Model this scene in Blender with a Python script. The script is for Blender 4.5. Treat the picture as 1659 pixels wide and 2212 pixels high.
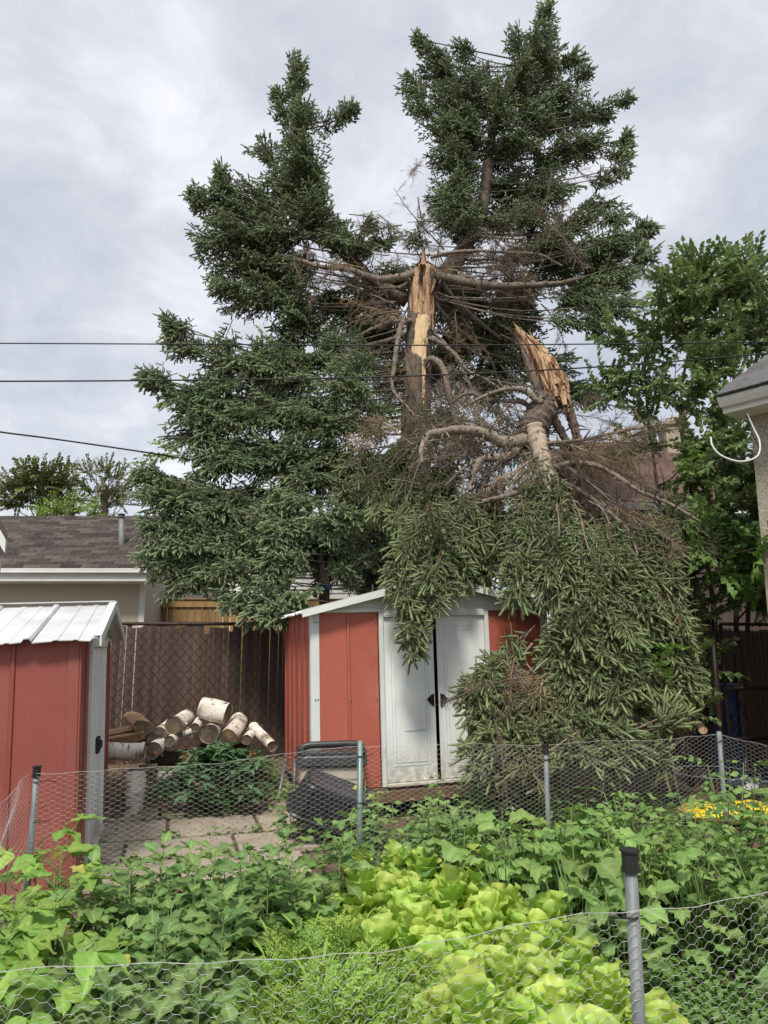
import bpy, math, random
import numpy as np
from mathutils import Vector, Matrix, Euler

# ------------------------------------------------------------------ scene, camera, sky, sun, exposure
for o in list(bpy.data.objects):
    bpy.data.objects.remove(o)
scene = bpy.context.scene
COL = scene.collection
R = math.radians
CAM_H = 1.6
PITCH = R(10.26)
FPX = 1597.4                      # focal length in units of a 1659 px wide picture

cam_data = bpy.data.cameras.new("camera")
cam_data.sensor_fit = 'VERTICAL'
cam_data.sensor_height = 36.0
cam_data.lens = 36.0 * FPX / 2212.0
cam_data.clip_start = 0.05
cam_data.clip_end = 3000.0
cam = bpy.data.objects.new("camera", cam_data)
COL.objects.link(cam)
cam.location = (0, 0, CAM_H)
cam.rotation_euler = (R(90) + PITCH, 0, 0)
scene.camera = cam

SUN_EL = R(54)
SUN_AZ = R(188)                   # compass-style, clockwise from +Y: the sun stands behind the viewer, a little to the left
world = bpy.data.worlds.new("World")
scene.world = world
world.use_nodes = True
wn, wl = world.node_tree.nodes, world.node_tree.links
wn.clear()
w_out = wn.new('ShaderNodeOutputWorld')
sky = wn.new('ShaderNodeTexSky')
sky.sky_type = 'NISHITA'
sky.sun_disc = False
sky.sun_elevation = SUN_EL
sky.sun_rotation = SUN_AZ
sky.air_density = 1.0
sky.dust_density = 2.0
bg_sky = wn.new('ShaderNodeBackground')
bg_sky.inputs['Strength'].default_value = 0.11
wl.new(sky.outputs[0], bg_sky.inputs['Color'])
tc = wn.new('ShaderNodeTexCoord')
sep = wn.new('ShaderNodeSeparateXYZ')
wl.new(tc.outputs['Generated'], sep.inputs[0])
def wmath(op, a, b):
    n = wn.new('ShaderNodeMath'); n.operation = op
    for i, v in enumerate((a, b)):
        if isinstance(v, (int, float)): n.inputs[i].default_value = v
        else: wl.new(v, n.inputs[i])
    return n.outputs[0]
zc = wmath('ADD', wmath('MAXIMUM', sep.outputs['Z'], 0.0), 0.32)
comb = wn.new('ShaderNodeCombineXYZ')
wl.new(wmath('DIVIDE', sep.outputs['X'], zc), comb.inputs[0])
wl.new(wmath('DIVIDE', sep.outputs['Y'], zc), comb.inputs[1])
comb.inputs[2].default_value = 3.7
def wnoise(scale, detail, rough, dist=0.0):
    n = wn.new('ShaderNodeTexNoise')
    n.inputs['Scale'].default_value = scale
    n.inputs['Detail'].default_value = detail
    n.inputs['Roughness'].default_value = rough
    n.inputs['Distortion'].default_value = dist
    wl.new(comb.outputs[0], n.inputs['Vector'])
    return n.outputs['Fac']
n1 = wnoise(1.5, 6.0, 0.52, 0.25)
n2 = wnoise(5.5, 6.0, 0.58, 0.4)
mixn = wmath('ADD', wmath('MULTIPLY', n1, 0.62), wmath('MULTIPLY', n2, 0.38))
ramp = wn.new('ShaderNodeValToRGB')
cr = ramp.color_ramp
cr.interpolation = 'B_SPLINE'
cr.elements[0].position = 0.36; cr.elements[0].color = (0.385, 0.42, 0.475, 1)
cr.elements[1].position = 0.66; cr.elements[1].color = (0.80, 0.805, 0.835, 1)
e = cr.elements.new(0.46); e.color = (0.465, 0.485, 0.535, 1)
e = cr.elements.new(0.55); e.color = (0.565, 0.575, 0.62, 1)
wl.new(mixn, ramp.inputs[0])
bg_cloud = wn.new('ShaderNodeBackground')
bg_cloud.inputs['Strength'].default_value = 0.9
wl.new(ramp.outputs[0], bg_cloud.inputs['Color'])
wmix = wn.new('ShaderNodeMixShader')
wmix.inputs[0].default_value = 0.88
wl.new(bg_sky.outputs[0], wmix.inputs[1])
wl.new(bg_cloud.outputs[0], wmix.inputs[2])
wl.new(wmix.outputs[0], w_out.inputs['Surface'])

sun_data = bpy.data.lights.new("sun", 'SUN')
sun_data.energy = 2.3
sun_data.angle = R(11)
sun_data.color = (1.0, 0.93, 0.82)
sun = bpy.data.objects.new("sun", sun_data)
COL.objects.link(sun)
sd = Vector((math.sin(SUN_AZ) * math.cos(SUN_EL), math.cos(SUN_AZ) * math.cos(SUN_EL), math.sin(SUN_EL)))
sun.rotation_euler = sd.to_track_quat('Z', 'Y').to_euler()
sun.location = (0, -3, 20)

scene.view_settings.view_transform = 'Standard'
scene.view_settings.look = 'None'
scene.view_settings.exposure = 0.68
scene.view_settings.gamma = 1.0
scene.view_settings.use_curve_mapping = False
scene.render.engine = 'CYCLES'
scene.cycles.max_bounces = 6
scene.cycles.transparent_max_bounces = 6
scene.cycles.use_denoising = True

# ------------------------------------------------------------------ helpers: picture point + distance -> place in the yard
CP, SP = math.cos(PITCH), math.sin(PITCH)
def P(px, py, Y):
    a = (px - 829.5) / FPX; b = (1106.0 - py) / FPX
    d = Vector((a, CP - SP * b, SP + CP * b))
    k = Y / d.y
    return Vector((d.x * k, Y, CAM_H + d.z * k))
def G(px, py, z=0.0):
    a = (px - 829.5) / FPX; b = (1106.0 - py) / FPX
    d = Vector((a, CP - SP * b, SP + CP * b))
    k = (z - CAM_H) / d.z
    return Vector((d.x * k, d.y * k, z))
def proj(p):
    y, z = p[1], p[2] - CAM_H
    f = y * CP + z * SP
    u = -y * SP + z * CP
    return 829.5 + FPX * p[0] / f, 1106.0 - FPX * u / f
YARD = R(15.6)                    # the yard's lines run turned from the line of sight
AX = Vector((math.cos(YARD), math.sin(YARD), 0))
BX = Vector((-math.sin(YARD), math.cos(YARD), 0))
UP = Vector((0, 0, 1))
rng = np.random.default_rng(11)
random.seed(5)

# ------------------------------------------------------------------ helpers: materials
def new_mat(name):
    m = bpy.data.materials.new(name); m.use_nodes = True
    nt = m.node_tree
    return m, nt, nt.nodes, nt.links, nt.nodes['Principled BSDF']
def pmat(name, c1, c2=None, scale=8.0, rough=0.7, bump=0.0, bscale=None, metallic=0.0, stretch=(1, 1, 1),
         detail=5.0, spec=0.4, rnd=0.0, c3=None, c3scale=2.0, c3lo=0.55, c3hi=0.7, coords='Object', lo=0.35, hi=0.65):
    """noise-varied surface: c1/c2 mottled, optional c3 patches (dirt, wear), fine relief, tone varying from piece to piece"""
    m, nt, N, L, bs = new_mat(name)
    c2 = c2 or tuple(x * 0.75 for x in c1)
    t = N.new('ShaderNodeTexCoord'); mp = N.new('ShaderNodeMapping')
    mp.inputs['Scale'].default_value = stretch
    L.new(t.outputs[coords], mp.inputs[0])
    oi = N.new('ShaderNodeObjectInfo')
    add = N.new('ShaderNodeVectorMath'); add.operation = 'ADD'
    L.new(mp.outputs[0], add.inputs[0])
    rs = N.new('ShaderNodeMath'); rs.operation = 'MULTIPLY'; rs.inputs[1].default_value = 37.0
    L.new(oi.outputs['Random'], rs.inputs[0]); L.new(rs.outputs[0], add.inputs[1])
    def noise(sc, det):
        n = N.new('ShaderNodeTexNoise'); n.inputs['Scale'].default_value = sc; n.inputs['Detail'].default_value = det
        n.inputs['Roughness'].default_value = 0.6
        L.new(add.outputs[0], n.inputs['Vector']); return n.outputs['Fac']
    def mix(a, b, fac):
        x = N.new('ShaderNodeMix'); x.data_type = 'RGBA'
        for s, v in ((6, a), (7, b)):
            if isinstance(v, tuple): x.inputs[s].default_value = (*v, 1)
            else: L.new(v, x.inputs[s])
        L.new(fac, x.inputs[0]); return x.outputs[2]
    def ramp2(f, lo_, hi_):
        r = N.new('ShaderNodeMapRange'); r.inputs[1].default_value = lo_; r.inputs[2].default_value = hi_
        L.new(f, r.inputs[0]); return r.outputs[0]
    col = mix(c1, c2, ramp2(noise(scale, detail), lo, hi))
    if c3: col = mix(col, c3, ramp2(noise(c3scale, 6.0), c3lo, c3hi))
    if rnd:
        h = N.new('ShaderNodeHueSaturation')
        r = N.new('ShaderNodeMapRange'); r.inputs[3].default_value = 1 - rnd; r.inputs[4].default_value = 1 + rnd
        L.new(oi.outputs['Random'], r.inputs[0]); L.new(r.outputs[0], h.inputs['Value']); L.new(col, h.inputs['Color'])
        col = h.outputs[0]
    L.new(col, bs.inputs['Base Color'])
    bs.inputs['Roughness'].default_value = rough
    bs.inputs['Metallic'].default_value = metallic
    bs.inputs['Specular IOR Level'].default_value = spec
    if bump:
        b = N.new('ShaderNodeBump'); b.inputs['Strength'].default_value = bump; b.inputs['Distance'].default_value = 0.02
        L.new(noise(bscale or scale * 4, 4.0), b.inputs['Height']); L.new(b.outputs[0], bs.inputs['Normal'])
    return m
def leafmat(name, c1, c2, rnd=0.22, trans=0.3, rough=0.5, attr=False, vein=0.0, scale=9.0, spec=0.35):
    """leaf: two greens mottled, tone varies from leaf to leaf, light shines through; attr: young growth is the paler green"""
    m, nt, N, L, bs = new_mat(name)
    oi = N.new('ShaderNodeObjectInfo')
    t = N.new('ShaderNodeTexCoord')
    mix = N.new('ShaderNodeMix'); mix.data_type = 'RGBA'
    mix.inputs[6].default_value = (*c1, 1); mix.inputs[7].default_value = (*c2, 1)
    if attr:
        at = N.new('ShaderNodeAttribute'); at.attribute_name = 'young'
        L.new(at.outputs['Fac'], mix.inputs[0])
    else:
        n = N.new('ShaderNodeTexNoise'); n.inputs['Scale'].default_value = scale; n.inputs['Detail'].default_value = 3
        L.new(t.outputs['Object'], n.inputs['Vector'])
        r0 = N.new('ShaderNodeMapRange'); r0.inputs[1].default_value = 0.3; r0.inputs[2].default_value = 0.7
        L.new(n.outputs['Fac'], r0.inputs[0]); L.new(r0.outputs[0], mix.inputs[0])
    h = N.new('ShaderNodeHueSaturation')
    r = N.new('ShaderNodeMapRange'); r.inputs[3].default_value = 1 - rnd; r.inputs[4].default_value = 1 + rnd
    L.new(oi.outputs['Random'], r.inputs[0]); L.new(r.outputs[0], h.inputs['Value'])
    r2 = N.new('ShaderNodeMath'); r2.operation = 'MULTIPLY_ADD'; r2.inputs[1].default_value = 0.035; r2.inputs[2].default_value = 0.483
    w = N.new('ShaderNodeTexWhiteNoise'); w.noise_dimensions = '1D'; L.new(oi.outputs['Random'], w.inputs['W'])
    L.new(w.outputs['Value'], r2.inputs[0]); L.new(r2.outputs[0], h.inputs['Hue'])
    L.new(mix.outputs[2], h.inputs['Color'])
    if vein:
        gt_ = N.new('ShaderNodeMath'); gt_.operation = 'GREATER_THAN'; gt_.inputs[1].default_value = 1 - vein
        w2 = N.new('ShaderNodeTexWhiteNoise'); w2.noise_dimensions = '1D'
        ad = N.new('ShaderNodeMath'); ad.operation = 'ADD'; ad.inputs[1].default_value = 7.3; L.new(oi.outputs['Random'], ad.inputs[0]); L.new(ad.outputs[0], w2.inputs['W'])
        L.new(w2.outputs['Value'], gt_.inputs[0])
        ym = N.new('ShaderNodeMix'); ym.data_type = 'RGBA'; L.new(gt_.outputs[0], ym.inputs[0]); L.new(h.outputs[0], ym.inputs[6]); ym.inputs[7].default_value = (0.42, 0.40, 0.10, 1)
        class _H: outputs = [ym.outputs[2]]
        h = _H
    L.new(h.outputs[0], bs.inputs['Base Color'])
    bs.inputs['Roughness'].default_value = rough
    bs.inputs['Specular IOR Level'].default_value = spec
    if trans:
        tr = N.new('ShaderNodeBsdfTranslucent'); ms = N.new('ShaderNodeMixShader'); ms.inputs[0].default_value = trans
        hs = N.new('ShaderNodeHueSaturation'); hs.inputs['Saturation'].default_value = 1.1; hs.inputs['Value'].default_value = 1.25
        L.new(h.outputs[0], hs.inputs['Color']); L.new(hs.outputs[0], tr.inputs['Color'])
        L.new(bs.outputs[0], ms.inputs[1]); L.new(tr.outputs[0], ms.inputs[2])
        L.new(ms.outputs[0], N['Material Output'].inputs['Surface'])
    return m

# ------------------------------------------------------------------ helpers: meshes and objects
class MB:
    """collects shapes; build() links them as one mesh object"""
    def __init__(s): s.V = []; s.F = []; s.MI = []; s.A = []; s.n = 0; s.mi = 0; s.a = 0.0
    def add(s, V, F, mi=None, a=None):
        V = np.asarray(V, dtype=float).reshape(-1, 3)
        s.V.append(V)
        for f in F: s.F.append([int(i) + s.n for i in f])
        s.MI += [s.mi if mi is None else mi] * len(F)
        s.A.append(np.full(len(V), s.a if a is None else a) if np.isscalar(s.a if a is None else a) else np.asarray(a))
        s.n += len(V)
    def box(s, c, size, rot=None, ch=0.0):
        hx, hy, hz = [x / 2 for x in size]
        ch = min(ch, 0.45 * min(size))
        sg = [(x, y, z) for x in (-1, 1) for y in (-1, 1) for z in (-1, 1)]
        if ch <= 0:
            V = [(x * hx, y * hy, z * hz) for x, y, z in sg]
            F = [(0, 1, 3, 2), (4, 6, 7, 5), (0, 4, 5, 1), (2, 3, 7, 6), (0, 2, 6, 4), (1, 5, 7, 3)]
        else:
            V = []
            for x, y, z in sg:
                V += [(x * hx, y * (hy - ch), z * (hz - ch)), (x * (hx - ch), y * hy, z * (hz - ch)), (x * (hx - ch), y * (hy - ch), z * hz)]
            i = lambda k, t: 3 * k + t
            F = [[i(k, 0) for k in (0, 1, 3, 2)], [i(k, 0) for k in (4, 6, 7, 5)], [i(k, 1) for k in (0, 4, 5, 1)],
                 [i(k, 1) for k in (2, 3, 7, 6)], [i(k, 2) for k in (0, 2, 6, 4)], [i(k, 2) for k in (1, 5, 7, 3)]]
            for a_, b_ in ((0, 1), (2, 3), (4, 5), (6, 7)): F.append([i(a_, 0), i(b_, 0), i(b_, 1), i(a_, 1)])
            for a_, b_ in ((0, 2), (1, 3), (4, 6), (5, 7)): F.append([i(a_, 0), i(b_, 0), i(b_, 2), i(a_, 2)])
            for a_, b_ in ((0, 4), (1, 5), (2, 6), (3, 7)): F.append([i(a_, 1), i(b_, 1), i(b_, 2), i(a_, 2)])
            for k in range(8): F.append([i(k, 0), i(k, 1), i(k, 2)])
        V = np.array(V)
        if rot is not None: V = V @ np.array(rot.to_3x3() if hasattr(rot, 'to_3x3') else rot.to_matrix()).T
        s.add(V + np.array(c), F); return s
    def tube(s, pts, rad, n=6, cap=True, noise=0.0, rg=None, a=None, mi=None, flat=1.0):
        pts = [Vector(p) for p in pts]
        k = len(pts)
        rad = [rad] * k if np.isscalar(rad) else list(rad)
        V = []; u = None
        for i, p in enumerate(pts):
            t = (pts[min(i + 1, k - 1)] - pts[max(i - 1, 0)])
            t = t.normalized() if t.length > 1e-9 else Vector((0, 0, 1))
            if u is None: u = t.orthogonal().normalized()
            u = (u - t * u.dot(t))
            u = u.normalized() if u.length > 1e-6 else t.orthogonal().normalized()
            v = t.cross(u)
            for j in range(n):
                an = 2 * math.pi * j / n
                r = rad[i] * (1 + (noise * (rg or rng).normal() if noise else 0))
                V.append(p + u * (math.cos(an) * r) + v * (math.sin(an) * r * flat))
        F = [(i * n + j, i * n + (j + 1) % n, (i + 1) * n + (j + 1) % n, (i + 1) * n + j) for i in range(k - 1) for j in range(n)]
        if cap: F += [list(range(n))[::-1], [(k - 1) * n + j for j in range(n)]]
        s.add([tuple(v) for v in V], F, mi=mi, a=a); return s
    def prism(s, poly, z0, z1):
        """poly in xy, extruded in z"""
        n = len(poly)
        V = [(x, y, z0) for x, y in poly] + [(x, y, z1) for x, y in poly]
        F = [list(range(n))[::-1], list(range(n, 2 * n))] + [(i, (i + 1) % n, n + (i + 1) % n, n + i) for i in range(n)]
        s.add(V, F); return s
    def extr(s, poly3, d):
        n = len(poly3); d = Vector(d)
        V = [tuple(Vector(p)) for p in poly3] + [tuple(Vector(p) + d) for p in poly3]
        F = [list(range(n))[::-1], list(range(n, 2 * n))] + [(i, (i + 1) % n, n + (i + 1) % n, n + i) for i in range(n)]
        s.add(V, F); return s
    def mesh(s, name, mats, smooth=False):
        me = bpy.data.meshes.new(name)
        V = np.concatenate(s.V) if s.V else np.zeros((0, 3))
        me.from_pydata(V.tolist(), [], s.F)
        for m in (mats if isinstance(mats, (list, tuple)) else [mats]): me.materials.append(m)
        if isinstance(mats, (list, tuple)) and len(mats) > 1: me.polygons.foreach_set('material_index', s.MI)
        if smooth: me.polygons.foreach_set('use_smooth', [True] * len(me.polygons))
        A = np.concatenate(s.A) if s.A else np.zeros(0)
        if len(A) and np.any(A): 
            at = me.attributes.new('young', 'FLOAT', 'POINT'); at.data.foreach_set('value', A.astype(np.float32))
        me.update()
        return me
    def build(s, name, mats, parent=None, smooth=False, M=None):
        return put(name, s.mesh(name, mats, smooth), parent, M)
def tri_mesh(name, V, T, mats, mi=None, young=None, smooth=False):
    """large triangle (or quad) mesh straight from arrays"""
    me = bpy.data.meshes.new(name)
    V = np.asarray(V, dtype=np.float32); T = np.asarray(T, dtype=np.int32); k = T.shape[1]
    me.vertices.add(len(V)); me.vertices.foreach_set('co', V.ravel())
    me.loops.add(T.size); me.loops.foreach_set('vertex_index', T.ravel())
    me.polygons.add(len(T)); me.polygons.foreach_set('loop_start', np.arange(0, T.size, k, dtype=np.int32))
    for m in mats: me.materials.append(m)
    if mi is not None: me.polygons.foreach_set('material_index', np.asarray(mi, dtype=np.int32))
    if smooth: me.polygons.foreach_set('use_smooth', np.ones(len(T), dtype=bool))
    me.update(calc_edges=True)
    if young is not None:
        at = me.attributes.new('young', 'FLOAT', 'POINT'); at.data.foreach_set('value', np.asarray(young, dtype=np.float32))
    me.validate()
    return me
ORIGIN = {}
def put(name, data, parent=None, M=None):
    """link an object; M is its place in the world (identity = mesh already in world coordinates)"""
    o = bpy.data.objects.new(name, data)
    COL.objects.link(o)
    if M is not None: o.matrix_basis = M
    if parent is not None:
        o.parent = parent
        o.matrix_parent_inverse = ORIGIN[parent.name]
    W = (M if M is not None else Matrix.Identity(4))
    ORIGIN[o.name] = W.inverted()
    return o
def tag(o, label, cat, group=None):
    o['label'] = label; o['category'] = cat
    if group: o['group'] = group
    return o
def thing(name, label, cat, loc=(0, 0, 0), group=None):
    return tag(put(name, None, None, Matrix.Translation(Vector(loc))), label, cat, group)
def struct(o, kind='structure'):
    o['kind'] = kind; return o
def TRS(loc, rot=None, sc=1.0):
    m = Matrix.Translation(Vector(loc))
    if rot is not None: m = m @ (rot.to_matrix().to_4x4() if not isinstance(rot, Matrix) else rot.to_4x4())
    return m @ Matrix.Scale(sc, 4) if np.isscalar(sc) else m @ Matrix.Diagonal((*sc, 1))
def frame(d, nrm):
    """rotation with local X along d and local Z near nrm"""
    x = Vector(d).normalized(); z = Vector(nrm); z = z - x * z.dot(x)
    z = z.normalized() if z.length > 1e-5 else x.orthogonal().normalized()
    y = z.cross(x)
    return Matrix((x, y, z)).transposed()
def U(a, b): return float(rng.uniform(a, b))
def rvec(s=1.0): return Vector(rng.normal(0, s, 3))

# ------------------------------------------------------------------ materials
M_ = {}
M_['soil'] = pmat('soil', (0.035, 0.024, 0.017), (0.075, 0.052, 0.036), 14, 0.95, 0.6, 40)
M_['yard'] = pmat('yard_ground', (0.10, 0.07, 0.048), (0.17, 0.115, 0.075), 9, 0.95, 0.6, 45, c3=(0.09, 0.11, 0.04), c3scale=1.1, c3lo=0.52, c3hi=0.66)
M_['paver'] = pmat('concrete_paver', (0.40, 0.345, 0.275), (0.30, 0.255, 0.20), 5, 0.9, 0.35, 60, c3=(0.16, 0.125, 0.09), c3scale=3.0, c3lo=0.56, c3hi=0.74, rnd=0.12)
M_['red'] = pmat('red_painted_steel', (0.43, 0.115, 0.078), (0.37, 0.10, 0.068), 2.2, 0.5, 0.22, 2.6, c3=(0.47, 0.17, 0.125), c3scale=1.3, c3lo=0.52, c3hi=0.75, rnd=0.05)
M_['red_dull'] = pmat('dull_red_painted_steel', (0.285, 0.078, 0.062), (0.24, 0.066, 0.053), 2.2, 0.5, 0.22, 2.6, c3=(0.32, 0.115, 0.095), c3scale=1.1, c3lo=0.5, c3hi=0.75, rnd=0.05)  # the same red paint in a darker, duller tone
M_['white'] = pmat('white_painted_steel', (0.72, 0.745, 0.73), (0.62, 0.645, 0.63), 2.0, 0.45, 0.04, 20, c3=(0.40, 0.375, 0.32), c3scale=2.6, c3lo=0.66, c3hi=0.86)
M_['white_door'] = pmat('white_door_steel', (0.70, 0.74, 0.74), (0.64, 0.685, 0.69), 1.6, 0.4, 0.04, 9, c3=(0.46, 0.44, 0.38), c3scale=2.2, c3lo=0.64, c3hi=0.9)
def door_mat():
    m, nt, N, L, bs = new_mat('white_door_steel')
    t = N.new('ShaderNodeTexCoord'); sp_ = N.new('ShaderNodeSeparateXYZ'); L.new(t.outputs['Object'], sp_.inputs[0])
    def noise(sc, det, st=(1, 1, 1)):
        mp = N.new('ShaderNodeMapping'); mp.inputs['Scale'].default_value = st; L.new(t.outputs['Object'], mp.inputs[0])
        n = N.new('ShaderNodeTexNoise'); n.inputs['Scale'].default_value = sc; n.inputs['Detail'].default_value = det; L.new(mp.outputs[0], n.inputs['Vector']); return n.outputs['Fac']
    def mr(f, a, b, c=0.0, d=1.0):
        r = N.new('ShaderNodeMapRange'); r.inputs[1].default_value = a; r.inputs[2].default_value = b; r.inputs[3].default_value = c; r.inputs[4].default_value = d; L.new(f, r.inputs[0]); return r.outputs[0]
    def mix(a, b, f):
        x = N.new('ShaderNodeMix'); x.data_type = 'RGBA'
        for s_, v in ((6, a), (7, b)):
            if isinstance(v, tuple): x.inputs[s_].default_value = (*v, 1)
            else: L.new(v, x.inputs[s_])
        L.new(f, x.inputs[0]); return x.outputs[2]
    c = mix((0.82, 0.85, 0.84), (0.75, 0.785, 0.78), mr(noise(2.0, 5), .35, .65))
    # rain-splashed soil near the sill
    ml = N.new('ShaderNodeMath'); ml.operation = 'MULTIPLY'
    L.new(mr(sp_.outputs['Z'], .34, .03), ml.inputs[0]); L.new(mr(noise(16, 6), .30, .62), ml.inputs[1])
    c = mix(c, (0.40, 0.36, 0.28), ml.outputs[0])
    st_ = N.new('ShaderNodeMath'); st_.operation = 'MULTIPLY'; st_.inputs[1].default_value = .35
    L.new(mr(noise(3.5, 6, (5, 5, .35)), .58, .75), st_.inputs[0])
    c = mix(c, (0.45, 0.44, 0.40), st_.outputs[0])
    L.new(c, bs.inputs['Base Color']); bs.inputs['Roughness'].default_value = .42; bs.inputs['Specular IOR Level'].default_value = .4
    b = N.new('ShaderNodeBump'); b.inputs['Strength'].default_value = .08; b.inputs['Distance'].default_value = .03; L.new(noise(3, 2), b.inputs['Height']); L.new(b.outputs[0], bs.inputs['Normal'])
    return m
M_['white_door'] = door_mat()
M_['kick'] = pmat('dirt_splashed_white', (0.64, 0.62, 0.55), (0.40, 0.36, 0.28), 13, 0.7, 0.1, 60)
M_['moulding'] = pmat('grey_blue_moulding', (0.52, 0.56, 0.64), (0.66, 0.70, 0.74), 6, 0.5)
M_['roof_metal'] = pmat('weathered_white_roof_steel', (0.66, 0.68, 0.685), (0.50, 0.52, 0.53), 3.0, 0.4, 0.06, 20, stretch=(1, 1, 1), c3=(0.33, 0.29, 0.24), c3scale=3.4, c3lo=0.60, c3hi=0.80, rnd=0.06)
M_['black_plastic'] = pmat('black_plastic', (0.016, 0.017, 0.019), (0.026, 0.026, 0.028), 8, 0.42, 0.05, 40)
M_['lid_plastic'] = pmat('charcoal_plastic', (0.032, 0.034, 0.038), (0.055, 0.056, 0.06), 6, 0.42, 0.05, 40, c3=(0.09, 0.085, 0.08), c3scale=5, c3lo=0.6, c3hi=0.8)
M_['beige'] = pmat('beige_plastic', (0.50, 0.45, 0.38), (0.42, 0.37, 0.30), 4, 0.6, 0.05, 30)
M_['galv'] = pmat('galvanised_steel', (0.235, 0.25, 0.255), (0.15, 0.165, 0.17), 26, 0.6, 0.1, 60, metallic=0.25, stretch=(1, 1, 0.3))
M_['galv_green'] = pmat('greenish_galvanised_steel', (0.22, 0.29, 0.265), (0.15, 0.20, 0.19), 26, 0.45, 0.1, 60, metallic=0.4, stretch=(1, 1, 0.3))
M_['wire'] = pmat('galvanised_wire', (0.58, 0.58, 0.555), (0.40, 0.41, 0.395), 40, 0.45, metallic=0.0, spec=0.6)
M_['tie'] = pmat('black_cable_tie', (0.012, 0.012, 0.013), (0.02, 0.02, 0.02), 8, 0.5)
M_['slat'] = pmat('brown_vinyl_slat', (0.092, 0.061, 0.049), (0.066, 0.044, 0.037), 5, 0.6, 0.05, 30, rnd=0.3, stretch=(1, 1, 0.2))
M_['brown_steel'] = pmat('brown_coated_steel', (0.042, 0.024, 0.022), (0.03, 0.018, 0.017), 9, 0.45, 0.05, 30)
M_['brown_wire'] = pmat('brown_coated_wire', (0.10, 0.072, 0.056), (0.06, 0.043, 0.035), 20, 0.5)
M_['cedar'] = pmat('cedar_board', (0.33, 0.21, 0.085), (0.23, 0.135, 0.055), 7, 0.8, 0.2, 30, stretch=(6, 6, 0.6), rnd=0.2)
M_['stucco'] = pmat('stucco', (0.68, 0.625, 0.51), (0.47, 0.42, 0.33), 60, 0.95, 0.7, 120, detail=3)
M_['stucco_pale'] = pmat('pale_stucco', (0.50, 0.455, 0.37), (0.30, 0.265, 0.20), 42, 0.95, 0.7, 90, detail=3)
M_['trim_white'] = pmat('white_aluminium', (0.74, 0.75, 0.73), (0.66, 0.67, 0.65), 2, 0.4, c3=(0.5, 0.48, 0.43), c3scale=1.5, c3lo=0.6, c3hi=0.85)
M_['siding'] = pmat('white_siding', (0.76, 0.76, 0.74), (0.69, 0.69, 0.67), 2, 0.5)
M_['shingle'] = pmat('brown_asphalt_shingle', (0.105, 0.08, 0.066), (0.048, 0.041, 0.039), 26, 0.95, 0.6, 90, rnd=0.5, c3=(0.035, 0.03, 0.03), c3scale=0.9, c3lo=0.5, c3hi=0.68)
M_['shingle_grey'] = pmat('grey_asphalt_shingle', (0.165, 0.165, 0.165), (0.10, 0.10, 0.102), 45, 0.95, 0.5, 140, rnd=0.15)
M_['shingle_red'] = pmat('red_brown_asphalt_shingle', (0.135, 0.083, 0.07), (0.085, 0.055, 0.048), 26, 0.95, 0.4, 90, rnd=0.25)
M_['chimney'] = pmat('chimney_stone', (0.44, 0.38, 0.29), (0.32, 0.27, 0.2), 9, 0.9, 0.5, 40)
M_['dark'] = pmat('dark_interior', (0.02, 0.02, 0.02), (0.03, 0.028, 0.026), 6, 0.9)
M_['plank'] = pmat('weathered_plank', (0.20, 0.125, 0.075), (0.115, 0.075, 0.05), 9, 0.85, 0.3, 40, stretch=(1, 8, 8))
M_['birch'] = None
M_['wood_cut'] = pmat('grey_cut_wood', (0.14, 0.115, 0.085), (0.055, 0.046, 0.038), 10, 0.9, 0.3, 40, c3=(0.33, 0.21, 0.10), c3scale=5.0, c3lo=0.54, c3hi=0.68)
M_['wood_split'] = pmat('split_wood', (0.42, 0.275, 0.15), (0.30, 0.185, 0.095), 6, 0.85, 0.4, 30, stretch=(1, 6, 6), c3=(0.16, 0.12, 0.085), c3scale=3, c3lo=0.55, c3hi=0.75)
M_['bark_dark'] = pmat('dark_bark', (0.085, 0.066, 0.052), (0.045, 0.036, 0.03), 12, 0.95, 0.8, 30)
M_['spruce_bark'] = pmat('spruce_bark', (0.20, 0.155, 0.122), (0.085, 0.066, 0.054), 22, 0.95, 1.0, 42, stretch=(1, 1, 0.55), c3=(0.20, 0.185, 0.165), c3scale=6, c3lo=0.56, c3hi=0.72)
M_['spruce_limb'] = pmat('spruce_limb_bark', (0.27, 0.225, 0.18), (0.13, 0.105, 0.084), 18, 0.95, 1.0, 34, rnd=0.25)
M_['pale_bark'] = pmat('pale_smooth_spruce_bark', (0.46, 0.39, 0.305), (0.33, 0.27, 0.205), 10, 0.9, 0.5, 26, c3=(0.13, 0.105, 0.085), c3scale=18, c3lo=0.60, c3hi=0.66)
M_['fresh_wood'] = pmat('fresh_split_wood', (0.72, 0.545, 0.36), (0.50, 0.31, 0.17), 5, 0.85, 0.9, 14, stretch=(7, 7, 0.7), c3=(0.27, 0.14, 0.07), c3scale=2.2, c3lo=0.45, c3hi=0.60)
M_['pale_wood'] = pmat('pale_sapwood', (0.74, 0.58, 0.36), (0.64, 0.46, 0.25), 4, 0.7, 0.3, 24, stretch=(8, 8, 0.6))
M_['rot_wood'] = pmat('rotten_heartwood', (0.33, 0.185, 0.08), (0.13, 0.078, 0.04), 9, 0.95, 0.8, 30, stretch=(4, 4, 0.8))
M_['dead_twig'] = pmat('dead_twig', (0.24, 0.185, 0.14), (0.13, 0.10, 0.08), 5, 0.95, rnd=0.35)
M_['dead_pale'] = pmat('pale_dead_twig', (0.38, 0.28, 0.165), (0.24, 0.175, 0.11), 5, 0.95, rnd=0.3)
M_['needle'] = leafmat('spruce_needles', (0.085, 0.128, 0.062), (0.285, 0.36, 0.19), rnd=0.18, trans=0.0, rough=0.55, attr=True)
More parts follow.
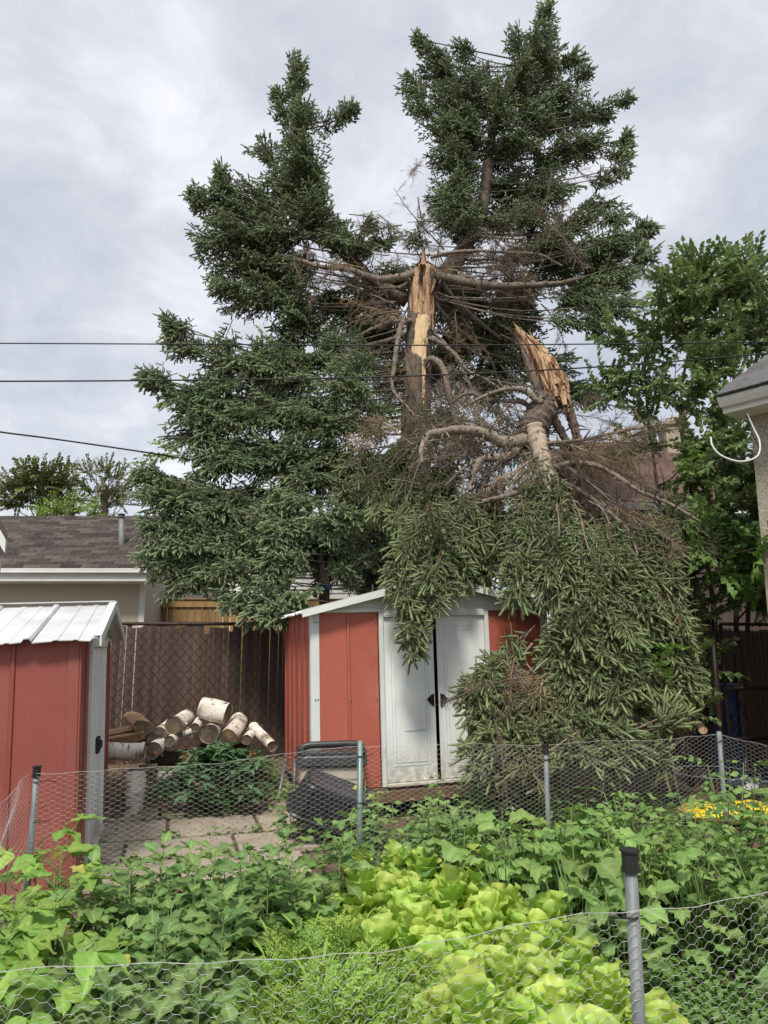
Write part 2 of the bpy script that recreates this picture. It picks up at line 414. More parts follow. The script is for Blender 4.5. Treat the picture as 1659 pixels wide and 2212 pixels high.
M_['needle_hang'] = leafmat('fallen_spruce_needles', (0.085, 0.112, 0.050), (0.25, 0.30, 0.14), rnd=0.18, trans=0.0, rough=0.55, attr=True)
M_['needle_dry'] = leafmat('drying_spruce_needles', (0.078, 0.084, 0.038), (0.20, 0.205, 0.095), rnd=0.26, trans=0.0, rough=0.6, attr=True)
M_['twig'] = pmat('young_twig', (0.19, 0.155, 0.085), (0.12, 0.095, 0.055), 5, 0.9)
M_['twig_dark'] = pmat('grey_twig', (0.10, 0.08, 0.06), (0.065, 0.05, 0.04), 5, 0.9)
M_['lilac_leaf'] = leafmat('lilac_leaf', (0.145, 0.215, 0.075), (0.235, 0.31, 0.135), rnd=0.28, trans=0.28)
M_['lilac_young'] = leafmat('young_lilac_leaf', (0.14, 0.26, 0.06), (0.20, 0.34, 0.09), rnd=0.25, trans=0.32)
M_['far_leaf'] = leafmat('far_tree_leaf', (0.10, 0.145, 0.045), (0.175, 0.20, 0.07), rnd=0.3, trans=0.3)
M_['bright_leaf'] = leafmat('bright_tree_leaf', (0.16, 0.26, 0.05), (0.24, 0.34, 0.08), rnd=0.2, trans=0.35)
M_['bean_leaf'] = leafmat('bean_leaf', (0.20, 0.355, 0.062), (0.36, 0.51, 0.13), rnd=0.2, trans=0.32, attr=True, vein=0.007)
M_['weed_leaf'] = leafmat('weed_leaf', (0.125, 0.22, 0.062), (0.25, 0.37, 0.13), rnd=0.22, trans=0.25, attr=True, vein=0.007)
M_['squash_leaf'] = leafmat('broad_garden_leaf', (0.165, 0.285, 0.07), (0.31, 0.44, 0.15), rnd=0.25, trans=0.28, attr=True, vein=0.007)
M_['tomato_leaf'] = leafmat('tomato_leaf', (0.15, 0.26, 0.07), (0.22, 0.345, 0.105), rnd=0.25, trans=0.28)
M_['carrot_leaf'] = leafmat('carrot_leaf', (0.235, 0.385, 0.06), (0.32, 0.48, 0.095), rnd=0.2, trans=0.3)
M_['lettuce_leaf'] = leafmat('lettuce_leaf', (0.40, 0.555, 0.095), (0.55, 0.68, 0.19), rnd=0.16, trans=0.35, rough=0.38)
M_['peony_leaf'] = leafmat('peony_leaf', (0.07, 0.15, 0.065), (0.125, 0.225, 0.10), rnd=0.25, trans=0.15, rough=0.4)
M_['low_leaf'] = leafmat('low_weed_leaf', (0.13, 0.24, 0.06), (0.20, 0.32, 0.09), rnd=0.25, trans=0.28)
M_['stem'] = pmat('green_stem', (0.13, 0.215, 0.06), (0.095, 0.165, 0.045), 8, 0.6)
M_['dry_flower'] = pmat('dry_flower', (0.22, 0.09, 0.035), (0.13, 0.055, 0.025), 20, 0.9)
M_['yellow_plastic'] = pmat('yellow_plastic', (0.80, 0.62, 0.03), (0.70, 0.52, 0.02), 3, 0.4, 0.15, 12)
M_['blue_plastic'] = pmat('blue_plastic', (0.02, 0.06, 0.17), (0.012, 0.04, 0.12), 4, 0.5)
M_['navy_plastic'] = pmat('navy_printed_plastic', (0.035, 0.045, 0.085), (0.02, 0.022, 0.035), 4, 0.4, c3=(0.65, 0.66, 0.68), c3scale=7, c3lo=0.56, c3hi=0.60)
M_['blue_rope'] = pmat('blue_rope', (0.03, 0.11, 0.33), (0.02, 0.07, 0.2), 20, 0.7)
M_['cable'] = pmat('black_cable', (0.012, 0.012, 0.013), (0.02, 0.02, 0.02), 5, 0.6)
M_['cable_white'] = pmat('white_cable', (0.72, 0.72, 0.70), (0.66, 0.66, 0.64), 5, 0.45)
M_['grey_pipe'] = pmat('grey_pipe', (0.20, 0.20, 0.205), (0.13, 0.13, 0.135), 9, 0.5, metallic=0.3)
M_['disc_white'] = pmat('dirty_white_plastic', (0.66, 0.65, 0.60), (0.45, 0.42, 0.36), 9, 0.6)

# white birch bark: chalk white with dark lenticels and peeling patches
def birch_mat():
    m, nt, N, L, bs = new_mat('birch_bark')
    t = N.new('ShaderNodeTexCoord'); oi = N.new('ShaderNodeObjectInfo')
    def noise(scale, stretch, det=5):
        mp = N.new('ShaderNodeMapping'); mp.inputs['Scale'].default_value = stretch
        L.new(t.outputs['Object'], mp.inputs[0])
        n = N.new('ShaderNodeTexNoise'); n.noise_dimensions = '4D'
        n.inputs['Scale'].default_value = scale; n.inputs['Detail'].default_value = det
        L.new(mp.outputs[0], n.inputs['Vector'])
        mul = N.new('ShaderNodeMath'); mul.operation = 'MULTIPLY'; mul.inputs[1].default_value = 40; L.new(oi.outputs['Random'], mul.inputs[0])
        L.new(mul.outputs[0], n.inputs['W']); return n.outputs['Fac']
    def rng_(f, a, b):
        r = N.new('ShaderNodeMapRange'); r.inputs[1].default_value = a; r.inputs[2].default_value = b; L.new(f, r.inputs[0]); return r.outputs[0]
    def mix(a, b, f):
        x = N.new('ShaderNodeMix'); x.data_type = 'RGBA'
        for s_, v in ((6, a), (7, b)):
            if isinstance(v, tuple): x.inputs[s_].default_value = (*v, 1)
            else: L.new(v, x.inputs[s_])
        L.new(f, x.inputs[0]); return x.outputs[2]
    c = mix((0.80, 0.76, 0.70), (0.62, 0.55, 0.47), rng_(noise(7, (1, 1, 1)), 0.35, 0.65))
    c = mix(c, (0.05, 0.042, 0.036), rng_(noise(16, (4.5, 0.8, 0.8), 2), 0.63, 0.68))
    c = mix(c, (0.20, 0.145, 0.105), rng_(noise(5, (1.5, 1, 1), 6), 0.53, 0.66))
    L.new(c, bs.inputs['Base Color']); bs.inputs['Roughness'].default_value = 0.8
    b = N.new('ShaderNodeBump'); b.inputs['Strength'].default_value = 0.5; b.inputs['Distance'].default_value = 0.02
    L.new(noise(24, (2, 1, 1)), b.inputs['Height']); L.new(b.outputs[0], bs.inputs['Normal'])
    return m
M_['birch'] = birch_mat()

# ------------------------------------------------------------------ ground
def smooth(x, a, b):
    t = min(max((x - a) / (b - a), 0), 1); return t * t * (3 - 2 * t)
def ground_z(x, y):
    v = -x * math.sin(YARD) + y * math.cos(YARD)
    return 0.24 * smooth(v, 7.9, 9.3)
def axis_steps(near, far, n1, n2):
    a = np.linspace(-near, near, n1)
    b = near * (far / near) ** (np.arange(1, n2 + 1) / n2)
    return np.concatenate([-b[::-1], a, b])
gx = axis_steps(8, 900, 90, 18); gy = axis_steps(14, 900, 110, 18)
GX, GY = np.meshgrid(gx, gy, indexing='ij')
GZ = np.vectorize(ground_z)(GX, GY)
near_mask = (np.abs(GX) < 9) & (np.abs(GY) < 15)
GZ += np.where(near_mask, rng.normal(0, 0.006, GX.shape), 0)
nx, ny = GX.shape
idx = np.arange(nx * ny).reshape(nx, ny)
quads = np.stack([idx[:-1, :-1], idx[1:, :-1], idx[1:, 1:], idx[:-1, 1:]], -1).reshape(-1, 4)
struct(put('ground', tri_mesh('ground', np.stack([GX, GY, GZ - 0.01], -1).reshape(-1, 3), quads, [M_['yard']], smooth=True)))

def YD(u, v, z=0.0):
    p = AX * u + BX * v; return Vector((p.x, p.y, z))
# garden soil: a raised bed of dark earth
SOIL_Z = 0.15
ub = np.linspace(-0.72, 3.55, 70); vb = np.linspace(1.72, 4.22, 50)
bed = []
for u in ub:
    for v in vb:
        ed = min(u + 0.72, 3.55 - u, v - 1.72, 4.22 - v)
        bed.append(YD(u, v, (SOIL_Z if ed > 1e-6 else -0.03) + (rng.normal(0, 0.012) if ed > 1e-6 else 0)))
idx = np.arange(70 * 50).reshape(70, 50)
quads = np.stack([idx[:-1, :-1], idx[1:, :-1], idx[1:, 1:], idx[:-1, 1:]], -1).reshape(-1, 4)
struct(put('garden_soil_ground', tri_mesh('garden_soil_ground', np.array([tuple(p) for p in bed]), quads, [M_['soil']], smooth=True)))

# paving: concrete slabs, each a piece of the path
path = struct(put('path', None, None, Matrix.Identity(4)))
slab_rng = np.random.default_rng(3)
row_v = [(5.55, 6.12), (6.15, 6.72), (6.78, 7.46), (7.50, 8.02)]
for r_i, (v0, v1) in enumerate(row_v):
    us = [-1.45 + 0.12 * r_i]
    while us[-1] < 0.6: us.append(us[-1] + slab_rng.uniform(0.74, 0.98))
    if r_i == 2: us = [-0.78, 0.02, 0.80, 1.24]
    if r_i == 1: us = [-0.95, -0.30, 0.55, 1.30]
    if r_i == 3: us = [-0.62, -0.05, 0.62, 1.22]
    for a_, b_ in zip(us[:-1], us[1:]):
        m = MB(); g = 0.03
        c = YD((a_ + b_) / 2, (v0 + v1) / 2, 0.004 + slab_rng.uniform(0, 0.012))
        rot = Matrix.Rotation(YARD + slab_rng.normal(0, 0.012), 3, 'Z') @ Matrix.Rotation(slab_rng.normal(0, 0.012), 3, 'X')
        m.box((0, 0, 0), (b_ - a_ - g, v1 - v0 - g, 0.05), ch=0.008)
        m.build('slab', M_['paver'], path, M=TRS(c, rot))

# ------------------------------------------------------------------ metal garden sheds
def make_shed(name, label, M, W, D, H, red, rise, door_gap, screws=True):
    root = thing(name, label, 'shed', M.translation)
    def part(m, nm, mat, par=root, smooth=False): return m.build(nm, mat, par, smooth, M=M)
    T = 0.018
    d0, d1 = W / 2 - 0.56, W / 2 + 0.56            # door opening
    # platform of planks below
    for k in range(5):
        m = MB(); m.box((W / 2, -0.02 + D * (k + .5) / 5, -0.03), (W + 0.04, D / 5 - 0.012, 0.045), ch=0.006); part(m, 'floor_plank', M_['plank'])
    for k in range(3):
        m = MB(); m.box((0.25 + (W - 0.5) * k / 2, D / 2, -0.15), (0.10, D, 0.19), ch=0.006); part(m, 'skid', M_['plank'])
    m = MB(); m.box((W / 2, -0.045, -0.085), (W + 0.02, 0.03, 0.11), ch=0.005); part(m, 'skirt_board', M_['plank'])
    m = MB(); m.box((W / 2, D / 2, -0.003), (W - 0.1, D - 0.1, 0.004)); part(m, 'floor', M_['dark'])
    # front wall panels and ribs beside the door
    def wall_run(a, b, n, fn, nm='wall_panel'):
        st = (b - a) / n
        for k in range(n):
            m = MB(); fn(m, a + st * k + 0.012, a + st * (k + 1) - 0.012, 0.0, T); part(m, nm, red)
            if k < n - 1:
                m = MB(); fn(m, a + st * (k + 1) - 0.0135, a + st * (k + 1) + 0.0135, -0.014, T + 0.012); part(m, 'wall_rib', red)
    def front(m, a, b, off, t): m.box(((a + b) / 2, off + t / 2, H / 2), (b - a, t, H), ch=0.004)
    def left(m, a, b, off, t): m.box((off + t / 2, (a + b) / 2, H / 2), (t, b - a, H), ch=0.004)
    def right(m, a, b, off, t): m.box((W - off - t / 2, (a + b) / 2, H / 2), (t, b - a, H), ch=0.004)
    def back(m, a, b, off, t): m.box(((a + b) / 2, D - off - t / 2, H / 2), (b - a, t, H), ch=0.004)
    wall_run(0.05, d0 - 0.02, 2, front); wall_run(d1 + 0.02, W - 0.05, 2, front)
    nside = max(4, round(D / 0.38))
    wall_run(0.05, D - 0.05, nside, left); wall_run(0.05, D - 0.05, nside, right); wall_run(0.05, W - 0.05, 6, back)
    # white corner trims
    for cx, cy in ((0, 0), (W, 0), (0, D), (W, D)):
        sx = 1 if cx == 0 else -1; sy = 1 if cy == 0 else -1
        m = MB()
        m.box((cx + sx * 0.034, cy - sy * 0.004, H / 2), (0.082, 0.014, H - 0.004), ch=0.003)
        m.box((cx - sx * 0.004, cy + sy * 0.040, H / 2), (0.013, 0.073, H - 0.008), ch=0.003)
        part(m, 'corner_trim', M_['white'] if cy == 0 and name == 'garden_shed' else red)
    # door frame, header track, threshold
    for x in (d0, d1):
        m = MB(); m.box((x, -0.006, H / 2), (0.045, 0.04, H), ch=0.004); part(m, 'door_frame', M_['white'])
    m = MB(); m.box((W / 2, -0.012, H - 0.022), (d1 - d0 - 0.05, 0.055, 0.05), ch=0.004); m.box((W / 2, -0.030, H - 0.052), (d1 - d0 - 0.05, 0.012, 0.012)); part(m, 'door_track', M_['white'])
    m = MB(); m.box((W / 2, -0.012, 0.012), (d1 - d0 - 0.05, 0.07, 0.028), ch=0.004); part(m, 'threshold', M_['kick'])
    # doors
    dw = (d1 - d0 - 0.05 - door_gap) / 2
    for sgn in (-1, 1):
        xc = W / 2 + sgn * (door_gap / 2 + dw / 2)
        m = MB(); m.box((xc, 0.005, 0.03 + (H - 0.09) / 2), (dw, 0.02, H - 0.09), ch=0.005)
        door = part(m, 'door', M_['white_door'])
        hx = W / 2 + sgn * (door_gap / 2 + 0.016); hz = H * 0.475
        m = MB()
        if name == 'garden_shed':
            m.extr([(hx, -0.02, hz + .055), (hx + sgn * .035, -0.02, hz + .04), (hx + sgn * .075, -0.02, hz), (hx + sgn * .035, -0.02, hz - .045), (hx, -0.02, hz - .07)], (0, 0.018, 0))
            m.box((hx + sgn * .03, -0.028, hz), (0.035, 0.016, 0.05), ch=0.006)
        else:
            m.box((hx + sgn * .02, -0.022, hz), (0.035, 0.03, 0.13), ch=0.006); m.box((hx + sgn * .03, -0.042, hz), (0.02, 0.02, 0.06), ch=0.005)
        part(m, 'handle', M_['black_plastic'], door)
        m = MB()
        e0, e1 = xc - dw / 2 + 0.07, xc + dw / 2 - 0.07
        for off in (0, 0.032):
            for xe in (e0 + off, e1 - off): m.box((xe, -0.0065, H * 0.42), (0.006, 0.004, H * 0.66 - 2 * off))
            m.box(((e0 + e1) / 2, -0.0065, H * 0.09 + 0.03 + off), (e1 - e0 - 2 * off, 0.004, 0.006))
            m.box(((e0 + e1) / 2 + sgn * 0.03, -0.0065, H * 0.90 - off), ((e1 - e0) * 0.55, 0.004, 0.006))
            if sgn < 0: m.box(((e0 + e1) / 2 + 0.05, -0.0065, H * 0.30 + off * .3), ((e1 - e0) * 0.62, 0.004, 0.005))
        part(m, 'moulding', M_['moulding'], door)
    m = MB()
    for x in (0.03, 0.055, d0 / 2 + 0.03, d0 - 0.06, d1 + 0.06, (d1 + W) / 2, W - 0.03):
        for z in (0.12, H * .5 + 0.02 * math.sin(x * 9), H - 0.1): m.tube([(x, -0.016, z), (x, -0.021, z)], [0.008, 0.004], 6)
    for y in np.arange(0.2, D, 0.38):
        for z in (0.3, 0.55, H - 0.15): m.tube([(-0.002, y, z), (-0.008, y, z)], [0.008, 0.004], 6)
    part(m, 'screw', M_['galv'])['kind'] = 'stuff'
    # gables
    OV = 0.10; OVF = 0.13
    for y, sy in ((0, -1), (D, 1)):
        m = MB()
        pts = [(0.0, y - sy * 0.012, H - 0.004), (W, y - sy * 0.012, H - 0.004), (W / 2, y - sy * 0.012, H + rise - 0.012)]
        m.extr(pts, (0, sy * 0.02, 0)); m.box((W / 2, y + sy * 0.016, H + 0.006), (W, 0.022, 0.034), ch=0.004)
        part(m, 'gable', M_['white'])
    # roof: pressed panels running down each slope
    for sgn in (-1, 1):
        e = Vector((W / 2 + sgn * (W / 2 + OV), 0, H + rise - rise * (W / 2 + OV) / (W / 2))); r0 = Vector((W / 2, 0, H + rise))
        sl = e - r0; nrm = Vector((-sl.z * (1 if sl.x > 0 else -1), 0, abs(sl.x))).normalized()
        n = nside; st = (D + 2 * OVF) / n
        for k in range(n):
            y0 = -OVF + st * k; y1 = y0 + st - 0.004
            m = MB()
            prof = [(0.0, 0.0), (0.012, 0.020), (0.045, 0.020), (0.06, 0.0), (st * .30, 0.0), (st * .32, .006), (st * .38, .006), (st * .40, 0), (st * .60, 0.0), (st * .62, .006), (st * .68, .006), (st * .70, 0), (st - .004, 0.0)]
            V = []; NS = 5
            for i in range(NS + 1):
                t = i / NS
                for (py, ph) in prof:
                    wob = 0.006 * math.sin(17 * (y0 + py) + 3 * k) * (t ** 3)
                    q = r0 + sl * t + nrm * (ph + 0.012 + wob) + Vector((0, y0 + py, 0)); V.append(tuple(q))
            npf = len(prof)
            top = len(V)
            V += [tuple(Vector(v) - nrm * 0.006) for v in V]
            F = [(i * npf + j, i * npf + j + 1, (i + 1) * npf + j + 1, (i + 1) * npf + j) for i in range(NS) for j in range(npf - 1)]
            F += [tuple(top + q for q in f[::-1]) for f in F]
            F += [(NS * npf + j, NS * npf + j + 1, top + NS * npf + j + 1, top + NS * npf + j) for j in range(npf - 1)]
            m.add(V, F); part(m, 'roof_panel', M_['roof_metal'])
        for y, sy in ((-OVF, -1), (D + OVF, 1)):
            m = MB()
            a = r0 + nrm * 0.036; b = e + nrm * 0.036
            m.extr([a + Vector((0, y + sy * .014, 0)), b + Vector((0, y + sy * .014, 0)), b + Vector((0, y + sy * .014, -0.066)), a + Vector((0, y + sy * .014, -0.066))], (0, -sy * 0.012, 0))
            m.extr([a + Vector((0, y + sy * .014, 0.002)), b + Vector((0, y + sy * .014, 0.002)), b + Vector((0, y - sy * .04, 0.002)), a + Vector((0, y - sy * .04, 0.002))], nrm * 0.004)
            part(m, 'rake_trim', M_['white'])
    m = MB(); m.box((W / 2, D / 2, H + rise + 0.040), (0.10, D + 2 * OVF + .01, 0.008)); part(m, 'ridge_cap', M_['roof_metal'])
    return root
shed_corner = Vector((-0.66, 7.2, 0.262))
SHED_M = Matrix.Translation(shed_corner) @ Matrix.Rotation(YARD, 4, 'Z') @ Matrix.Rotation(R(-1.5), 4, 'Y')
make_shed('garden_shed', 'red metal garden shed with white double doors buried under the fallen spruce top', SHED_M, 2.5, 1.75, 1.66, M_['red'], 0.30, 0.036)
corner2 = Vector((-2.02, 5.17, 0.03))
SHED2_M = Matrix.Translation(corner2) @ Matrix.Rotation(YARD + R(90), 4, 'Z') @ Matrix.Rotation(R(-2.3), 4, 'X')
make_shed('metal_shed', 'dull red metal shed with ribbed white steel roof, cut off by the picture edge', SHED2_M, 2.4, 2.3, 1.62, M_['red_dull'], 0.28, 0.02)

# ------------------------------------------------------------------ brown chain link fence with slats, gate
def chain_link(root, a, b, z0, z1, name='chain_link_mesh', nrm=None, off=0.02):
    """diamond wire mesh between ground points a and b"""
    d = (b - a); L = d.length; d = d.normalized(); nrm = nrm or Vector((d.y, -d.x, 0))
    s = 0.058; V = []; F = []
    def seg(p, q, r=0.0024):
        t = (q - p).normalized(); u = nrm; w = t.cross(u)
        i = len(V)
        for c in (p, q):
            for k in range(3):
                an = k * 2.0944; V.append(tuple(c + u * (math.cos(an) * r) + w * (math.sin(an) * r)))
        for k in range(3): F.append((i + k, i + (k + 1) % 3, i + 3 + (k + 1) % 3, i + 3 + k))
    n = int(L / s); rows = int((z1 - z0) / (s * 1.15))
    for k in range(n):
        for r in range(rows):
            x0 = k * s; zz = z0 + r * s * 1.15
            o1 = off + (0.004 if (k + r) % 2 else -0.004)
            m1 = a + d * x0 + nrm * o1; m2 = a + d * (x0 + s) + nrm * (off - (o1 - off))
            if (k + r) % 2 == 0: seg(m1 + UP * zz, m2 + UP * (zz + s * 1.15))
            else: seg(m1 + UP * (zz + s * 1.15), m2 + UP * zz)
    o = put(name, tri_mesh(name, np.array(V), np.array(F), [M_['brown_wire']]), root)
    return o
def slat_mesh(w, h):
    m = MB(); m.box((0, 0, h / 2), (w, 0.006, h), ch=0.002); return m.mesh('slat', M_['slat'])
bf0 = Vector((-3.62, 8.92, 0)); bf1 = Vector((-0.45, 9.80, 0))
fr = thing('chain_link_fence', 'brown chain link fence filled with dark slats behind the birch logs', 'fence', bf0)
d = (bf1 - bf0).normalized(); fn = Vector((d.y, -d.x, 0)); FL = (bf1 - bf0).length; FT = 1.86
sl_me = slat_mesh(0.0562, 1.70)
k = 0; x = 0.03
while x < FL:
    p = bf0 + d * x; p.z = 0.14 + U(-0.03, 0.03) + (U(-.1, -.04) if rng.random() < .12 else 0)
    put('slat', sl_me, fr, TRS(p, Matrix.Rotation(math.atan2(d.y, d.x) + rng.normal(0, 0.05), 3, 'Z') @ Matrix.Rotation(rng.normal(0, 0.0025), 3, 'Y')))
    x += 0.0575 + rng.normal(0, 0.0009)
chain_link(fr, bf0, bf1, 0.13, FT - 0.02, nrm=fn, off=0.014)
MB().tube([bf0 + UP * FT - d * .1, bf1 + UP * (FT + .02)], 0.021, 8).build('top_rail', M_['brown_steel'], fr, smooth=True)
for x in (0.15, 2.02, 3.2):
    p = bf0 + d * x - fn * 0.02
    MB().tube([p, p + UP * (FT + .04)], 0.024, 8).build('post', M_['brown_steel'], fr, smooth=True)
for x in np.arange(0.06, FL, 0.116):          # wire ends twisted over the rail
    p = bf0 + d * x + UP * (FT + .018) + fn * .012
    MB().tube([p - d * .02, p + UP * .028, p + d * .02], 0.003, 4).build('wire_barb', M_['brown_wire'], fr)

# gate at the far side, with its posts
g0 = P(1556, 1348, 8.3); g0.z = 0; gd = (AX * 1.0).normalized(); gn = Vector((gd.y, -gd.x, 0))
gz = P(1556, 1348, 8.3).z
gt = thing('slatted_gate', 'brown chain link gate with vertical slats and a steel frame', 'gate', g0)
GW = 1.15
def bar(p, q, r, nm='gate_frame', mat=None, par=None, n=8):
    return MB().tube([p, q], r, n).build(nm, mat or M_['brown_steel'], par or gt, smooth=True)
bar(g0 + UP * .08, g0 + UP * gz, .021); bar(g0 + gd * GW + UP * .08, g0 + gd * GW + UP * gz, .021)
for zz in (gz, gz * .62, gz * .33, .10): bar(g0 + UP * zz, g0 + gd * GW + UP * zz, .019, 'rail')
gs = slat_mesh(0.049, gz - .2)
x = .19
while x < GW - .03:
    put('slat', gs, gt, TRS(g0 + gd * x + UP * .11, Matrix.Rotation(YARD + rng.normal(0, .06), 3, 'Z'))); x += .0575
chain_link(gt, g0 + gd * .03, g0 + gd * (GW - .02), .10, gz - .02, nrm=gn, off=.016)
pp = P(1537, 1345, 8.25); pp.z = 0
gp = tag(MB().tube([pp, pp + UP * (gz + .1)], .034, 10).tube([pp + UP * (gz + .1), pp + UP * (gz + .125)], [.04, .02], 10).build('gate_post', M_['brown_steel'], smooth=True), 'thick brown steel post beside the slatted gate', 'post')
# dark board fence behind the lilac
fr2 = thing('board_fence', 'dark brown board fence in shade behind the lilac stems', 'fence', P(1380, 1500, 9.6))
for k in range(30):
    p = P(1360 + 13 * k, 1500, 9.62); p.z = 0.1
    m = MB(); m.box((0, 0, .85), (0.075, 0.02, 1.7 + U(-.02, .02)), ch=.004)
    m.build('board', M_['slat'], fr2, M=TRS(p, Matrix.Rotation(U(-.04, .04), 3, 'Z')))
m = MB(); q0 = P(1350, 1500, 9.66); q1 = P(1750, 1500, 9.66)
m.box(((q0.x + q1.x) / 2, 9.66, 1.55), (q1.x - q0.x, .04, .08)); m.box(((q0.x + q1.x) / 2, 9.66, .5), (q1.x - q0.x, .04, .08)); m.build('rail', M_['slat'], fr2)

# cedar fence far behind
cf = thing('cedar_fence', 'honey coloured cedar board fence far behind the chain link', 'fence', P(560, 1400, 14))
cz = P(400, 1296, 14).z
cz1 = P(400, 1312, 14).z
bd = MB(); bd.box((0, 0, (cz1 - .3) / 2), (0.118, .018, cz1 - .3), ch=.004); bd = bd.mesh('board', M_['cedar'])
xs = P(325, 1300, 14).x
while xs < P(1010, 1300, 14).x:
    put('board', bd, cf, TRS((xs, 14 + U(-.004, .004), .3))); xs += .131
m = MB(); xa, xb = P(325, 1300, 14).x, P(1010, 1300, 14).x
m.box(((xa + xb) / 2, 13.98, (cz + cz1) / 2), (xb - xa, .05, cz - cz1), ch=.005); m.build('top_rail', M_['cedar'], cf)
m = MB(); m.box(((xa + xb) / 2, 13.98, cz + .012), (xb - xa, .1, .022), ch=.004); m.build('cap_board', M_['cedar'], cf)
m = MB(); m.box(((xa + xb) / 2, 14.05, 1.0), (xb - xa, .04, .09)); m.build('rail', M_['cedar'], cf)

# ------------------------------------------------------------------ buildings around
def shingle_roof(root, e0, e1, r0, r1, rows, wid, mat, nm='shingle', limit=True):
    """courses of separate shingles between an eave line e0-e1 and a ridge line r0-r1"""
    m = None
    up = (r0 - e0); L = up.length; upn = up.normalized(); al = (e1 - e0); W = al.length; aln = al.normalized()
    nrm = aln.cross(upn).normalized()
    if nrm.z < 0: nrm = -nrm
    h = L / rows
    deck = MB(); deck.add([tuple(e0), tuple(e1), tuple(r1), tuple(r0)] + [tuple(p - nrm * .05) for p in (e0, e1, r1, r0)],
                          [(0, 1, 2, 3), (7, 6, 5, 4), (0, 4, 5, 1), (1, 5, 6, 2), (2, 6, 7, 3), (3, 7, 4, 0)])
    dk = deck.build('roof_deck', mat, root)
    tab = MB(); tab.box((0, 0, 0), (wid - .008, h * 1.22, .016), ch=.003)
    tm = tab.mesh(nm, mat)
    Rm = Matrix((aln, upn, nrm)).transposed()
    cnt = 0
    for r_ in range(rows):
        x = -wid * (0.5 * (r_ % 2)) + rng.uniform(-.04, .04)
        while x < W:
            w0 = max(x, 0); w1 = min(x + wid, W)
            if w1 - w0 > .03:
                p = e0 + aln * ((w0 + w1) / 2) + upn * (h * (r_ + .5) - h * .06 + U(-.006, .006)) + nrm * (.016 + U(-.002, .003))
                o = put(nm, tm, dk, Matrix.Translation(p) @ (Rm @ Matrix.Rotation(.016 / h * .9, 3, 'X')).to_4x4() @ Matrix.Diagonal(((w1 - w0) / wid, 1, 1, 1)))
                cnt += 1
            x += wid
    return dk
# garage beyond the chain link fence
GY0 = 13.0
ga = thing('stucco_garage', 'beige stucco garage with dark brown shingle roof and white gutter', 'garage', (-5, GY0, 0))
eL = P(-215, 1231, GY0 - .45); eR = P(318, 1229, GY0 - .45)
rL = P(-90, 1118, GY0 + 2.6); rR = P(303, 1117, GY0 + 2.6); rL.x = eL.x; rR.x = eR.x
rL.z = rR.z = (rL.z + rR.z) / 2; eL.z = eR.z = (eL.z + eR.z) / 2
shingle_roof(ga, eL, eR, rL, rR, 21, .335, M_['shingle'])
bk = Vector((eR.x, 2 * rR.y - eR.y, eR.z)); bkL = Vector((eL.x, bk.y, eL.z))
m = MB(); m.add([tuple(rL), tuple(rR), tuple(bk), tuple(bkL)] + [tuple(p - UP * .05) for p in (rL, rR, bk, bkL)], [(0, 1, 2, 3), (7, 6, 5, 4), (1, 5, 6, 2), (2, 6, 7, 3), (3, 7, 4, 0), (0, 4, 5, 1)]); m.build('roof_slope', M_['shingle'], ga)
wallR = P(312, 1300, GY0).x
m = MB(); m.box(((wallR - 8.2) / 2 - .0, GY0 + 3.0, eL.z / 2 - .02), (wallR + 8.2, 6.0, eL.z)); m.build('wall', M_['stucco'], ga)
m = MB(); m.extr([(wallR - .01, GY0 + .01, eL.z - .03), (wallR - .01, GY0 + 5.9, eL.z - .03), (wallR - .01, rR.y, rR.z - .09)], (-.1, 0, 0)); m.build('gable', M_['stucco'], ga)
m = MB(); m.box((wallR - .035, GY0 - .012, eL.z / 2), (.10, .02, eL.z - .02), ch=.003); m.build('corner_board', M_['trim_white'], ga)
m = MB(); m.box(((eL.x + eR.x) / 2, eL.y - .03, eL.z - .045), (eR.x - eL.x + .04, .025, .10), ch=.004); m.box(((eL.x + eR.x) / 2, eL.y - .06, eL.z - .0), (eR.x - eL.x + .04, .075, .018), ch=.004); m.box(((eL.x + eR.x) / 2, eL.y - .085, eL.z - .03), (eR.x - eL.x + .04, .02, .075), ch=.006); m.build('gutter', M_['trim_white'], ga)
m = MB(); m.box(((eL.x + eR.x) / 2, eL.y - .008, eL.z - .145), (eR.x - eL.x, .02, .11), ch=.003); m.build('fascia', M_['trim_white'], ga)
m = MB(); m.box(((eL.x + eR.x) / 2, GY0 - .22, eL.z - .205), (eR.x - eL.x, .46, .015)); m.build('soffit', M_['trim_white'], ga)
vp = P(262, 1190, GY0 + .75)
m = MB(); vt = P(262, 1120, GY0 + .75)
m.tube([vp - UP * .12, vp + UP * .12, vt], [.075, .052, .052], 12); vo = m.build('vent_pipe', M_['galv'], ga, smooth=True)
MB().tube([vt, vt + UP * .06], .06, 12).tube([vt + UP * .075, vt + UP * .10], [.085, .03], 12).build('cap', M_['grey_pipe'], vo, smooth=True)
m = MB(); m.box((0, 0, 0), (.36, .26, .006)); m.build('flashing', M_['trim_white'], vo, M=TRS(vp + Vector((0, -.02, -.015)), Matrix.Rotation(math.atan2(rL.z - eL.z, rL.y - eL.y), 3, 'X')))
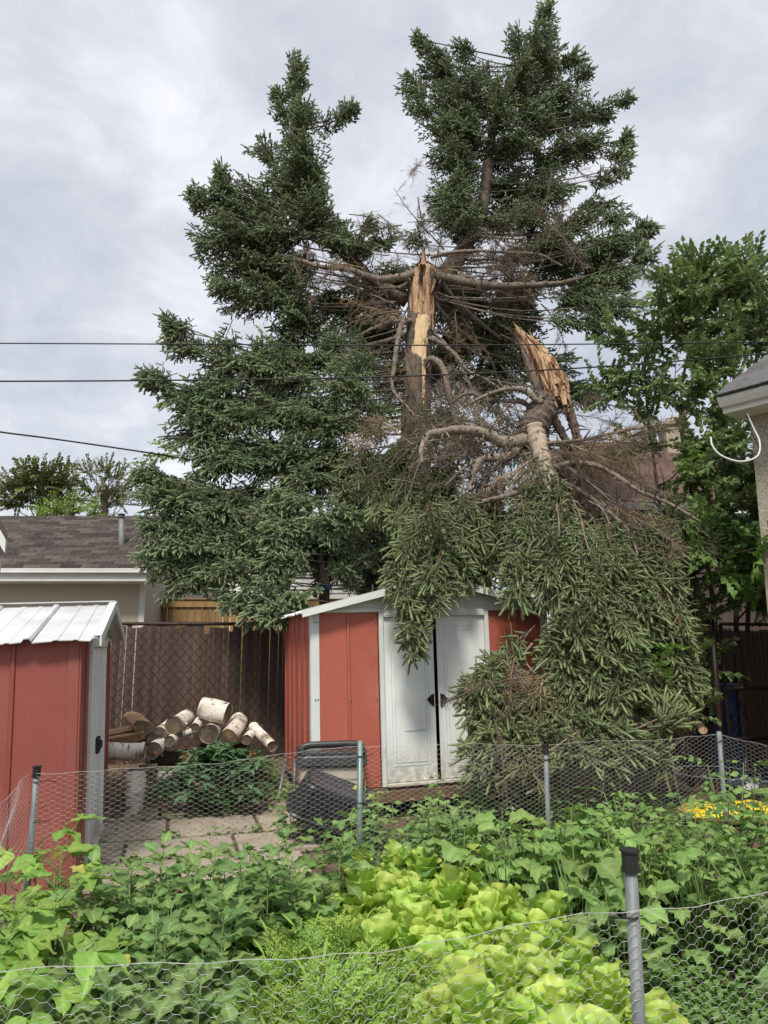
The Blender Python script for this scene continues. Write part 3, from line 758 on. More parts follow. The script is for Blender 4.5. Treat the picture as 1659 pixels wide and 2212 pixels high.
# corner of a neighbouring house at the picture edge
nh = thing('neighbour_house', 'white gable corner with dark roof edge poking in beside the garage', 'house', (-5.5, 9, 0))
t0 = P(-60, 1020, 9.4); t1 = P(17, 1150, 9.4)
m = MB(); m.extr([t0, t1, t1 - UP * .09, t0 - UP * .09], (-.75, 1.2, 0)); m.build('roof', M_['shingle'], nh)
m = MB(); m.extr([t0 - UP * .091 + Vector((0, .02, 0)), t1 - UP * .091 + Vector((-.03, .02, 0)), t1 - UP * .26 + Vector((-.03, .02, 0)), t0 - UP * .3 + Vector((0, .02, 0))], (0, .04, 0)); m.build('rake_board', M_['trim_white'], nh)
m = MB(); wl_ = P(-70, 1160, 9.6); m.box((t1.x - 1.5, 10.2, t1.z / 2 - .1), (1.5, 1.1, t1.z - .2)); m.build('wall', M_['siding'], nh)
# white sided house behind the cedar fence
wh = thing('sided_house', 'white horizontal siding of a house glimpsed above the cedar fence', 'house', (-3, 20, 0))
xa, xb = P(395, 1280, 20).x, P(800, 1280, 20).x
for k in range(13):
    m = MB(); z0 = 1.6 + .2 * k
    m.add([(xa, 19.97, z0), (xb, 19.97, z0), (xb, 20.0, z0 + .2), (xa, 20.0, z0 + .2), (xa, 20.2, z0), (xb, 20.2, z0), (xb, 20.2, z0 + .2), (xa, 20.2, z0 + .2)], [(0, 1, 2, 3), (5, 4, 7, 6), (0, 4, 5, 1), (3, 2, 6, 7), (0, 3, 7, 4), (1, 5, 6, 2)])
    m.build('siding_board', M_['siding'], wh)
m = MB(); m.box(((xa + xb) / 2, 22, .8), (xb - xa - .1, 4, 1.6)); m.build('wall', M_['siding'], wh)
m = MB(); m.extr([(xa - .3, 19.6, 4.2), (xb + .3, 19.6, 4.2), (xb + .3, 22, 5.4), (xa - .3, 22, 5.4)], (0, .05, -.1)); m.extr([(xa - .3, 24.4, 4.2), (xb + .3, 24.4, 4.2), (xb + .3, 22, 5.4), (xa - .3, 22, 5.4)], (0, -.05, -.1)); m.build('roof', M_['shingle_grey'], wh)
# house with red brown roof and chimney behind the lilac
rh = thing('brown_roof_house', 'low house with red brown shingle roof and stone chimney behind the lilac', 'house', P(1500, 1100, 15))
HY = 14.0
e0 = P(1290, 1128, HY); e1 = P(1700, 1092, HY + .0); e0.z = e1.z = P(1450, 1088, HY).z
r0_ = P(1290, 985, HY + 2.6); r1_ = P(1700, 985, HY + 2.6); r0_.x = e0.x; r1_.x = e1.x; r0_.z = r1_.z = P(1450, 958, HY + 2.6).z
shingle_roof(rh, e0, e1, r0_, r1_, 15, .5, M_['shingle_red'])
m = MB(); m.box(((e0.x + e1.x) / 2, HY - .03, e0.z - .07), (e1.x - e0.x, .08, .13), ch=.01); m.build('gutter', M_['grey_pipe'], rh)
m = MB(); m.box(((e0.x + e1.x) / 2, HY + 2.6, e0.z / 2 - .08), (e1.x - e0.x - .3, 4.6, e0.z - .1)); m.build('wall', M_['slat'], rh)
m = MB(); m.extr([tuple(r0_), tuple(r1_), (r1_.x, 2 * r1_.y - HY, e0.z), (r0_.x, 2 * r1_.y - HY, e0.z)], (0, 0, -.06)); m.build('roof_slope', M_['shingle_red'], rh)
cc = P(1458, 985, HY + 2.3)
ch_t = P(1458, 925, HY + 2.3).z
m = MB(); m.box((cc.x, cc.y, (ch_t + cc.z - .5) / 2), (.52, .5, ch_t - cc.z + .5), ch=.02); chm = m.build('chimney', M_['chimney'], rh)
m = MB(); m.box((cc.x, cc.y, ch_t + .03), (.62, .6, .07), ch=.015); m.build('cap', M_['chimney'], chm)
m = MB().tube([(cc.x, cc.y, ch_t + .06), (cc.x, cc.y, ch_t + .24)], .12, 12)
for k in range(3): m.tube([(cc.x, cc.y, ch_t + .10 + .06 * k), (cc.x, cc.y, ch_t + .12 + .06 * k)], .145, 12)
m.build('flue', M_['trim_white'], chm, smooth=False)
# house corner at the picture edge: eave, gutter, stucco wall, cable
hz = thing('stucco_house', 'pale stucco house corner with white gutter and grey shingle eave', 'house', P(1700, 1106, 7))
HC = P(1646, 905, 7.0)                 # upper front corner of the wall
wx = HC.x
gA = P(1548, 858, 6.9)                 # end of the gutter
gB = gA + Vector((2.2, -2.75, 0.0))
gdir = (gB - gA).normalized(); gin = Vector((-gdir.y, gdir.x, 0)); gin = gin if gin.x > 0 else -gin
prof = [(0, .0), (-.085, .0), (-.10, -.02), (-.085, -.05), (-.055, -.095), (0, -.10)]
m = MB(); m.extr([gA + gin * (o_ + .1) + UP * z_ for o_, z_ in prof], gB - gA); m.build('gutter', M_['trim_white'], hz)
m = MB(); m.extr([gA + gin * .103 + UP * .01, gA + gin * .125 + UP * .01, gA + gin * .125 - UP * .15, gA + gin * .103 - UP * .15], gB - gA); m.build('fascia', M_['trim_white'], hz)
m = MB(); m.extr([gA + gin * .126 - UP * .135, gA + gin * .42 - UP * .135, gA + gin * .42 - UP * .15, gA + gin * .126 - UP * .15], gB - gA); m.build('soffit', M_['trim_white'], hz)
rise_v = gin * .9 + UP * .52
shingle_roof(hz, gA + UP * .02, gB + UP * .02, gA + UP * .02 + rise_v * 2.4, gB + UP * .02 + rise_v * 2.4, 15, .42, M_['shingle_grey'])
wc = gA + gin * .40 + gdir * .12
wc.z = 0
m = MB(); zt = gA.z - .15
m.extr([wc, wc + gdir * 3.0, wc + gdir * 3.0 + gin * 2.5, wc + gin * 2.5], (0, 0, zt)); m.build('wall', M_['stucco_pale'], hz)
# mast, weatherhead and looped service cable
mh = P(1604, 862, 6.85)
m = MB().tube([mh, mh + gdir * .25 + UP * .03, mh + gdir * .9 + UP * .05], .022, 10); sm = m.build('conduit', M_['trim_white'], hz, smooth=True)
MB().tube([mh - gdir * .05 - UP * .05, mh + UP * .0, mh + gdir * .05 + UP * .03], [.035, .042, .03], 10).build('weatherhead', M_['lid_plastic'], hz, smooth=True)
def curve_pts(pts, n=10):
    """smooth curve through points (Catmull-Rom)"""
    p = [Vector(q) for q in pts]; p = [p[0] * 2 - p[1]] + p + [p[-1] * 2 - p[-2]]; out = []
    for i in range(1, len(p) - 2):
        for k in range(n):
            t = k / n
            out.append(0.5 * ((2 * p[i]) + (p[i + 1] - p[i - 1]) * t + (2 * p[i - 1] - 5 * p[i] + 4 * p[i + 1] - p[i + 2]) * t * t + (3 * p[i] - p[i - 1] - 3 * p[i + 1] + p[i + 2]) * t ** 3))
    out.append(p[-2]); return out
cbl = [(1614, 893, 6.8), (1628, 925, 6.78), (1641, 955, 6.75), (1636, 985, 6.72), (1600, 997, 6.7), (1560, 985, 6.72), (1540, 965, 6.74), (1535, 944, 6.76)]
tag(MB().tube(curve_pts([P(*c) for c in cbl]), .0085, 8).build('white_cable', M_['cable_white'], smooth=True), 'thick white cable hanging in a loop beside the stucco corner', 'cable')
cbl = [(1612, 893, 6.82), (1622, 930, 6.8), (1640, 975, 6.76), (1610, 985, 6.76), (1560, 998, 6.75), (1537, 992, 6.76), (1545, 985, 6.78), (1580, 992, 6.78), (1600, 980, 6.8), (1545, 970, 6.8), (1570, 955, 6.85)]
tag(MB().tube(curve_pts([P(*c) for c in cbl]), .005, 6).build('black_cable', M_['cable'], smooth=True), 'thin black cable coiled with the white cable loop', 'cable')

# overhead wires
def wire(pts, r, label):
    tag(MB().tube(curve_pts([P(*c) for c in pts], 14), r, 6).build('overhead_wire', M_['cable'], smooth=True), label, 'wire', 'overhead wires')
wire([(-120, 741, 7.2), (400, 743.5, 7.2), (829, 746, 7.2), (1300, 743, 7.2), (1800, 737, 7.2)], .0065, 'upper of the two black wires crossing in front of the broken spruce')
wire([(-120, 824, 6.4), (300, 822, 6.55), (829, 814, 6.8), (1300, 792, 7.0), (1800, 752, 7.2)], .0075, 'lower of the two black wires crossing in front of the broken spruce')
wire([(-120, 912, 8.6), (0, 933, 9), (100, 946, 9.4), (220, 963, 9.8), (345, 982, 10.2), (480, 1005, 10.8)], .011, 'sagging twisted wire running into the spruce above the garage')
wire([(-120, 1054, 10), (0, 1066, 10.5), (150, 1078, 11), (320, 1094, 11.6)], .007, 'thin wire running low across the far trees')
wire([(-120, 1008, 22), (0, 1020, 22), (120, 1029, 22), (300, 1045, 22)], .008, 'faint thin wire high above the far trees')

# ------------------------------------------------------------------ spruce sprays (shared meshes)
def shoot_template(nn, seed):
    """one needled shoot along +X, length 1, radius 1: a slim core and a brush of flat needles"""
    r = np.random.default_rng(seed)
    V = []; T = []
    rings = [(0.0, .36), (.78, .52), (1.03, .18)]
    for x, rad in rings:
        for k in range(4):
            a = k * math.pi / 2 + .4; V.append((x, math.cos(a) * rad, math.sin(a) * rad))
    for i in range(2):
        for k in range(4):
            a, b = i * 4 + k, i * 4 + (k + 1) % 4
            T += [(a, b, b + 4), (a, b + 4, a + 4)]
    for i in range(nn):
        x = .02 + .93 * i / (nn - 1); a = i * 2.399 + r.uniform(-.3, .3)
        rr = (1.0 if x < .8 else 1.0 - (x - .8) * 2.0) * r.uniform(.8, 1.1)
        fx = r.uniform(.07, .14)
        ca, sa = math.cos(a), math.sin(a); w = .115
        n = len(V)
        V += [(x - .012, ca * .2 - sa * w, sa * .2 + ca * w), (x + .012, ca * .2 + sa * w, sa * .2 - ca * w), (x + fx, ca * rr, sa * rr)]
        T.append((n, n + 1, n + 2))
    return np.array(V), np.array(T)
SHOOTS = [shoot_template(46, s) for s in range(4)]
def twig_geo(p, q, r0, r1, V, T, MI, Y, mi=1):
    p = np.array(p); q = np.array(q); t = q - p; L = np.linalg.norm(t)
    if L < 1e-6: return
    t /= L; u = np.cross(t, [0, 0, 1.0]); nu = np.linalg.norm(u)
    u = u / nu if nu > 1e-3 else np.array([1.0, 0, 0]); w = np.cross(t, u)
    n0 = sum(len(v) for v in V)
    ring = []
    for c, r in ((p, r0), (q, r1)):
        for k in range(3): ring.append(c + r * (math.cos(k * 2.0944) * u + math.sin(k * 2.0944) * w))
    V.append(np.array(ring)); Y.append(np.zeros(6))
    tr = []
    for k in range(3):
        a, b = n0 + k, n0 + (k + 1) % 3
        tr += [(a, b, b + 3), (a, b + 3, a + 3)]
    T.append(np.array(tr)); MI.append(np.full(6, mi))
def add_shoot(p, d, L, r, V, T, MI, Y, young, rg):
    tv, tt = SHOOTS[rg.integers(4)]
    x = np.array(d) / np.linalg.norm(d); u = np.cross(x, [.13, .31, .94]); u /= np.linalg.norm(u); w = np.cross(x, u)
    an = rg.uniform(0, 6.28); u2 = math.cos(an) * u + math.sin(an) * w; w2 = np.cross(x, u2)
    n0 = sum(len(v) for v in V)
    V.append(np.array(p) + np.outer(tv[:, 0] * L, x) + np.outer(tv[:, 1] * r, u2) + np.outer(tv[:, 2] * r, w2))
    T.append(tt + n0); MI.append(np.zeros(len(tt), dtype=int))
    Y.append(np.clip(young * (.45 + .55 * np.clip(tv[:, 0], 0, 1)), 0, 1))
class NP:  # cheap running vertex counter for the lists above
    pass
def spray(L, style, seed, mats):
    """one flat branch spray along +X"""
    rg = np.random.default_rng(seed)
    V, T, MI, Y = [], [], [], []
    hang = style in ('hang', 'dry')
    ang = (0.62 if hang else 0.85)
    sl = (.085, .125) if hang else (.070, .105)
    sr = .0220 if hang else .0210
    bow = rg.uniform(-.10, .06) if not hang else rg.uniform(-.05, .12)
    bows = rg.normal(0, .06)
    def ax(x): t = x / L; return np.array([x, bows * t * t * L, (bow * t * t + (.05 * t if not hang else 0)) * L])
    K = 7
    for i in range(K): twig_geo(ax(L * i / K), ax(L * (i + 1) / K), .007 * L ** .5 * (1 - i / K) + .002, .007 * L ** .5 * (1 - (i + 1) / K) + .002, V, T, MI, Y)
    s = .10 * L; side = 1
    while s < L * .985:
        t = s / L
        l = ((.37 if hang else .44) * L * (1 - t) ** .75 + .04) * min(1, .35 + t * 3.0) * rg.uniform(.7, 1.12)
        a = ang * rg.uniform(.8, 1.2)
        p0 = ax(s)
        zd = rg.uniform(-.55, -.05) if not hang else rg.uniform(-.25, .2)
        d = np.array([math.cos(a), side * math.sin(a), zd * .7]); d /= np.linalg.norm(d)
        nseg = 3
        def bx(q): return p0 + d * q + np.array([.12 * q * q / max(l, .01), 0, (-.18 if not hang else -.02) * q * q / max(l, .01)])
        for i in range(nseg): twig_geo(bx(l * i / nseg), bx(l * (i + 1) / nseg), .0022, .0015, V, T, MI, Y)
        q = .02 + .03 * rg.random(); s2 = 1
        bare = rg.random() < (.06 if style != 'dry' else .35)
        while q < l:
            if not bare:
                fwd = d * math.cos(.7) + s2 * math.sin(.7) * np.array([-d[1], d[0], 0]) + np.array([0, 0, rg.uniform(-.45, .35)])
                add_shoot(bx(q), fwd, rg.uniform(*sl) * (1.05 - .3 * q / l), sr * rg.uniform(.85, 1.15), V, T, MI, Y, rg.uniform(.2, .9) * (.5 + .5 * t), rg)
            q += rg.uniform(.034, .052) if not hang else rg.uniform(.036, .054); s2 = -s2
        if not bare:
            add_shoot(bx(l * .97), bx(l) - bx(l * .8) + rg.normal(0, .01, 3), rg.uniform(*sl), sr, V, T, MI, Y, rg.uniform(.6, 1), rg)
        s += rg.uniform(.030, .046) * (1 + .25 * L) * (1.2 if hang else 1); side = -side
    add_shoot(ax(L * .98), ax(L) - ax(L * .9), sl[1] * 1.2, sr, V, T, MI, Y, 1.0, rg)
    return tri_mesh('spray', np.concatenate(V), np.concatenate(T), mats, np.concatenate(MI), np.concatenate(Y))
def dead_spray(L, seed, mat, dens=1.0, fuzz=0):
    """bare twiggy branch along +X"""
    rg = np.random.default_rng(seed); V, T, MI, Y = [], [], [], []
    bow = rg.uniform(-.3, .1); bs = rg.normal(0, .12)
    def ax(x): t = x / L; return np.array([x, bs * t * t * L, bow * t * t * L])
    K = 8
    for i in range(K): twig_geo(ax(L * i / K), ax(L * (i + 1) / K), .008 * (1 - i / K) + .003, .008 * (1 - (i + 1) / K) + .003, V, T, MI, Y, 0)
    s = .06 * L
    while s < L:
        t = s / L; l = .5 * L * (1 - t) ** .7 * rg.uniform(.5, 1.1) + .04
        a = rg.uniform(.5, 1.15); ph = rg.uniform(-math.pi, math.pi)
        d = np.array([math.cos(a), math.sin(a) * math.cos(ph), math.sin(a) * math.sin(ph) * .7 - .25]); p = ax(s)
        n = 5; pts = [p]
        for i in range(n):
            d = d / np.linalg.norm(d) + rg.normal(0, .16, 3) + np.array([0, 0, -.04]); pts.append(pts[-1] + d / np.linalg.norm(d) * l / n)
        for i in range(n):
            twig_geo(pts[i], pts[i + 1], .0032 - .0003 * i, .0029 - .0003 * i, V, T, MI, Y, 0)
            for _ in range(2):
                d2 = (pts[i + 1] - pts[i]); d2 = d2 / np.linalg.norm(d2) + rg.normal(0, .65, 3) + np.array([0, 0, -.15]); d2 /= np.linalg.norm(d2)
                ll = rg.uniform(.03, .11); m_ = pts[i] + d2 * ll * .5
                twig_geo(pts[i], m_, .0022, .0019, V, T, MI, Y, 0)
                e = m_ + (d2 + rg.normal(0, .3, 3)) * ll * .5
                twig_geo(m_, e, .0019, .0015, V, T, MI, Y, 0)
        s += rg.uniform(.03, .06) / dens
    return tri_mesh('dead_twig', np.concatenate(V), np.concatenate(T), [mat], np.concatenate(MI), np.concatenate(Y))
LIVE = {'t': [spray(.27, 'live', 50 + i, [M_['needle'], M_['twig_dark']]) for i in range(4)],
        's': [spray(.48, 'live', 100 + i, [M_['needle'], M_['twig_dark']]) for i in range(4)],
        'm': [spray(.80, 'live', 200 + i, [M_['needle'], M_['twig_dark']]) for i in range(5)],
        'l': [spray(1.15, 'live', 300 + i, [M_['needle'], M_['twig_dark']]) for i in range(4)]}
HANG = {'t': [spray(.26, 'hang', 60 + i, [M_['needle_hang'], M_['twig']]) for i in range(4)],
        's': [spray(.36, 'hang', 400 + i, [M_['needle_hang'], M_['twig']]) for i in range(4)],
        'm': [spray(.56, 'hang', 500 + i, [M_['needle_hang'], M_['twig']]) for i in range(5)],
        'l': [spray(.85, 'hang', 600 + i, [M_['needle_hang'], M_['twig']]) for i in range(4)]}
DRY = {'t': [spray(.27, 'dry', 70 + i, [M_['needle_dry'], M_['dead_pale']]) for i in range(2)], 's': [spray(.36, 'dry', 700 + i, [M_['needle_dry'], M_['dead_pale']]) for i in range(3)],
       'm': [spray(.56, 'dry', 800 + i, [M_['needle_dry'], M_['dead_pale']]) for i in range(4)]}
DRY['l'] = DRY['m']
DEAD = [dead_spray(.9, 900 + i, M_['dead_twig']) for i in range(5)]
DEADP = [dead_spray(.7, 950 + i, M_['dead_pale']) for i in range(4)]
SLEN = {'s': .48, 'm': .8, 'l': 1.15}

def limb(root, pts, r0, r1, mat, nm='limb', n=7, seg=6, noise=.05):
    c = curve_pts(pts, seg); k = len(c)
    rr = [r0 + (r1 - r0) * (i / (k - 1)) for i in range(k)]
    if nm in ('limb', 'stem', 'leader', 'trunk') and mat is not M_['bark_dark']:      # swellings and short snapped twigs
        rr = [r * (1 + .10 * math.sin(i * .9 + k) * math.sin(i * .37 + 1)) for i, r in enumerate(rr)]
        m = MB().tube(c, rr, n, noise=noise)
        for q in range(int(k * .35)):
            i = int(rng.integers(1, k - 1)); t = (c[i + 1] - c[i - 1]).normalized(); o_ = rvec(); o_ = (o_ - t * o_.dot(t)).normalized()
            h = U(.04, .16) + rr[i]; e = c[i] + (o_ + t * U(-.2, .6)).normalized() * h
            m.tube([c[i], c[i].lerp(e, .6) + rvec(.006), e], [min(.014, rr[i] * .5), min(.01, rr[i] * .35), .003], 5)
        return m.build(nm, mat, root, smooth=True)
    return MB().tube(c, rr, n, noise=noise).build(nm, mat, root, smooth=True)
def bough(root, c, rad, anchor, n, sizes, lib, style='live', droop=0.0, up=.25, limb_r=.022, spread=.55, limb_mat=None, dead=0, name='bough', down=False):
    """a limb from the stem to the middle of a clump of sprays (rad: half-extents in metres)"""
    c = Vector(c); anchor = Vector(anchor)
    out = (c - anchor); dist = out.length; outn = out.normalized()
    mid = anchor.lerp(c, .5) + UP * (-.06 * dist if not down else .1 * dist) + rvec(.04)
    b = limb(root, [anchor, mid, c], limb_r, .008, limb_mat or M_['spruce_limb'], name, 5, 4)
    n = int(round(n * (1.35 if lib is LIVE else 1.15)))
    for i in range(n):
        z = 'tsml'[int(rng.choice(4, p=sizes))]
        me = lib[z][int(rng.integers(len(lib[z])))]
        L = {'live': {'t': .27, 's': .48, 'm': .8, 'l': 1.15}, 'hang': {'t': .26, 's': .36, 'm': .56, 'l': .85}}['live' if lib is LIVE else 'hang'][z]
        e = rvec(); e = e.normalized() * (rng.random() ** .4)
        off = Vector((e.x * rad[0], e.y * rad[1], e.z * rad[2]))
        p = c + off
        if down:
            dr = (Vector((0, -.18, -1)) + off.normalized() * spread * 1.15 + outn * .25 + rvec(.26)).normalized()
            nr = Vector((0, -1, .25)) + rvec(.5)
        else:
            dr = (outn * .55 + off.normalized() * spread + UP * (up - droop) + rvec(.16)).normalized()
            nr = UP + rvec(.28)
        sc = U(.85, 1.15)
        put('spray', me, b, TRS(p - dr * (L * (.82 if down else .80) * sc), frame(dr, nr), sc))
    for i in range(dead):
        me = DEAD[int(rng.integers(5))]
        p = c + Vector((rng.normal() * rad[0] * .6, rng.normal() * rad[1] * .6, rng.normal() * rad[2] * .6)); dr = (outn + rvec(.5) - UP * .4).normalized()
        put('dead_twig', me, b, TRS(p - dr * .4, frame(dr, UP + rvec(.5)), U(.7, 1.1)))
    return b

# ------------------------------------------------------------------ the standing spruce, its middle stem snapped
TZ = 11.5
base = P(905, 1000, TZ); base.z = 0
sp = thing('spruce_tree', 'tall spruce standing behind the shed, middle trunk snapped off, two green leaders left', 'tree', base)
# trunk grid: bark with a torn strip of bare wood facing the yard
tr_c = [(899, 1330), (899, 1100), (898, 900), (900, 800), (905, 720), (910, 660), (912, 600), (914, 560), (915, 530)]
tr_w = [34, 33, 32, 31, 30, 30, 33, 32, 27]
def trunk_at(py):
    ys = [c[1] for c in tr_c][::-1]
    return float(np.interp(py, ys, [c[0] for c in tr_c][::-1])), float(np.interp(py, ys, tr_w[::-1]))
NR, NSEC = 210, 72
pys = np.linspace(1360, 536, NR)
def strip(py):
    """angular span of the bare wood, measured across the visible face (-1 left edge .. 1 right edge)"""
    if py > 885: return None
    x = np.interp(py, [575, 600, 640, 680, 690, 770, 785, 880], [-.98, -.98, -.97, -.9, -.35, -.55, .25, .45])
    y = np.interp(py, [575, 600, 640, 680, 690, 770, 785, 880], [.98, .98, .95, .85, .75, .50, .60, .52])
    return x, y
Vb = []; wood = np.zeros((NR, NSEC), bool); hol = np.zeros((NR, NSEC), bool)
hn = np.interp(np.linspace(0, 36, NSEC), range(37), rng.normal(0, 1.4, 37))
for i, py in enumerate(pys):
    cx, w = trunk_at(py); c3 = P(cx, py, TZ); rr = w / FPX * TZ * 1.02
    st = strip(py)
    for j in range(NSEC):
        an = 2 * math.pi * j / NSEC                       # 0 = +X, -90deg = to the camera
        dx, dy = math.cos(an), math.sin(an)
        # jagged broken top: a central spire, lower shoulders
        lim = 545 + 44 * smooth(abs(dx - .05), .18, .5) + 8 * hn[j] * .5
        pz = P(cx, max(py, lim), TZ).z
        r_ = rr * (1 + .045 * math.sin(5 * an + .01 * py) + .02 * math.sin(j * 2.1 + i * .9) * math.sin(i * .7 + j * .4) + rng.normal(0, .010))
        if py < 582: r_ *= .52 + .1 * (py - 536) / 46
        f = dx
        is_w = st is not None and dy < .15 and st[0] + .05 * math.sin(py * .13) + .02 * math.sin(py * .6) < f < st[1] + .05 * math.sin(py * .11) + .02 * math.sin(py * .7)
        wood[i, j] = is_w
        if is_w: r_ *= .91 + .05 * math.sin(j * 3.3 + .3 * math.sin(py * .05)) + rng.normal(0, .006) - (.14 * (1 - smooth(abs(f), .1, .55)) if 600 < py < 685 else 0)
        if is_w and ((f + .02) / .26) ** 2 + ((py - 596) / 13) ** 2 < 1: r_ *= .35; hol[i, j] = True
        if is_w and 610 < py < 672 and abs(f + .05) < .42: hol[i, j] = False
        Vb.append((c3.x + dx * r_, c3.y + dy * r_, pz))
Vb = np.array(Vb); gi = np.arange(NR * NSEC).reshape(NR, NSEC)
fb, fw, fp, fh = [], [], [], []
for i in range(NR - 1):
    for j in range(NSEC):
        q = (gi[i, j], gi[i, (j + 1) % NSEC], gi[i + 1, (j + 1) % NSEC], gi[i + 1, j])
        w4 = wood[i, j] and wood[i + 1, j]
        dx = math.cos(2 * math.pi * j / NSEC)
        if hol[i, j]: fh.append(q)
        elif w4 and pys[i] < 685 and pys[i] > 606 and abs(dx + .05) < .34: fh.append(q) if math.sin(j * .9 + pys[i] * .06) + math.sin(pys[i] * .17 + j * .31) > .9 else fw.append(q)
        elif w4 and pys[i] < 690: fw.append(q)
        elif w4: fp.append(q)
        else: fb.append(q)
fb.append(tuple(gi[NR - 1, ::-1]) if False else (gi[NR - 1, 0], gi[NR - 1, 18], gi[NR - 1, 36], gi[NR - 1, 54]))
def sub(nm, F, mat, par):
    m = MB(); m.add(Vb, F); o = m.build(nm, mat, par, smooth=True); return o
trunk = sub('trunk', fb, M_['spruce_bark'], sp)
sub('torn_wood', fw, M_['fresh_wood'], trunk); sub('bare_sapwood', fp, M_['pale_wood'], trunk); sub('hollow_dark', fh, M_['rot_wood'], trunk)
# splinters and collars at the break
m = MB()
for k in range(46):
    px = U(884, 940); py = U(600, 700) if k > 12 else U(585, 630)
    p = P(px, py, TZ - .19 + .10 * abs((px - 912) / 30)); h = U(.12, .42)
    lean = Vector((U(-.05, .05), U(-.03, .02), 1))
    w = U(.006, .024)
    m.tube([p - lean * h * .6, p - lean * h * .1, p + lean * h * .35, p + lean * h * .5], [w, w * 1.1, w * .6, .002], 5, flat=.45)
m.build('splinter', M_['fresh_wood'], trunk)['kind'] = 'stuff'
m = MB(); m.tube(curve_pts([P(931, 636, TZ - .16), P(938, 610, TZ - .17), P(942, 592, TZ - .16), P(934, 578, TZ - .15), P(923, 586, TZ - .17), P(919, 602, TZ - .16)], 10), np.interp(np.linspace(0, 5, 51), range(6), [.012, .03, .034, .03, .032, .01]), 10, noise=.05).build('wood_lip', M_['fresh_wood'], trunk, smooth=True)
hc = P(909, 597, TZ - .235)
m = MB(); m.tube([hc + Vector((0, -.006, .0)) + UP * z_ for z_ in (-.085, -.06, 0, .05, .075)], [.012, .040, .052, .040, .012], 14, flat=.25).build('hollow_dark', M_['dark'], trunk, smooth=True)  # near-black solid lens: the shade inside the hole is put into its colour

# bare limbs on the snapped trunk
def L3(pts, r0, r1, mat='spruce_limb', root=sp, nm='limb', n=9): return limb(root, [P(*q) for q in pts], r0 * .85, r1, M_[mat], nm, n, 12, .08)
L3([(896, 590, 11.4), (870, 598, 11.3), (820, 604, 11.2), (780, 592, 11.1), (740, 580, 11.0), (690, 576, 10.9), (640, 560, 10.9)], .095, .03)
L3([(930, 596, 11.4), (965, 600, 11.25), (1020, 612, 11.1), (1080, 618, 11.0), (1150, 616, 11), (1210, 612, 11), (1260, 600, 11)], .10, .035)
L3([(930, 556, 11.5), (980, 545, 11.4), (1040, 542, 11.3), (1100, 546, 11.2), (1165, 550, 11.2), (1215, 575, 11.2)], .04, .015)
L3([(884, 692, 11.35), (868, 700, 11.15), (858, 740, 11.0), (852, 790, 10.95), (848, 840, 10.9), (880, 880, 10.8), (905, 910, 10.7)], .06, .018)
L3([(925, 730, 11.4), (950, 740, 11.2), (985, 768, 11.0), (1010, 800, 10.8), (1050, 820, 10.7), (1095, 850, 10.5)], .055, .015)
L3([(920, 780, 11.3), (940, 778, 11.1), (958, 800, 11.0), (968, 840, 10.9), (978, 880, 10.8), (985, 915, 10.6)], .07, .04)
L3([(930, 640, 11.5), (960, 680, 11.6), (1000, 720, 11.8), (1050, 760, 12), (1080, 830, 12.2)], .05, .02)
L3([(945, 600, 11.6), (985, 650, 11.9), (1040, 700, 12.2), (1080, 730, 12.4)], .06, .03)
L3([(880, 720, 11.5), (840, 735, 11.4), (790, 748, 11.3), (740, 770, 11.2), (690, 790, 11.0)], .055, .02)
L3([(880, 690, 11.5), (830, 700, 11.5), (770, 730, 11.4), (720, 790, 11.3)], .045, .015)
L3([(882, 760, 11.5), (830, 790, 11.3), (770, 800, 11.1), (720, 830, 10.9)], .045, .015)
L3([(890, 610, 11.5), (840, 630, 11.6), (800, 650, 11.6), (740, 690, 11.5)], .045, .012)
L3([(900, 700, 11.6), (960, 740, 11.5), (1010, 820, 11.2), (1030, 870, 11)], .035, .012)

# two leaders grown up beside the break
def leader(pts, r0, r1): return limb(sp, [P(*q) for q in pts], r0, r1, M_['spruce_bark'], 'leader', 12, 8, .03), [P(*q) for q in curve_2d(pts)]
def curve_2d(pts): return [tuple(v) for v in curve_pts([Vector(q) for q in pts], 8)]
lead_r, AXR = leader([(925, 640, 11.8), (975, 575, 11.9), (1012, 520, 12.0), (1040, 450, 12.0), (1052, 380, 12.0), (1060, 300, 12.0), (1085, 210, 12.0), (1135, 120, 12), (1178, 20, 12)], .17, .02)
lead_l, AXL = leader([(880, 650, 11.7), (800, 600, 11.6), (740, 540, 11.5), (690, 470, 11.4), (662, 380, 11.4), (650, 280, 11.4), (645, 200, 11.4), (645, 120, 11.4)], .12, .015)
AXT = [P(trunk_at(y)[0], y, TZ) for y in np.linspace(1330, 560, 40)]
def near_axis(axis, c, dz=0.0):
    z = c.z + dz
    return min(axis, key=lambda a: abs(a.z - z) + .15 * (a - c).length)
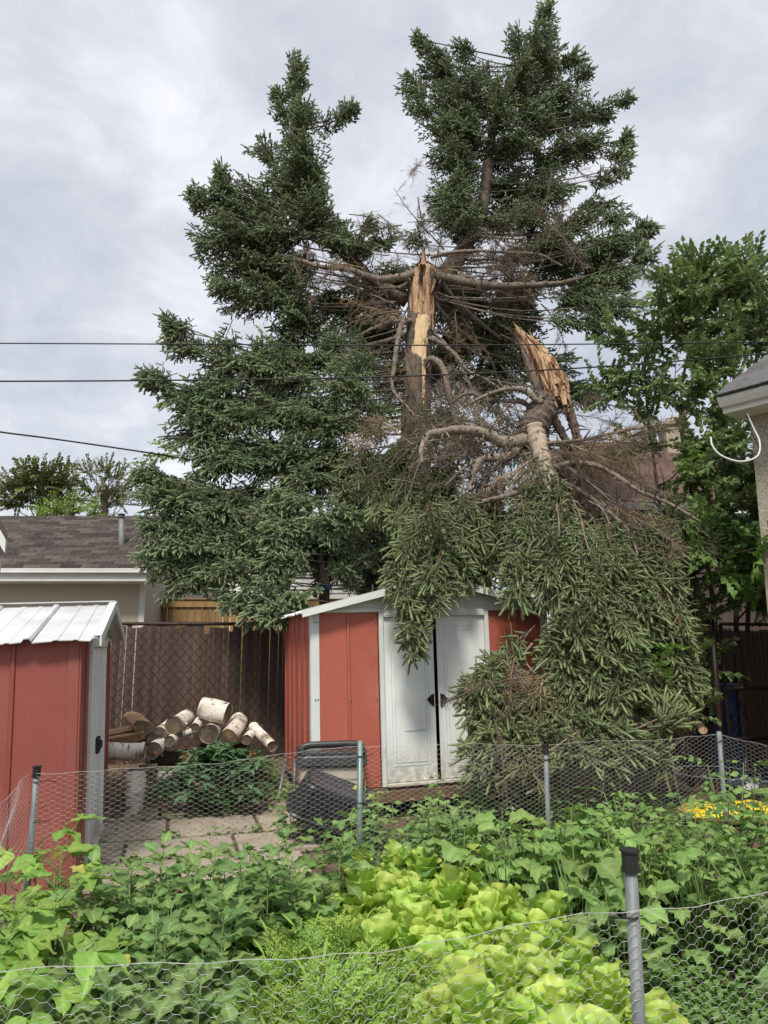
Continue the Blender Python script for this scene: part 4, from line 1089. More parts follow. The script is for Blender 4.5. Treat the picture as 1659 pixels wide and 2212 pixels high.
# clumps: px, py, half width px, half height px, distance, axis, sprays
CL = [
 # left leader
 (645, 140, 16, 28, 11.4, 'L', 6, 's'), (641, 180, 26, 30, 11.4, 'L', 7, 's'), (650, 232, 34, 34, 11.4, 'L', 8, 's'), (722, 262, 34, 18, 11.3, 'L', 5, 's'), (752, 243, 14, 12, 11.3, 'L', 3, 's'),
 (602, 238, 18, 24, 11.4, 'L', 4, 's'), (635, 295, 44, 36, 11.5, 'L', 9, 's'), (566, 325, 38, 24, 11.2, 'L', 7, 's'), (640, 362, 52, 36, 11.4, 'L', 9, 'm'), (655, 425, 48, 36, 11.5, 'L', 8, 'm'),
 (600, 400, 40, 30, 11.2, 'L', 6, 'm'), (690, 482, 46, 30, 11.5, 'L', 7, 'm'), (430, 432, 18, 18, 10.6, 'L', 5, 's'), (480, 398, 24, 24, 10.7, 'L', 5, 's'), (475, 440, 46, 36, 10.8, 'L', 9, 'm'),
 (520, 440, 46, 36, 11.2, 'L', 8, 'm'), (500, 500, 60, 44, 10.9, 'L', 10, 'm'), (455, 520, 32, 32, 10.8, 'L', 7, 'm'), (565, 500, 56, 44, 11.2, 'L', 9, 'm'), (545, 570, 70, 44, 11.1, 'L', 10, 'm'),
 (480, 615, 32, 32, 10.8, 'L', 7, 'm'), (540, 640, 60, 36, 11.0, 'L', 9, 'm'), (620, 565, 56, 46, 11.3, 'L', 8, 'm'), (612, 655, 60, 36, 11.2, 'L', 9, 'm'), (690, 640, 46, 46, 11.8, 'L', 6, 'm'),
 (650, 705, 60, 32, 11.4, 'L', 8, 'm'), (740, 520, 40, 22, 11.6, 'L', 6, 's'), (800, 486, 14, 16, 11.6, 'L', 3, 's'), (830, 520, 40, 18, 11.9, 'L', 5, 's'), (890, 520, 30, 18, 12.2, 'R', 4, 's'),
 (745, 690, 50, 50, 12.0, 'T', 6, 'm'), (810, 650, 40, 50, 12.2, 'T', 5, 'm'),
 # right leader
 (1180, 26, 15, 28, 12, 'R', 6, 's'), (1175, 68, 30, 28, 12, 'R', 7, 's'), (1122, 92, 30, 32, 12, 'R', 6, 's'), (1192, 118, 42, 34, 11.9, 'R', 8, 's'), (1150, 165, 56, 36, 12, 'R', 9, 'm'),
 (1238, 128, 26, 32, 12, 'R', 6, 's'), (1268, 165, 20, 22, 12, 'R', 4, 's'), (1222, 200, 46, 40, 12.1, 'R', 8, 'm'), (1255, 248, 36, 34, 12, 'R', 7, 's'), (1165, 238, 52, 36, 11.8, 'R', 8, 'm'), (1300, 235, 30, 20, 12, 'R', 5, 's'),
 (912, 95, 14, 18, 11.8, 'R', 4, 's'), (938, 125, 30, 30, 11.8, 'R', 7, 's'), (1000, 112, 22, 32, 11.9, 'R', 5, 's'), (962, 165, 46, 36, 11.8, 'R', 9, 'm'), (1032, 150, 32, 34, 12, 'R', 6, 's'),
 (895, 195, 22, 20, 11.7, 'R', 5, 's'), (915, 232, 34, 28, 11.7, 'R', 7, 's'), (978, 225, 52, 40, 11.8, 'R', 9, 'm'), (1050, 215, 38, 40, 12.1, 'R', 7, 'm'), (958, 292, 44, 36, 11.8, 'R', 9, 'm'), (1010, 300, 40, 40, 12.2, 'R', 7, 'm'),
 (950, 345, 30, 30, 11.9, 'R', 6, 's'), (1110, 300, 50, 36, 12.4, 'R', 7, 'm'), (1285, 300, 48, 24, 12, 'R', 8, 'm'), (1235, 320, 42, 28, 12.1, 'R', 7, 'm'), (1340, 328, 22, 26, 12, 'R', 5, 's'), (1310, 385, 42, 20, 11.9, 'R', 7, 's'), (1345, 360, 18, 20, 11.9, 'R', 4, 's'),
 (1000, 370, 30, 40, 12.3, 'R', 5, 'm'), (948, 430, 26, 28, 12, 'R', 6, 's'), (965, 480, 36, 28, 12, 'R', 7, 's'), (1290, 438, 48, 20, 12, 'R', 7, 's'), (1335, 468, 28, 20, 11.9, 'R', 5, 's'), (1250, 480, 50, 30, 12.1, 'R', 7, 'm'),
 (1130, 420, 46, 46, 12.5, 'R', 6, 'm'), (1180, 390, 40, 40, 12.5, 'R', 5, 'm'), (1190, 500, 50, 40, 12.4, 'R', 6, 'm'), (1080, 470, 36, 40, 12.6, 'R', 5, 'm'),
 (1392, 500, 22, 24, 11.4, 'R', 5, 's'), (1340, 520, 52, 34, 11.4, 'R', 9, 'm'), (1396, 555, 28, 34, 11.2, 'R', 6, 's'), (1272, 550, 54, 36, 11.6, 'R', 8, 'm'), (1350, 595, 46, 38, 11.1, 'R', 9, 'm'), (1330, 655, 46, 36, 10.9, 'R', 9, 'm'),
 (1262, 635, 46, 36, 11.3, 'R', 8, 'm'), (1232, 690, 38, 22, 11.0, 'R', 6, 's'), (1300, 700, 36, 20, 10.9, 'R', 5, 's'), (1010, 640, 50, 60, 12.8, 'T', 6, 'l'), (1090, 680, 60, 60, 12.9, 'T', 7, 'l'), (1150, 620, 50, 50, 12.7, 'T', 6, 'l'), (1000, 760, 60, 60, 13, 'T', 7, 'l'), (1090, 790, 60, 50, 13, 'T', 7, 'l'),
 (660, 330, 40, 40, 10.9, 'L', 7, 'm'), (675, 440, 40, 36, 10.9, 'L', 7, 'm'), (655, 250, 26, 34, 11.0, 'L', 6, 's'), (720, 500, 40, 30, 11.0, 'L', 6, 'm'), (780, 530, 36, 20, 11.2, 'L', 5, 's'), (1120, 150, 40, 36, 11.5, 'R', 7, 'm'), (1090, 220, 36, 36, 11.5, 'R', 7, 'm'), (1155, 90, 30, 34, 11.6, 'R', 6, 's'), (1010, 190, 40, 36, 11.5, 'R', 7, 'm'), (1000, 260, 40, 36, 11.5, 'R', 7, 'm'), (1130, 280, 40, 36, 11.6, 'R', 6, 'm'), (985, 330, 30, 36, 11.6, 'R', 6, 'm'), (970, 400, 30, 40, 11.7, 'R', 6, 'm'), (1210, 260, 50, 40, 12.4, 'R', 8, 'm'), (1200, 140, 50, 50, 12.5, 'R', 7, 'm'), (940, 150, 30, 30, 12.2, 'R', 6, 'm'),
 (560, 440, 60, 50, 11.8, 'L', 8, 'm'), (520, 560, 70, 60, 11.8, 'L', 9, 'l'), (600, 610, 70, 60, 11.9, 'L', 9, 'l'), (1330, 560, 60, 60, 12, 'R', 9, 'l'), (1290, 600, 60, 60, 12, 'R', 8, 'l'), (1220, 560, 60, 50, 12.3, 'R', 7, 'l'), (640, 400, 50, 60, 12, 'L', 7, 'm'), (610, 480, 50, 50, 11.0, 'L', 7, 'm'),
 (1000, 420, 34, 46, 11.8, 'R', 7, 'm'), (1008, 485, 34, 30, 11.7, 'R', 6, 'm'), (1095, 400, 34, 44, 12.3, 'R', 7, 'm'), (1115, 470, 44, 40, 11.9, 'R', 7, 'm'), (1165, 445, 44, 36, 12.1, 'R', 7, 'm'), (1205, 415, 36, 30, 12.1, 'R', 6, 'm'), (1155, 540, 50, 36, 11.8, 'R', 7, 'm'), (1210, 520, 40, 36, 11.7, 'R', 7, 'm'), (970, 440, 30, 40, 11.6, 'R', 6, 'm'), (1085, 330, 34, 36, 12.2, 'R', 6, 'm'), (1180, 340, 40, 30, 12.2, 'R', 6, 'm'),
 (955, 650, 50, 60, 13.2, 'T', 9, 'l'), (1040, 650, 60, 60, 13.4, 'T', 9, 'l'), (1120, 650, 60, 60, 13.4, 'T', 9, 'l'), (1000, 730, 60, 60, 13.4, 'T', 9, 'l'), (1080, 745, 60, 60, 13.4, 'T', 9, 'l'), (1140, 730, 40, 50, 13.2, 'T', 7, 'l'), (960, 830, 60, 60, 13.2, 'T', 9, 'l'), (1060, 850, 60, 60, 13.2, 'T', 9, 'l'), (770, 720, 50, 60, 13, 'T', 8, 'l'), (830, 740, 50, 60, 13.2, 'T', 8, 'l'), (780, 640, 50, 50, 12.8, 'T', 7, 'l'), (840, 610, 40, 40, 12.8, 'T', 6, 'l'), (850, 830, 60, 60, 13, 'T', 8, 'l'),
 (415, 418, 10, 12, 10.6, 'L', 3, 's'), (478, 372, 10, 18, 10.7, 'L', 4, 's'), (602, 205, 10, 18, 11.4, 'L', 3, 's'), (765, 236, 8, 8, 11.3, 'L', 2, 's'), (1310, 250, 14, 14, 12, 'R', 4, 's'), (1352, 300, 12, 16, 12, 'R', 4, 's'), (885, 170, 10, 12, 11.7, 'R', 3, 's'), (1400, 490, 12, 16, 11.3, 'R', 4, 's'), (905, 85, 8, 10, 11.8, 'R', 3, 's'), (365, 695, 10, 12, 9.8, 'T', 3, 's'), (318, 815, 10, 10, 9.5, 'T', 3, 's'), (306, 1022, 10, 8, 9.2, 'T', 3, 's'), (1355, 215, 10, 10, 12, 'R', 3, 's'),
 # lower left skirts
 (372, 712, 18, 20, 9.8, 'T', 5, 's'), (398, 752, 34, 26, 9.9, 'T', 7, 's'), (332, 822, 18, 16, 9.5, 'T', 5, 's'), (368, 852, 32, 28, 9.6, 'T', 7, 's'), (478, 790, 58, 34, 10, 'T', 9, 'm'), (430, 850, 56, 40, 9.8, 'T', 9, 'm'),
 (560, 795, 60, 30, 10, 'T', 9, 'm'), (640, 815, 60, 34, 10.1, 'T', 9, 'm'), (738, 838, 56, 34, 10.0, 'T', 9, 'm'), (505, 895, 74, 44, 9.7, 'T', 11, 'm'), (605, 895, 70, 46, 9.8, 'T', 10, 'm'), (722, 915, 54, 46, 9.9, 'T', 9, 'm'), (420, 935, 54, 40, 9.7, 'T', 9, 'm'),
 (468, 995, 74, 40, 9.6, 'T', 10, 'm'), (600, 995, 68, 46, 9.8, 'T', 10, 'm'), (690, 980, 46, 40, 9.9, 'T', 8, 'm'), (325, 1032, 22, 18, 9.2, 'T', 5, 's'), (352, 1080, 44, 40, 9.3, 'T', 9, 'm'), (450, 1085, 68, 46, 9.4, 'T', 10, 'm'), (570, 1095, 64, 40, 9.5, 'T', 10, 'm'),
 (330, 1140, 34, 34, 9.2, 'T', 8, 's'), (402, 1165, 68, 40, 9.2, 'T', 10, 'm'), (522, 1185, 60, 40, 9.2, 'T', 10, 'm'), (640, 1078, 40, 28, 9.1, 'T', 8, 's'), (600, 1140, 60, 38, 9.0, 'T', 10, 'm'), (700, 1130, 44, 34, 9.0, 'T', 8, 's'), (755, 1120, 30, 22, 9.0, 'T', 6, 's'),
 (340, 1215, 36, 30, 9.2, 'T', 8, 's'), (395, 1240, 52, 34, 9.2, 'T', 9, 'm'), (440, 1225, 44, 36, 9.3, 'T', 7, 'm'), (500, 1240, 40, 30, 9.0, 'T', 7, 's'), (562, 1245, 48, 40, 8.9, 'T', 9, 's'), (622, 1205, 46, 30, 8.9, 'T', 8, 's'), (572, 1305, 38, 30, 8.8, 'T', 8, 's'), (602, 1330, 26, 20, 8.7, 'T', 6, 's'), (520, 1300, 30, 30, 8.9, 'T', 6, 's'), (625, 1290, 30, 22, 8.8, 'T', 5, 's'),
 (810, 1230, 40, 50, 10.2, 'T', 9, 'm'), (790, 1130, 50, 50, 10.2, 'T', 9, 'm'), (850, 1180, 50, 60, 10.4, 'T', 9, 'm'), (770, 1060, 50, 50, 10.2, 'T', 8, 'm'), (730, 1010, 50, 50, 10.2, 'T', 8, 'm'), (840, 1270, 40, 30, 10.2, 'T', 7, 's'), (700, 1200, 50, 50, 10.6, 'T', 8, 'l'), (560, 1180, 70, 60, 10.6, 'T', 9, 'l'), (450, 1200, 60, 50, 10.2, 'T', 8, 'l'), (380, 1060, 50, 50, 10.2, 'T', 8, 'l'), (440, 900, 50, 50, 10.4, 'T', 8, 'l'), (520, 980, 80, 60, 10.6, 'T', 9, 'l'), (660, 900, 70, 60, 10.8, 'T', 9, 'l'), (1040, 1260, 50, 50, 10.4, 'T', 7, 'l'), (960, 1220, 60, 60, 10.6, 'T', 8, 'l'), (1080, 1170, 60, 60, 10.6, 'T', 8, 'l'), (560, 760, 40, 20, 10.3, 'T', 6, 's'), (660, 780, 50, 24, 10.4, 'T', 7, 'm'), (760, 790, 50, 30, 10.6, 'T', 6, 'm'), (480, 740, 40, 20, 10.1, 'T', 5, 's'),
 (760, 1185, 36, 46, 9.4, 'T', 7, 's'), (745, 1240, 34, 30, 9.4, 'T', 6, 's'), (800, 1150, 36, 40, 9.8, 'T', 6, 's'), (660, 1040, 50, 40, 9.6, 'T', 7, 'm'), (800, 900, 40, 40, 10.6, 'T', 6, 'm'), (500, 1090, 80, 70, 10.4, 'T', 8, 'l'), (640, 1010, 80, 70, 10.8, 'T', 8, 'l'), (420, 1130, 70, 60, 10.4, 'T', 8, 'l'), (560, 860, 80, 50, 10.9, 'T', 8, 'l'),
 (820, 1010, 70, 60, 11.0, 'T', 7, 'l'), (880, 1080, 80, 70, 11.2, 'T', 7, 'l'), (700, 760, 50, 40, 11.4, 'T', 6, 'm'), (610, 740, 40, 26, 11.6, 'T', 5, 'm'), (1190, 800, 50, 60, 12.6, 'T', 6, 'l'), (1270, 850, 40, 50, 12.2, 'T', 5, 'l'), (1000, 930, 70, 60, 12, 'T', 7, 'l'), (1130, 960, 70, 60, 12, 'T', 7, 'l'),
]
SZ = {'t': (.9, .1, 0, 0), 's': (.3, .6, .1, 0), 'm': (.05, .35, .5, .1), 'l': (0, .05, .5, .45)}
AXES = {'L': AXL, 'R': AXR, 'T': AXT}
for (px, py, hw, hh, Z, ax, n, s) in CL:
    if s == 's' and hw <= 28: s = 't'; n = int(n * 1.7) + 1
    c = P(px, py, Z); k = Z / FPX * 1.02
    rad = (hw * k, min(hw, hh) * k * 1.1, hh * k)
    lo = py > 700
    a = near_axis(AXES[ax], c, -.25 if not lo else .35)
    bough(sp, c, rad, a, n, SZ[s], LIVE, droop=(.28 if lo else (.12 if 330 < py < 720 else 0.0)), up=.30 if py < 330 else .2, dead=(1 if Z > 11 and py > 380 and rng.random() < .6 else 0), limb_r=.011 + .005 * (s != 's'))
# dead wood inside the crown
DEADZ = [(760, 640, 60, 60, 11.5, 9), (820, 700, 60, 60, 11.4, 10), (1000, 560, 70, 30, 11.6, 9), (1100, 560, 80, 40, 11.6, 10), (1060, 640, 80, 50, 11.7, 9), (1150, 590, 60, 50, 11.5, 7), (990, 700, 60, 70, 11.8, 8), (800, 800, 40, 50, 11.3, 6), (1020, 870, 50, 30, 10.9, 7), (880, 480, 30, 40, 12, 4), (720, 610, 60, 40, 11.3, 8), (1130, 460, 60, 60, 12, 7), (1180, 520, 50, 50, 11.9, 7), (880, 890, 60, 20, 10.9, 4), (780, 540, 60, 24, 11.6, 6), (940, 540, 60, 20, 11.9, 6), (1080, 740, 60, 50, 11.8, 7), (940, 780, 50, 60, 11.9, 3)]
for (px, py, hw, hh, Z, n) in DEADZ:
    c = P(px, py, Z); k = Z / FPX
    a = near_axis(AXT if py > 570 else AXR, c, .1)
    b = limb(sp, [a, a.lerp(c, .5) + rvec(.05), c], .02, .006, M_['spruce_limb'], 'dead_bough', 5, 4)
    for i in range(n):
        lib = DEAD if rng.random() < .75 else DEADP
        p = c + Vector((rng.normal() * hw * k * .8, rng.normal() * .4, rng.normal() * hh * k * .8))
        dr = ((p - a).normalized() * .7 + rvec(.5) - UP * .35).normalized()
        put('dead_twig', lib[int(rng.integers(len(lib)))], b, TRS(p - dr * .4, frame(dr, UP + rvec(.6)), U(.7, 1.25)))
L3([(960, 540, 11.9), (915, 490, 11.9), (880, 450, 11.9), (850, 405, 11.9)], .018, .004, 'dead_twig')
for k in range(7):
    t = k / 6; p = P(945 - 88 * t, 520 - 105 * t, 11.9); dr = (Vector((rng.normal() * .8, rng.normal() * .3, .5))).normalized()
    put('dead_twig', DEAD[k % 5], sp, TRS(p, frame(dr, UP + rvec(.5)), .42 - .15 * t))

# ------------------------------------------------------------------ the broken top, hanging over the shed
ft = thing('broken_spruce_top', 'snapped spruce top hanging upside down over the shed roof with drooping green boughs', 'fallen treetop', P(1165, 1000, 8.3))
def F3(pts, r0, r1, mat='spruce_limb', nm='limb', n=10): return limb(ft, [P(*q) for q in pts], r0, r1, M_[mat], nm, n, 14, .07)
stem = limb(ft, [P(*q) for q in [(1190, 850, 8.75), (1170, 890, 8.65), (1150, 930, 8.6), (1148, 950, 8.58)]], .165, .19, M_['spruce_bark'], 'trunk', 20, 16, .06)
F3([(1150, 925, 8.5), (1164, 965, 8.42), (1178, 1010, 8.3), (1188, 1050, 8.1), (1196, 1090, 7.9), (1210, 1150, 7.7)], .125, .045, 'pale_bark', 'stem', 14)
F3([(1150, 935, 8.55), (1120, 955, 8.45), (1085, 955, 8.4), (1050, 938, 8.35), (1000, 928, 8.3), (950, 934, 8.3), (925, 940, 8.25), (910, 970, 8.15), (912, 1000, 8.1)], .088, .02)
F3([(1130, 950, 8.5), (1100, 985, 8.4), (1070, 990, 8.3), (1040, 993, 8.25), (1020, 1030, 8.2), (1015, 1060, 8.1)], .07, .02)
F3([(1205, 850, 8.9), (1225, 880, 8.9), (1240, 920, 8.9), (1250, 962, 8.9)], .075, .05, 'spruce_bark')
F3([(1185, 880, 8.8), (1205, 920, 8.8), (1225, 955, 8.8), (1240, 975, 8.8)], .06, .04, 'spruce_bark')
F3([(1165, 905, 8.6), (1130, 870, 8.6), (1060, 866, 8.5), (1010, 850, 8.5), (960, 880, 8.4)], .035, .012)
F3([(1170, 870, 8.5), (1120, 840, 8.5), (1060, 850, 8.4), (1000, 880, 8.35)], .045, .012)
F3([(1180, 1000, 8.3), (1130, 1056, 8.0), (1080, 1075, 7.9), (1030, 1088, 7.8), (985, 1115, 7.6), (955, 1150, 7.4)], .036, .018, 'spruce_limb')
F3([(1190, 1010, 8.3), (1250, 1000, 8.3), (1310, 1015, 8.2), (1380, 1060, 8.0), (1440, 1085, 7.9), (1515, 1128, 7.8)], .036, .015, 'spruce_limb')
F3([(1190, 1030, 8.2), (1260, 1065, 8.0), (1320, 1110, 7.8), (1360, 1150, 7.6), (1378, 1200, 7.4)], .030, .014, 'spruce_limb')
F3([(1200, 1090, 7.8), (1206, 1110, 7.6), (1215, 1140, 7.4)], .03, .012, 'pale_bark')
F3([(1170, 960, 8.4), (1260, 950, 8.5), (1350, 930, 8.5), (1440, 915, 8.4)], .03, .01)
F3([(1090, 990, 8.4), (1020, 1000, 8.4), (960, 1050, 8.3)], .03, .01)
# torn butt: a shell of splintered wood pointing up
bt = [P(1197, 868, 8.72), P(1186, 835, 8.70), P(1172, 795, 8.70), P(1150, 757, 8.70), P(1128, 728, 8.70), P(1114, 708, 8.70)]
rad = [.17, .20, .175, .12, .055, .01]
cc = curve_pts(bt, 7); rr = np.interp(np.linspace(0, 5, len(cc)), range(6), rad)
V = []; NS = 22
ridge = rng.normal(0, .17, NS)
for i, c in enumerate(cc):
    t = (cc[min(i + 1, len(cc) - 1)] - cc[max(i - 1, 0)]).normalized(); u = Vector((1, 0, 0)); u = (u - t * u.dot(t)).normalized(); v = t.cross(u)
    for j in range(NS):
        an = 2 * math.pi * j / NS
        r_ = rr[i] * (1 + ridge[j] + rng.normal(0, .05) + .12 * math.sin(an * 3 + i * .35))
        V.append(tuple(c + u * math.cos(an) * r_ * 1.05 + v * math.sin(an) * r_ * .75))
F = [(i * NS + j, i * NS + (j + 1) % NS, (i + 1) * NS + (j + 1) % NS, (i + 1) * NS + j) for i in range(len(cc) - 1) for j in range(NS)] + [list(range(NS))]
m = MB(); m.add(V, F); butt = m.build('torn_wood', M_['fresh_wood'], ft)
m = MB()
for k in range(70):
    t = U(.02, .85); i = int(t * (len(cc) - 1)); c = cc[i]; ax_ = (cc[min(i + 3, len(cc) - 1)] - cc[max(i - 3, 0)]).normalized()
    o_ = Vector((U(-.6, 1.1), U(-1, .2), 0)).normalized() * rr[i] * U(.8, 1.1); h = U(.12, .40); w = U(.005, .022)
    p = c + o_; lean = (ax_ + rvec(.10)).normalized()
    m.tube([p - lean * h * .6, p, p + lean * h * .35, p + lean * h * .6], [w, w * 1.1, w * .7, .002], 5, flat=.5)
for (px, py, h, w) in [(1176, 790, .26, .045), (1190, 800, .24, .05), (1203, 815, .22, .045), (1212, 835, .2, .045), (1160, 770, .22, .035), (1148, 750, .2, .03), (1215, 855, .16, .05), (1195, 830, .2, .06), (1183, 812, .2, .05)]:
    p = P(px, py, 8.56); lean = (Vector((-.30, -.04, 1)) + rvec(.06)).normalized()
    m.tube([p - lean * h * .8, p - lean * h * .2, p + lean * h * .2, p + lean * h * .5], [w, w * 1.15, w * .8, .004], 6, flat=.55, noise=.12)
sp_o = m.build('splinter', M_['fresh_wood'], butt); sp_o['kind'] = 'stuff'
m = MB()
for k in range(12):
    t = U(.0, .45); i = int(t * (len(cc) - 1)); c = cc[i]; o_ = Vector((U(.1, 1), U(-1, -.2), 0)).normalized() * rr[i] * 1.0
    p = c + o_; h = U(.08, .2); w = U(.02, .045); lean = Vector((U(-.4, .1), U(-.1, .1), 1)).normalized()
    m.tube([p - lean * h * .5, p, p + lean * h * .5], [w, w * 1.2, w * .2], 6, flat=.5, noise=.2)
m.build('crumbled_wood', M_['rot_wood'], butt)
bk_ = [P(1172, 872, 8.60), P(1158, 830, 8.60), P(1144, 790, 8.62), P(1128, 750, 8.66), P(1118, 725, 8.68)]
m = MB(); m.tube(curve_pts(bk_, 6), np.interp(np.linspace(0, 4, 25), range(5), [.06, .07, .055, .035, .01]), 7, noise=.14, flat=.6); m.build('bark_flap', M_['spruce_bark'], butt, smooth=True)
m = MB()
for k in range(7):
    p = P(U(1160, 1195), U(855, 880), 8.55); m.tube([p + UP * .03, p - UP * .04, p - UP * .1 + rvec(.02)], [.05, .06, .02], 7, noise=.2)
m.build('torn_bark', M_['spruce_bark'], butt)

# hanging clumps: px, py, half w, half h, distance, sprays, size, library
FC = [
 (870, 1000, 60, 40, 9.3, 9, 'm', 'H'), (800, 1062, 50, 36, 9.1, 8, 'm', 'H'), (880, 1075, 60, 44, 9.0, 9, 'm', 'H'), (925, 965, 40, 30, 9.2, 6, 'm', 'H'), (955, 1050, 34, 40, 8.8, 6, 'm', 'H'), (740, 1085, 30, 20, 9.2, 5, 's', 'H'), (830, 1120, 40, 30, 8.9, 6, 's', 'H'),
 (905, 1150, 40, 32, 7.9, 8, 's', 'H'), (935, 1185, 54, 38, 7.5, 10, 'm', 'H'), (880, 1225, 44, 36, 7.35, 9, 'm', 'H'), (960, 1228, 44, 36, 7.3, 9, 'm', 'H'), (1005, 1165, 38, 46, 7.6, 8, 'm', 'H'), (868, 1272, 28, 26, 7.15, 6, 's', 'H'), (940, 1270, 42, 26, 7.1, 8, 's', 'H'), (1000, 1235, 26, 30, 7.4, 5, 's', 'H'),
 (893, 1315, 30, 28, 7.0, 7, 's', 'H'), (935, 1308, 26, 18, 7.0, 5, 's', 'H'), (895, 1362, 20, 22, 6.97, 5, 's', 'H'), (892, 1402, 10, 12, 6.95, 3, 's', 'H'),
 (1140, 1115, 44, 36, 7.9, 8, 'm', 'H'), (1190, 1105, 40, 30, 7.7, 7, 'm', 'H'), (1148, 1180, 56, 44, 7.5, 10, 'm', 'H'), (1215, 1165, 54, 46, 7.4, 10, 'm', 'H'), (1130, 1245, 36, 34, 7.25, 8, 's', 'H'), (1200, 1245, 56, 40, 7.15, 10, 'm', 'H'), (1270, 1225, 44, 46, 7.2, 9, 'm', 'H'),
 (1118, 1290, 20, 14, 7.1, 4, 's', 'H'), (1185, 1290, 36, 24, 7.05, 7, 's', 'H'), (1240, 1300, 50, 36, 6.95, 9, 'm', 'H'), (1305, 1285, 40, 40, 7.0, 8, 'm', 'H'),
 (1255, 1370, 50, 40, 6.9, 10, 'm', 'H'), (1325, 1375, 44, 44, 6.95, 9, 'm', 'H'), (1230, 1440, 46, 40, 6.85, 9, 'm', 'H'), (1310, 1450, 50, 44, 6.85, 9, 'm', 'H'), (1255, 1500, 50, 34, 6.8, 9, 'm', 'H'), (1330, 1520, 44, 30, 6.8, 8, 'm', 'H'), (1200, 1400, 24, 40, 6.95, 5, 's', 'H'),
 (1380, 1250, 44, 46, 7.5, 8, 'm', 'D'), (1425, 1320, 40, 40, 7.4, 8, 'm', 'D'), (1455, 1375, 34, 34, 7.3, 7, 'm', 'D'), (1395, 1330, 36, 40, 7.2, 7, 'm', 'H'), (1400, 1420, 44, 40, 7.2, 8, 'm', 'H'), (1452, 1430, 34, 36, 7.2, 7, 's', 'H'), (1420, 1490, 34, 30, 7.1, 6, 's', 'H'), (1470, 1490, 20, 24, 7.2, 4, 's', 'H'), (1390, 1200, 50, 36, 7.7, 7, 'm', 'D'), (1440, 1250, 34, 40, 7.6, 6, 'm', 'D'),
 (1066, 1455, 26, 14, 6.85, 4, 's', 'D'), (1105, 1440, 24, 10, 6.9, 3, 's', 'D'), (1050, 1500, 34, 32, 6.75, 7, 's', 'H'), (1025, 1555, 28, 30, 6.65, 7, 's', 'H'), (1085, 1540, 36, 36, 6.7, 7, 's', 'D'), (1120, 1520, 40, 26, 6.8, 6, 's', 'D'), (1160, 1530, 46, 36, 6.7, 8, 's', 'D'), (1080, 1600, 44, 30, 6.5, 8, 's', 'D'), (1030, 1620, 24, 24, 6.5, 5, 's', 'H'), (1160, 1595, 50, 32, 6.5, 8, 's', 'H'), (1060, 1650, 36, 18, 6.4, 6, 's', 'H'),
 (1240, 1570, 50, 28, 6.6, 8, 's', 'H'), (1320, 1590, 50, 26, 6.6, 8, 's', 'H'), (1230, 1635, 56, 24, 6.3, 8, 's', 'D'), (1330, 1640, 56, 24, 6.4, 8, 's', 'D'), (1430, 1640, 50, 26, 6.6, 7, 's', 'D'), (1140, 1660, 50, 20, 6.2, 7, 's', 'D'),
 (1330, 1200, 40, 40, 7.6, 8, 'm', 'H'), (1350, 1300, 44, 40, 7.3, 8, 'm', 'H'), (1440, 1290, 40, 40, 7.45, 8, 'm', 'H'), (1470, 1350, 30, 40, 7.4, 7, 's', 'H'), (1370, 1480, 44, 36, 7.0, 8, 'm', 'H'), (1440, 1200, 44, 30, 7.7, 7, 's', 'H'), (1480, 1440, 24, 40, 7.3, 6, 's', 'H'), (1020, 1110, 36, 30, 8.2, 6, 's', 'H'), (1060, 1170, 40, 36, 7.9, 7, 's', 'H'), (1045, 1235, 24, 26, 7.6, 5, 's', 'H'), (860, 1140, 40, 26, 8.5, 6, 's', 'H'), (780, 1010, 40, 26, 9.4, 6, 's', 'H'), (1075, 1560, 40, 36, 6.6, 7, 's', 'H'), (1130, 1620, 44, 24, 6.4, 7, 's', 'H'), (1020, 1500, 20, 24, 6.75, 5, 't', 'H'), (1480, 1140, 40, 24, 7.9, 5, 's', 'H'), (1520, 1180, 30, 24, 7.9, 4, 's', 'D'),
 # inner curtain, so that no daylight shows through
 (1200, 1220, 90, 60, 8.3, 9, 'l', 'H'), (1300, 1250, 80, 80, 8.2, 9, 'l', 'H'), (1280, 1420, 80, 80, 7.6, 9, 'l', 'H'), (1390, 1400, 70, 90, 7.9, 9, 'l', 'H'), (950, 1130, 70, 50, 8.8, 8, 'l', 'H'), (1050, 1140, 60, 50, 8.6, 7, 'l', 'D'), (1060, 1200, 50, 50, 8.4, 6, 'l', 'H'), (1330, 1180, 60, 50, 8.3, 8, 'l', 'D'),
]
for (px, py, hw, hh, Z, n, s, lb) in FC:
    if lb == 'D' and (k_ := (px * 7 + py) % 5) < 3 and not (1080 < px < 1180 and py > 1480): lb = 'H'
    c = P(px, py, Z); k = Z / FPX * 1.05
    if py < 1150 and px < 980: a = P(930, 940, 8.4)
    elif px < 1030 and py < 1420: a = P(960, 1140, 7.5)
    elif py < 1560 and px > 1180: a = P(1205 + (px - 1205) * .5, max(1080, py - 160), Z + .35)
    else: a = P(1210 + (px - 1210) * .5, py - 90, Z + .3)
    bough(ft, c, (hw * k, min(hw, hh) * k, hh * k), a, n, SZ[s], HANG if lb == 'H' else DRY, down=(py < 1560), up=.05, droop=.15, limb_mat=M_['spruce_limb'], limb_r=.009, dead=(1 if lb == 'D' and rng.random() < .4 else 0), name='hanging_bough')
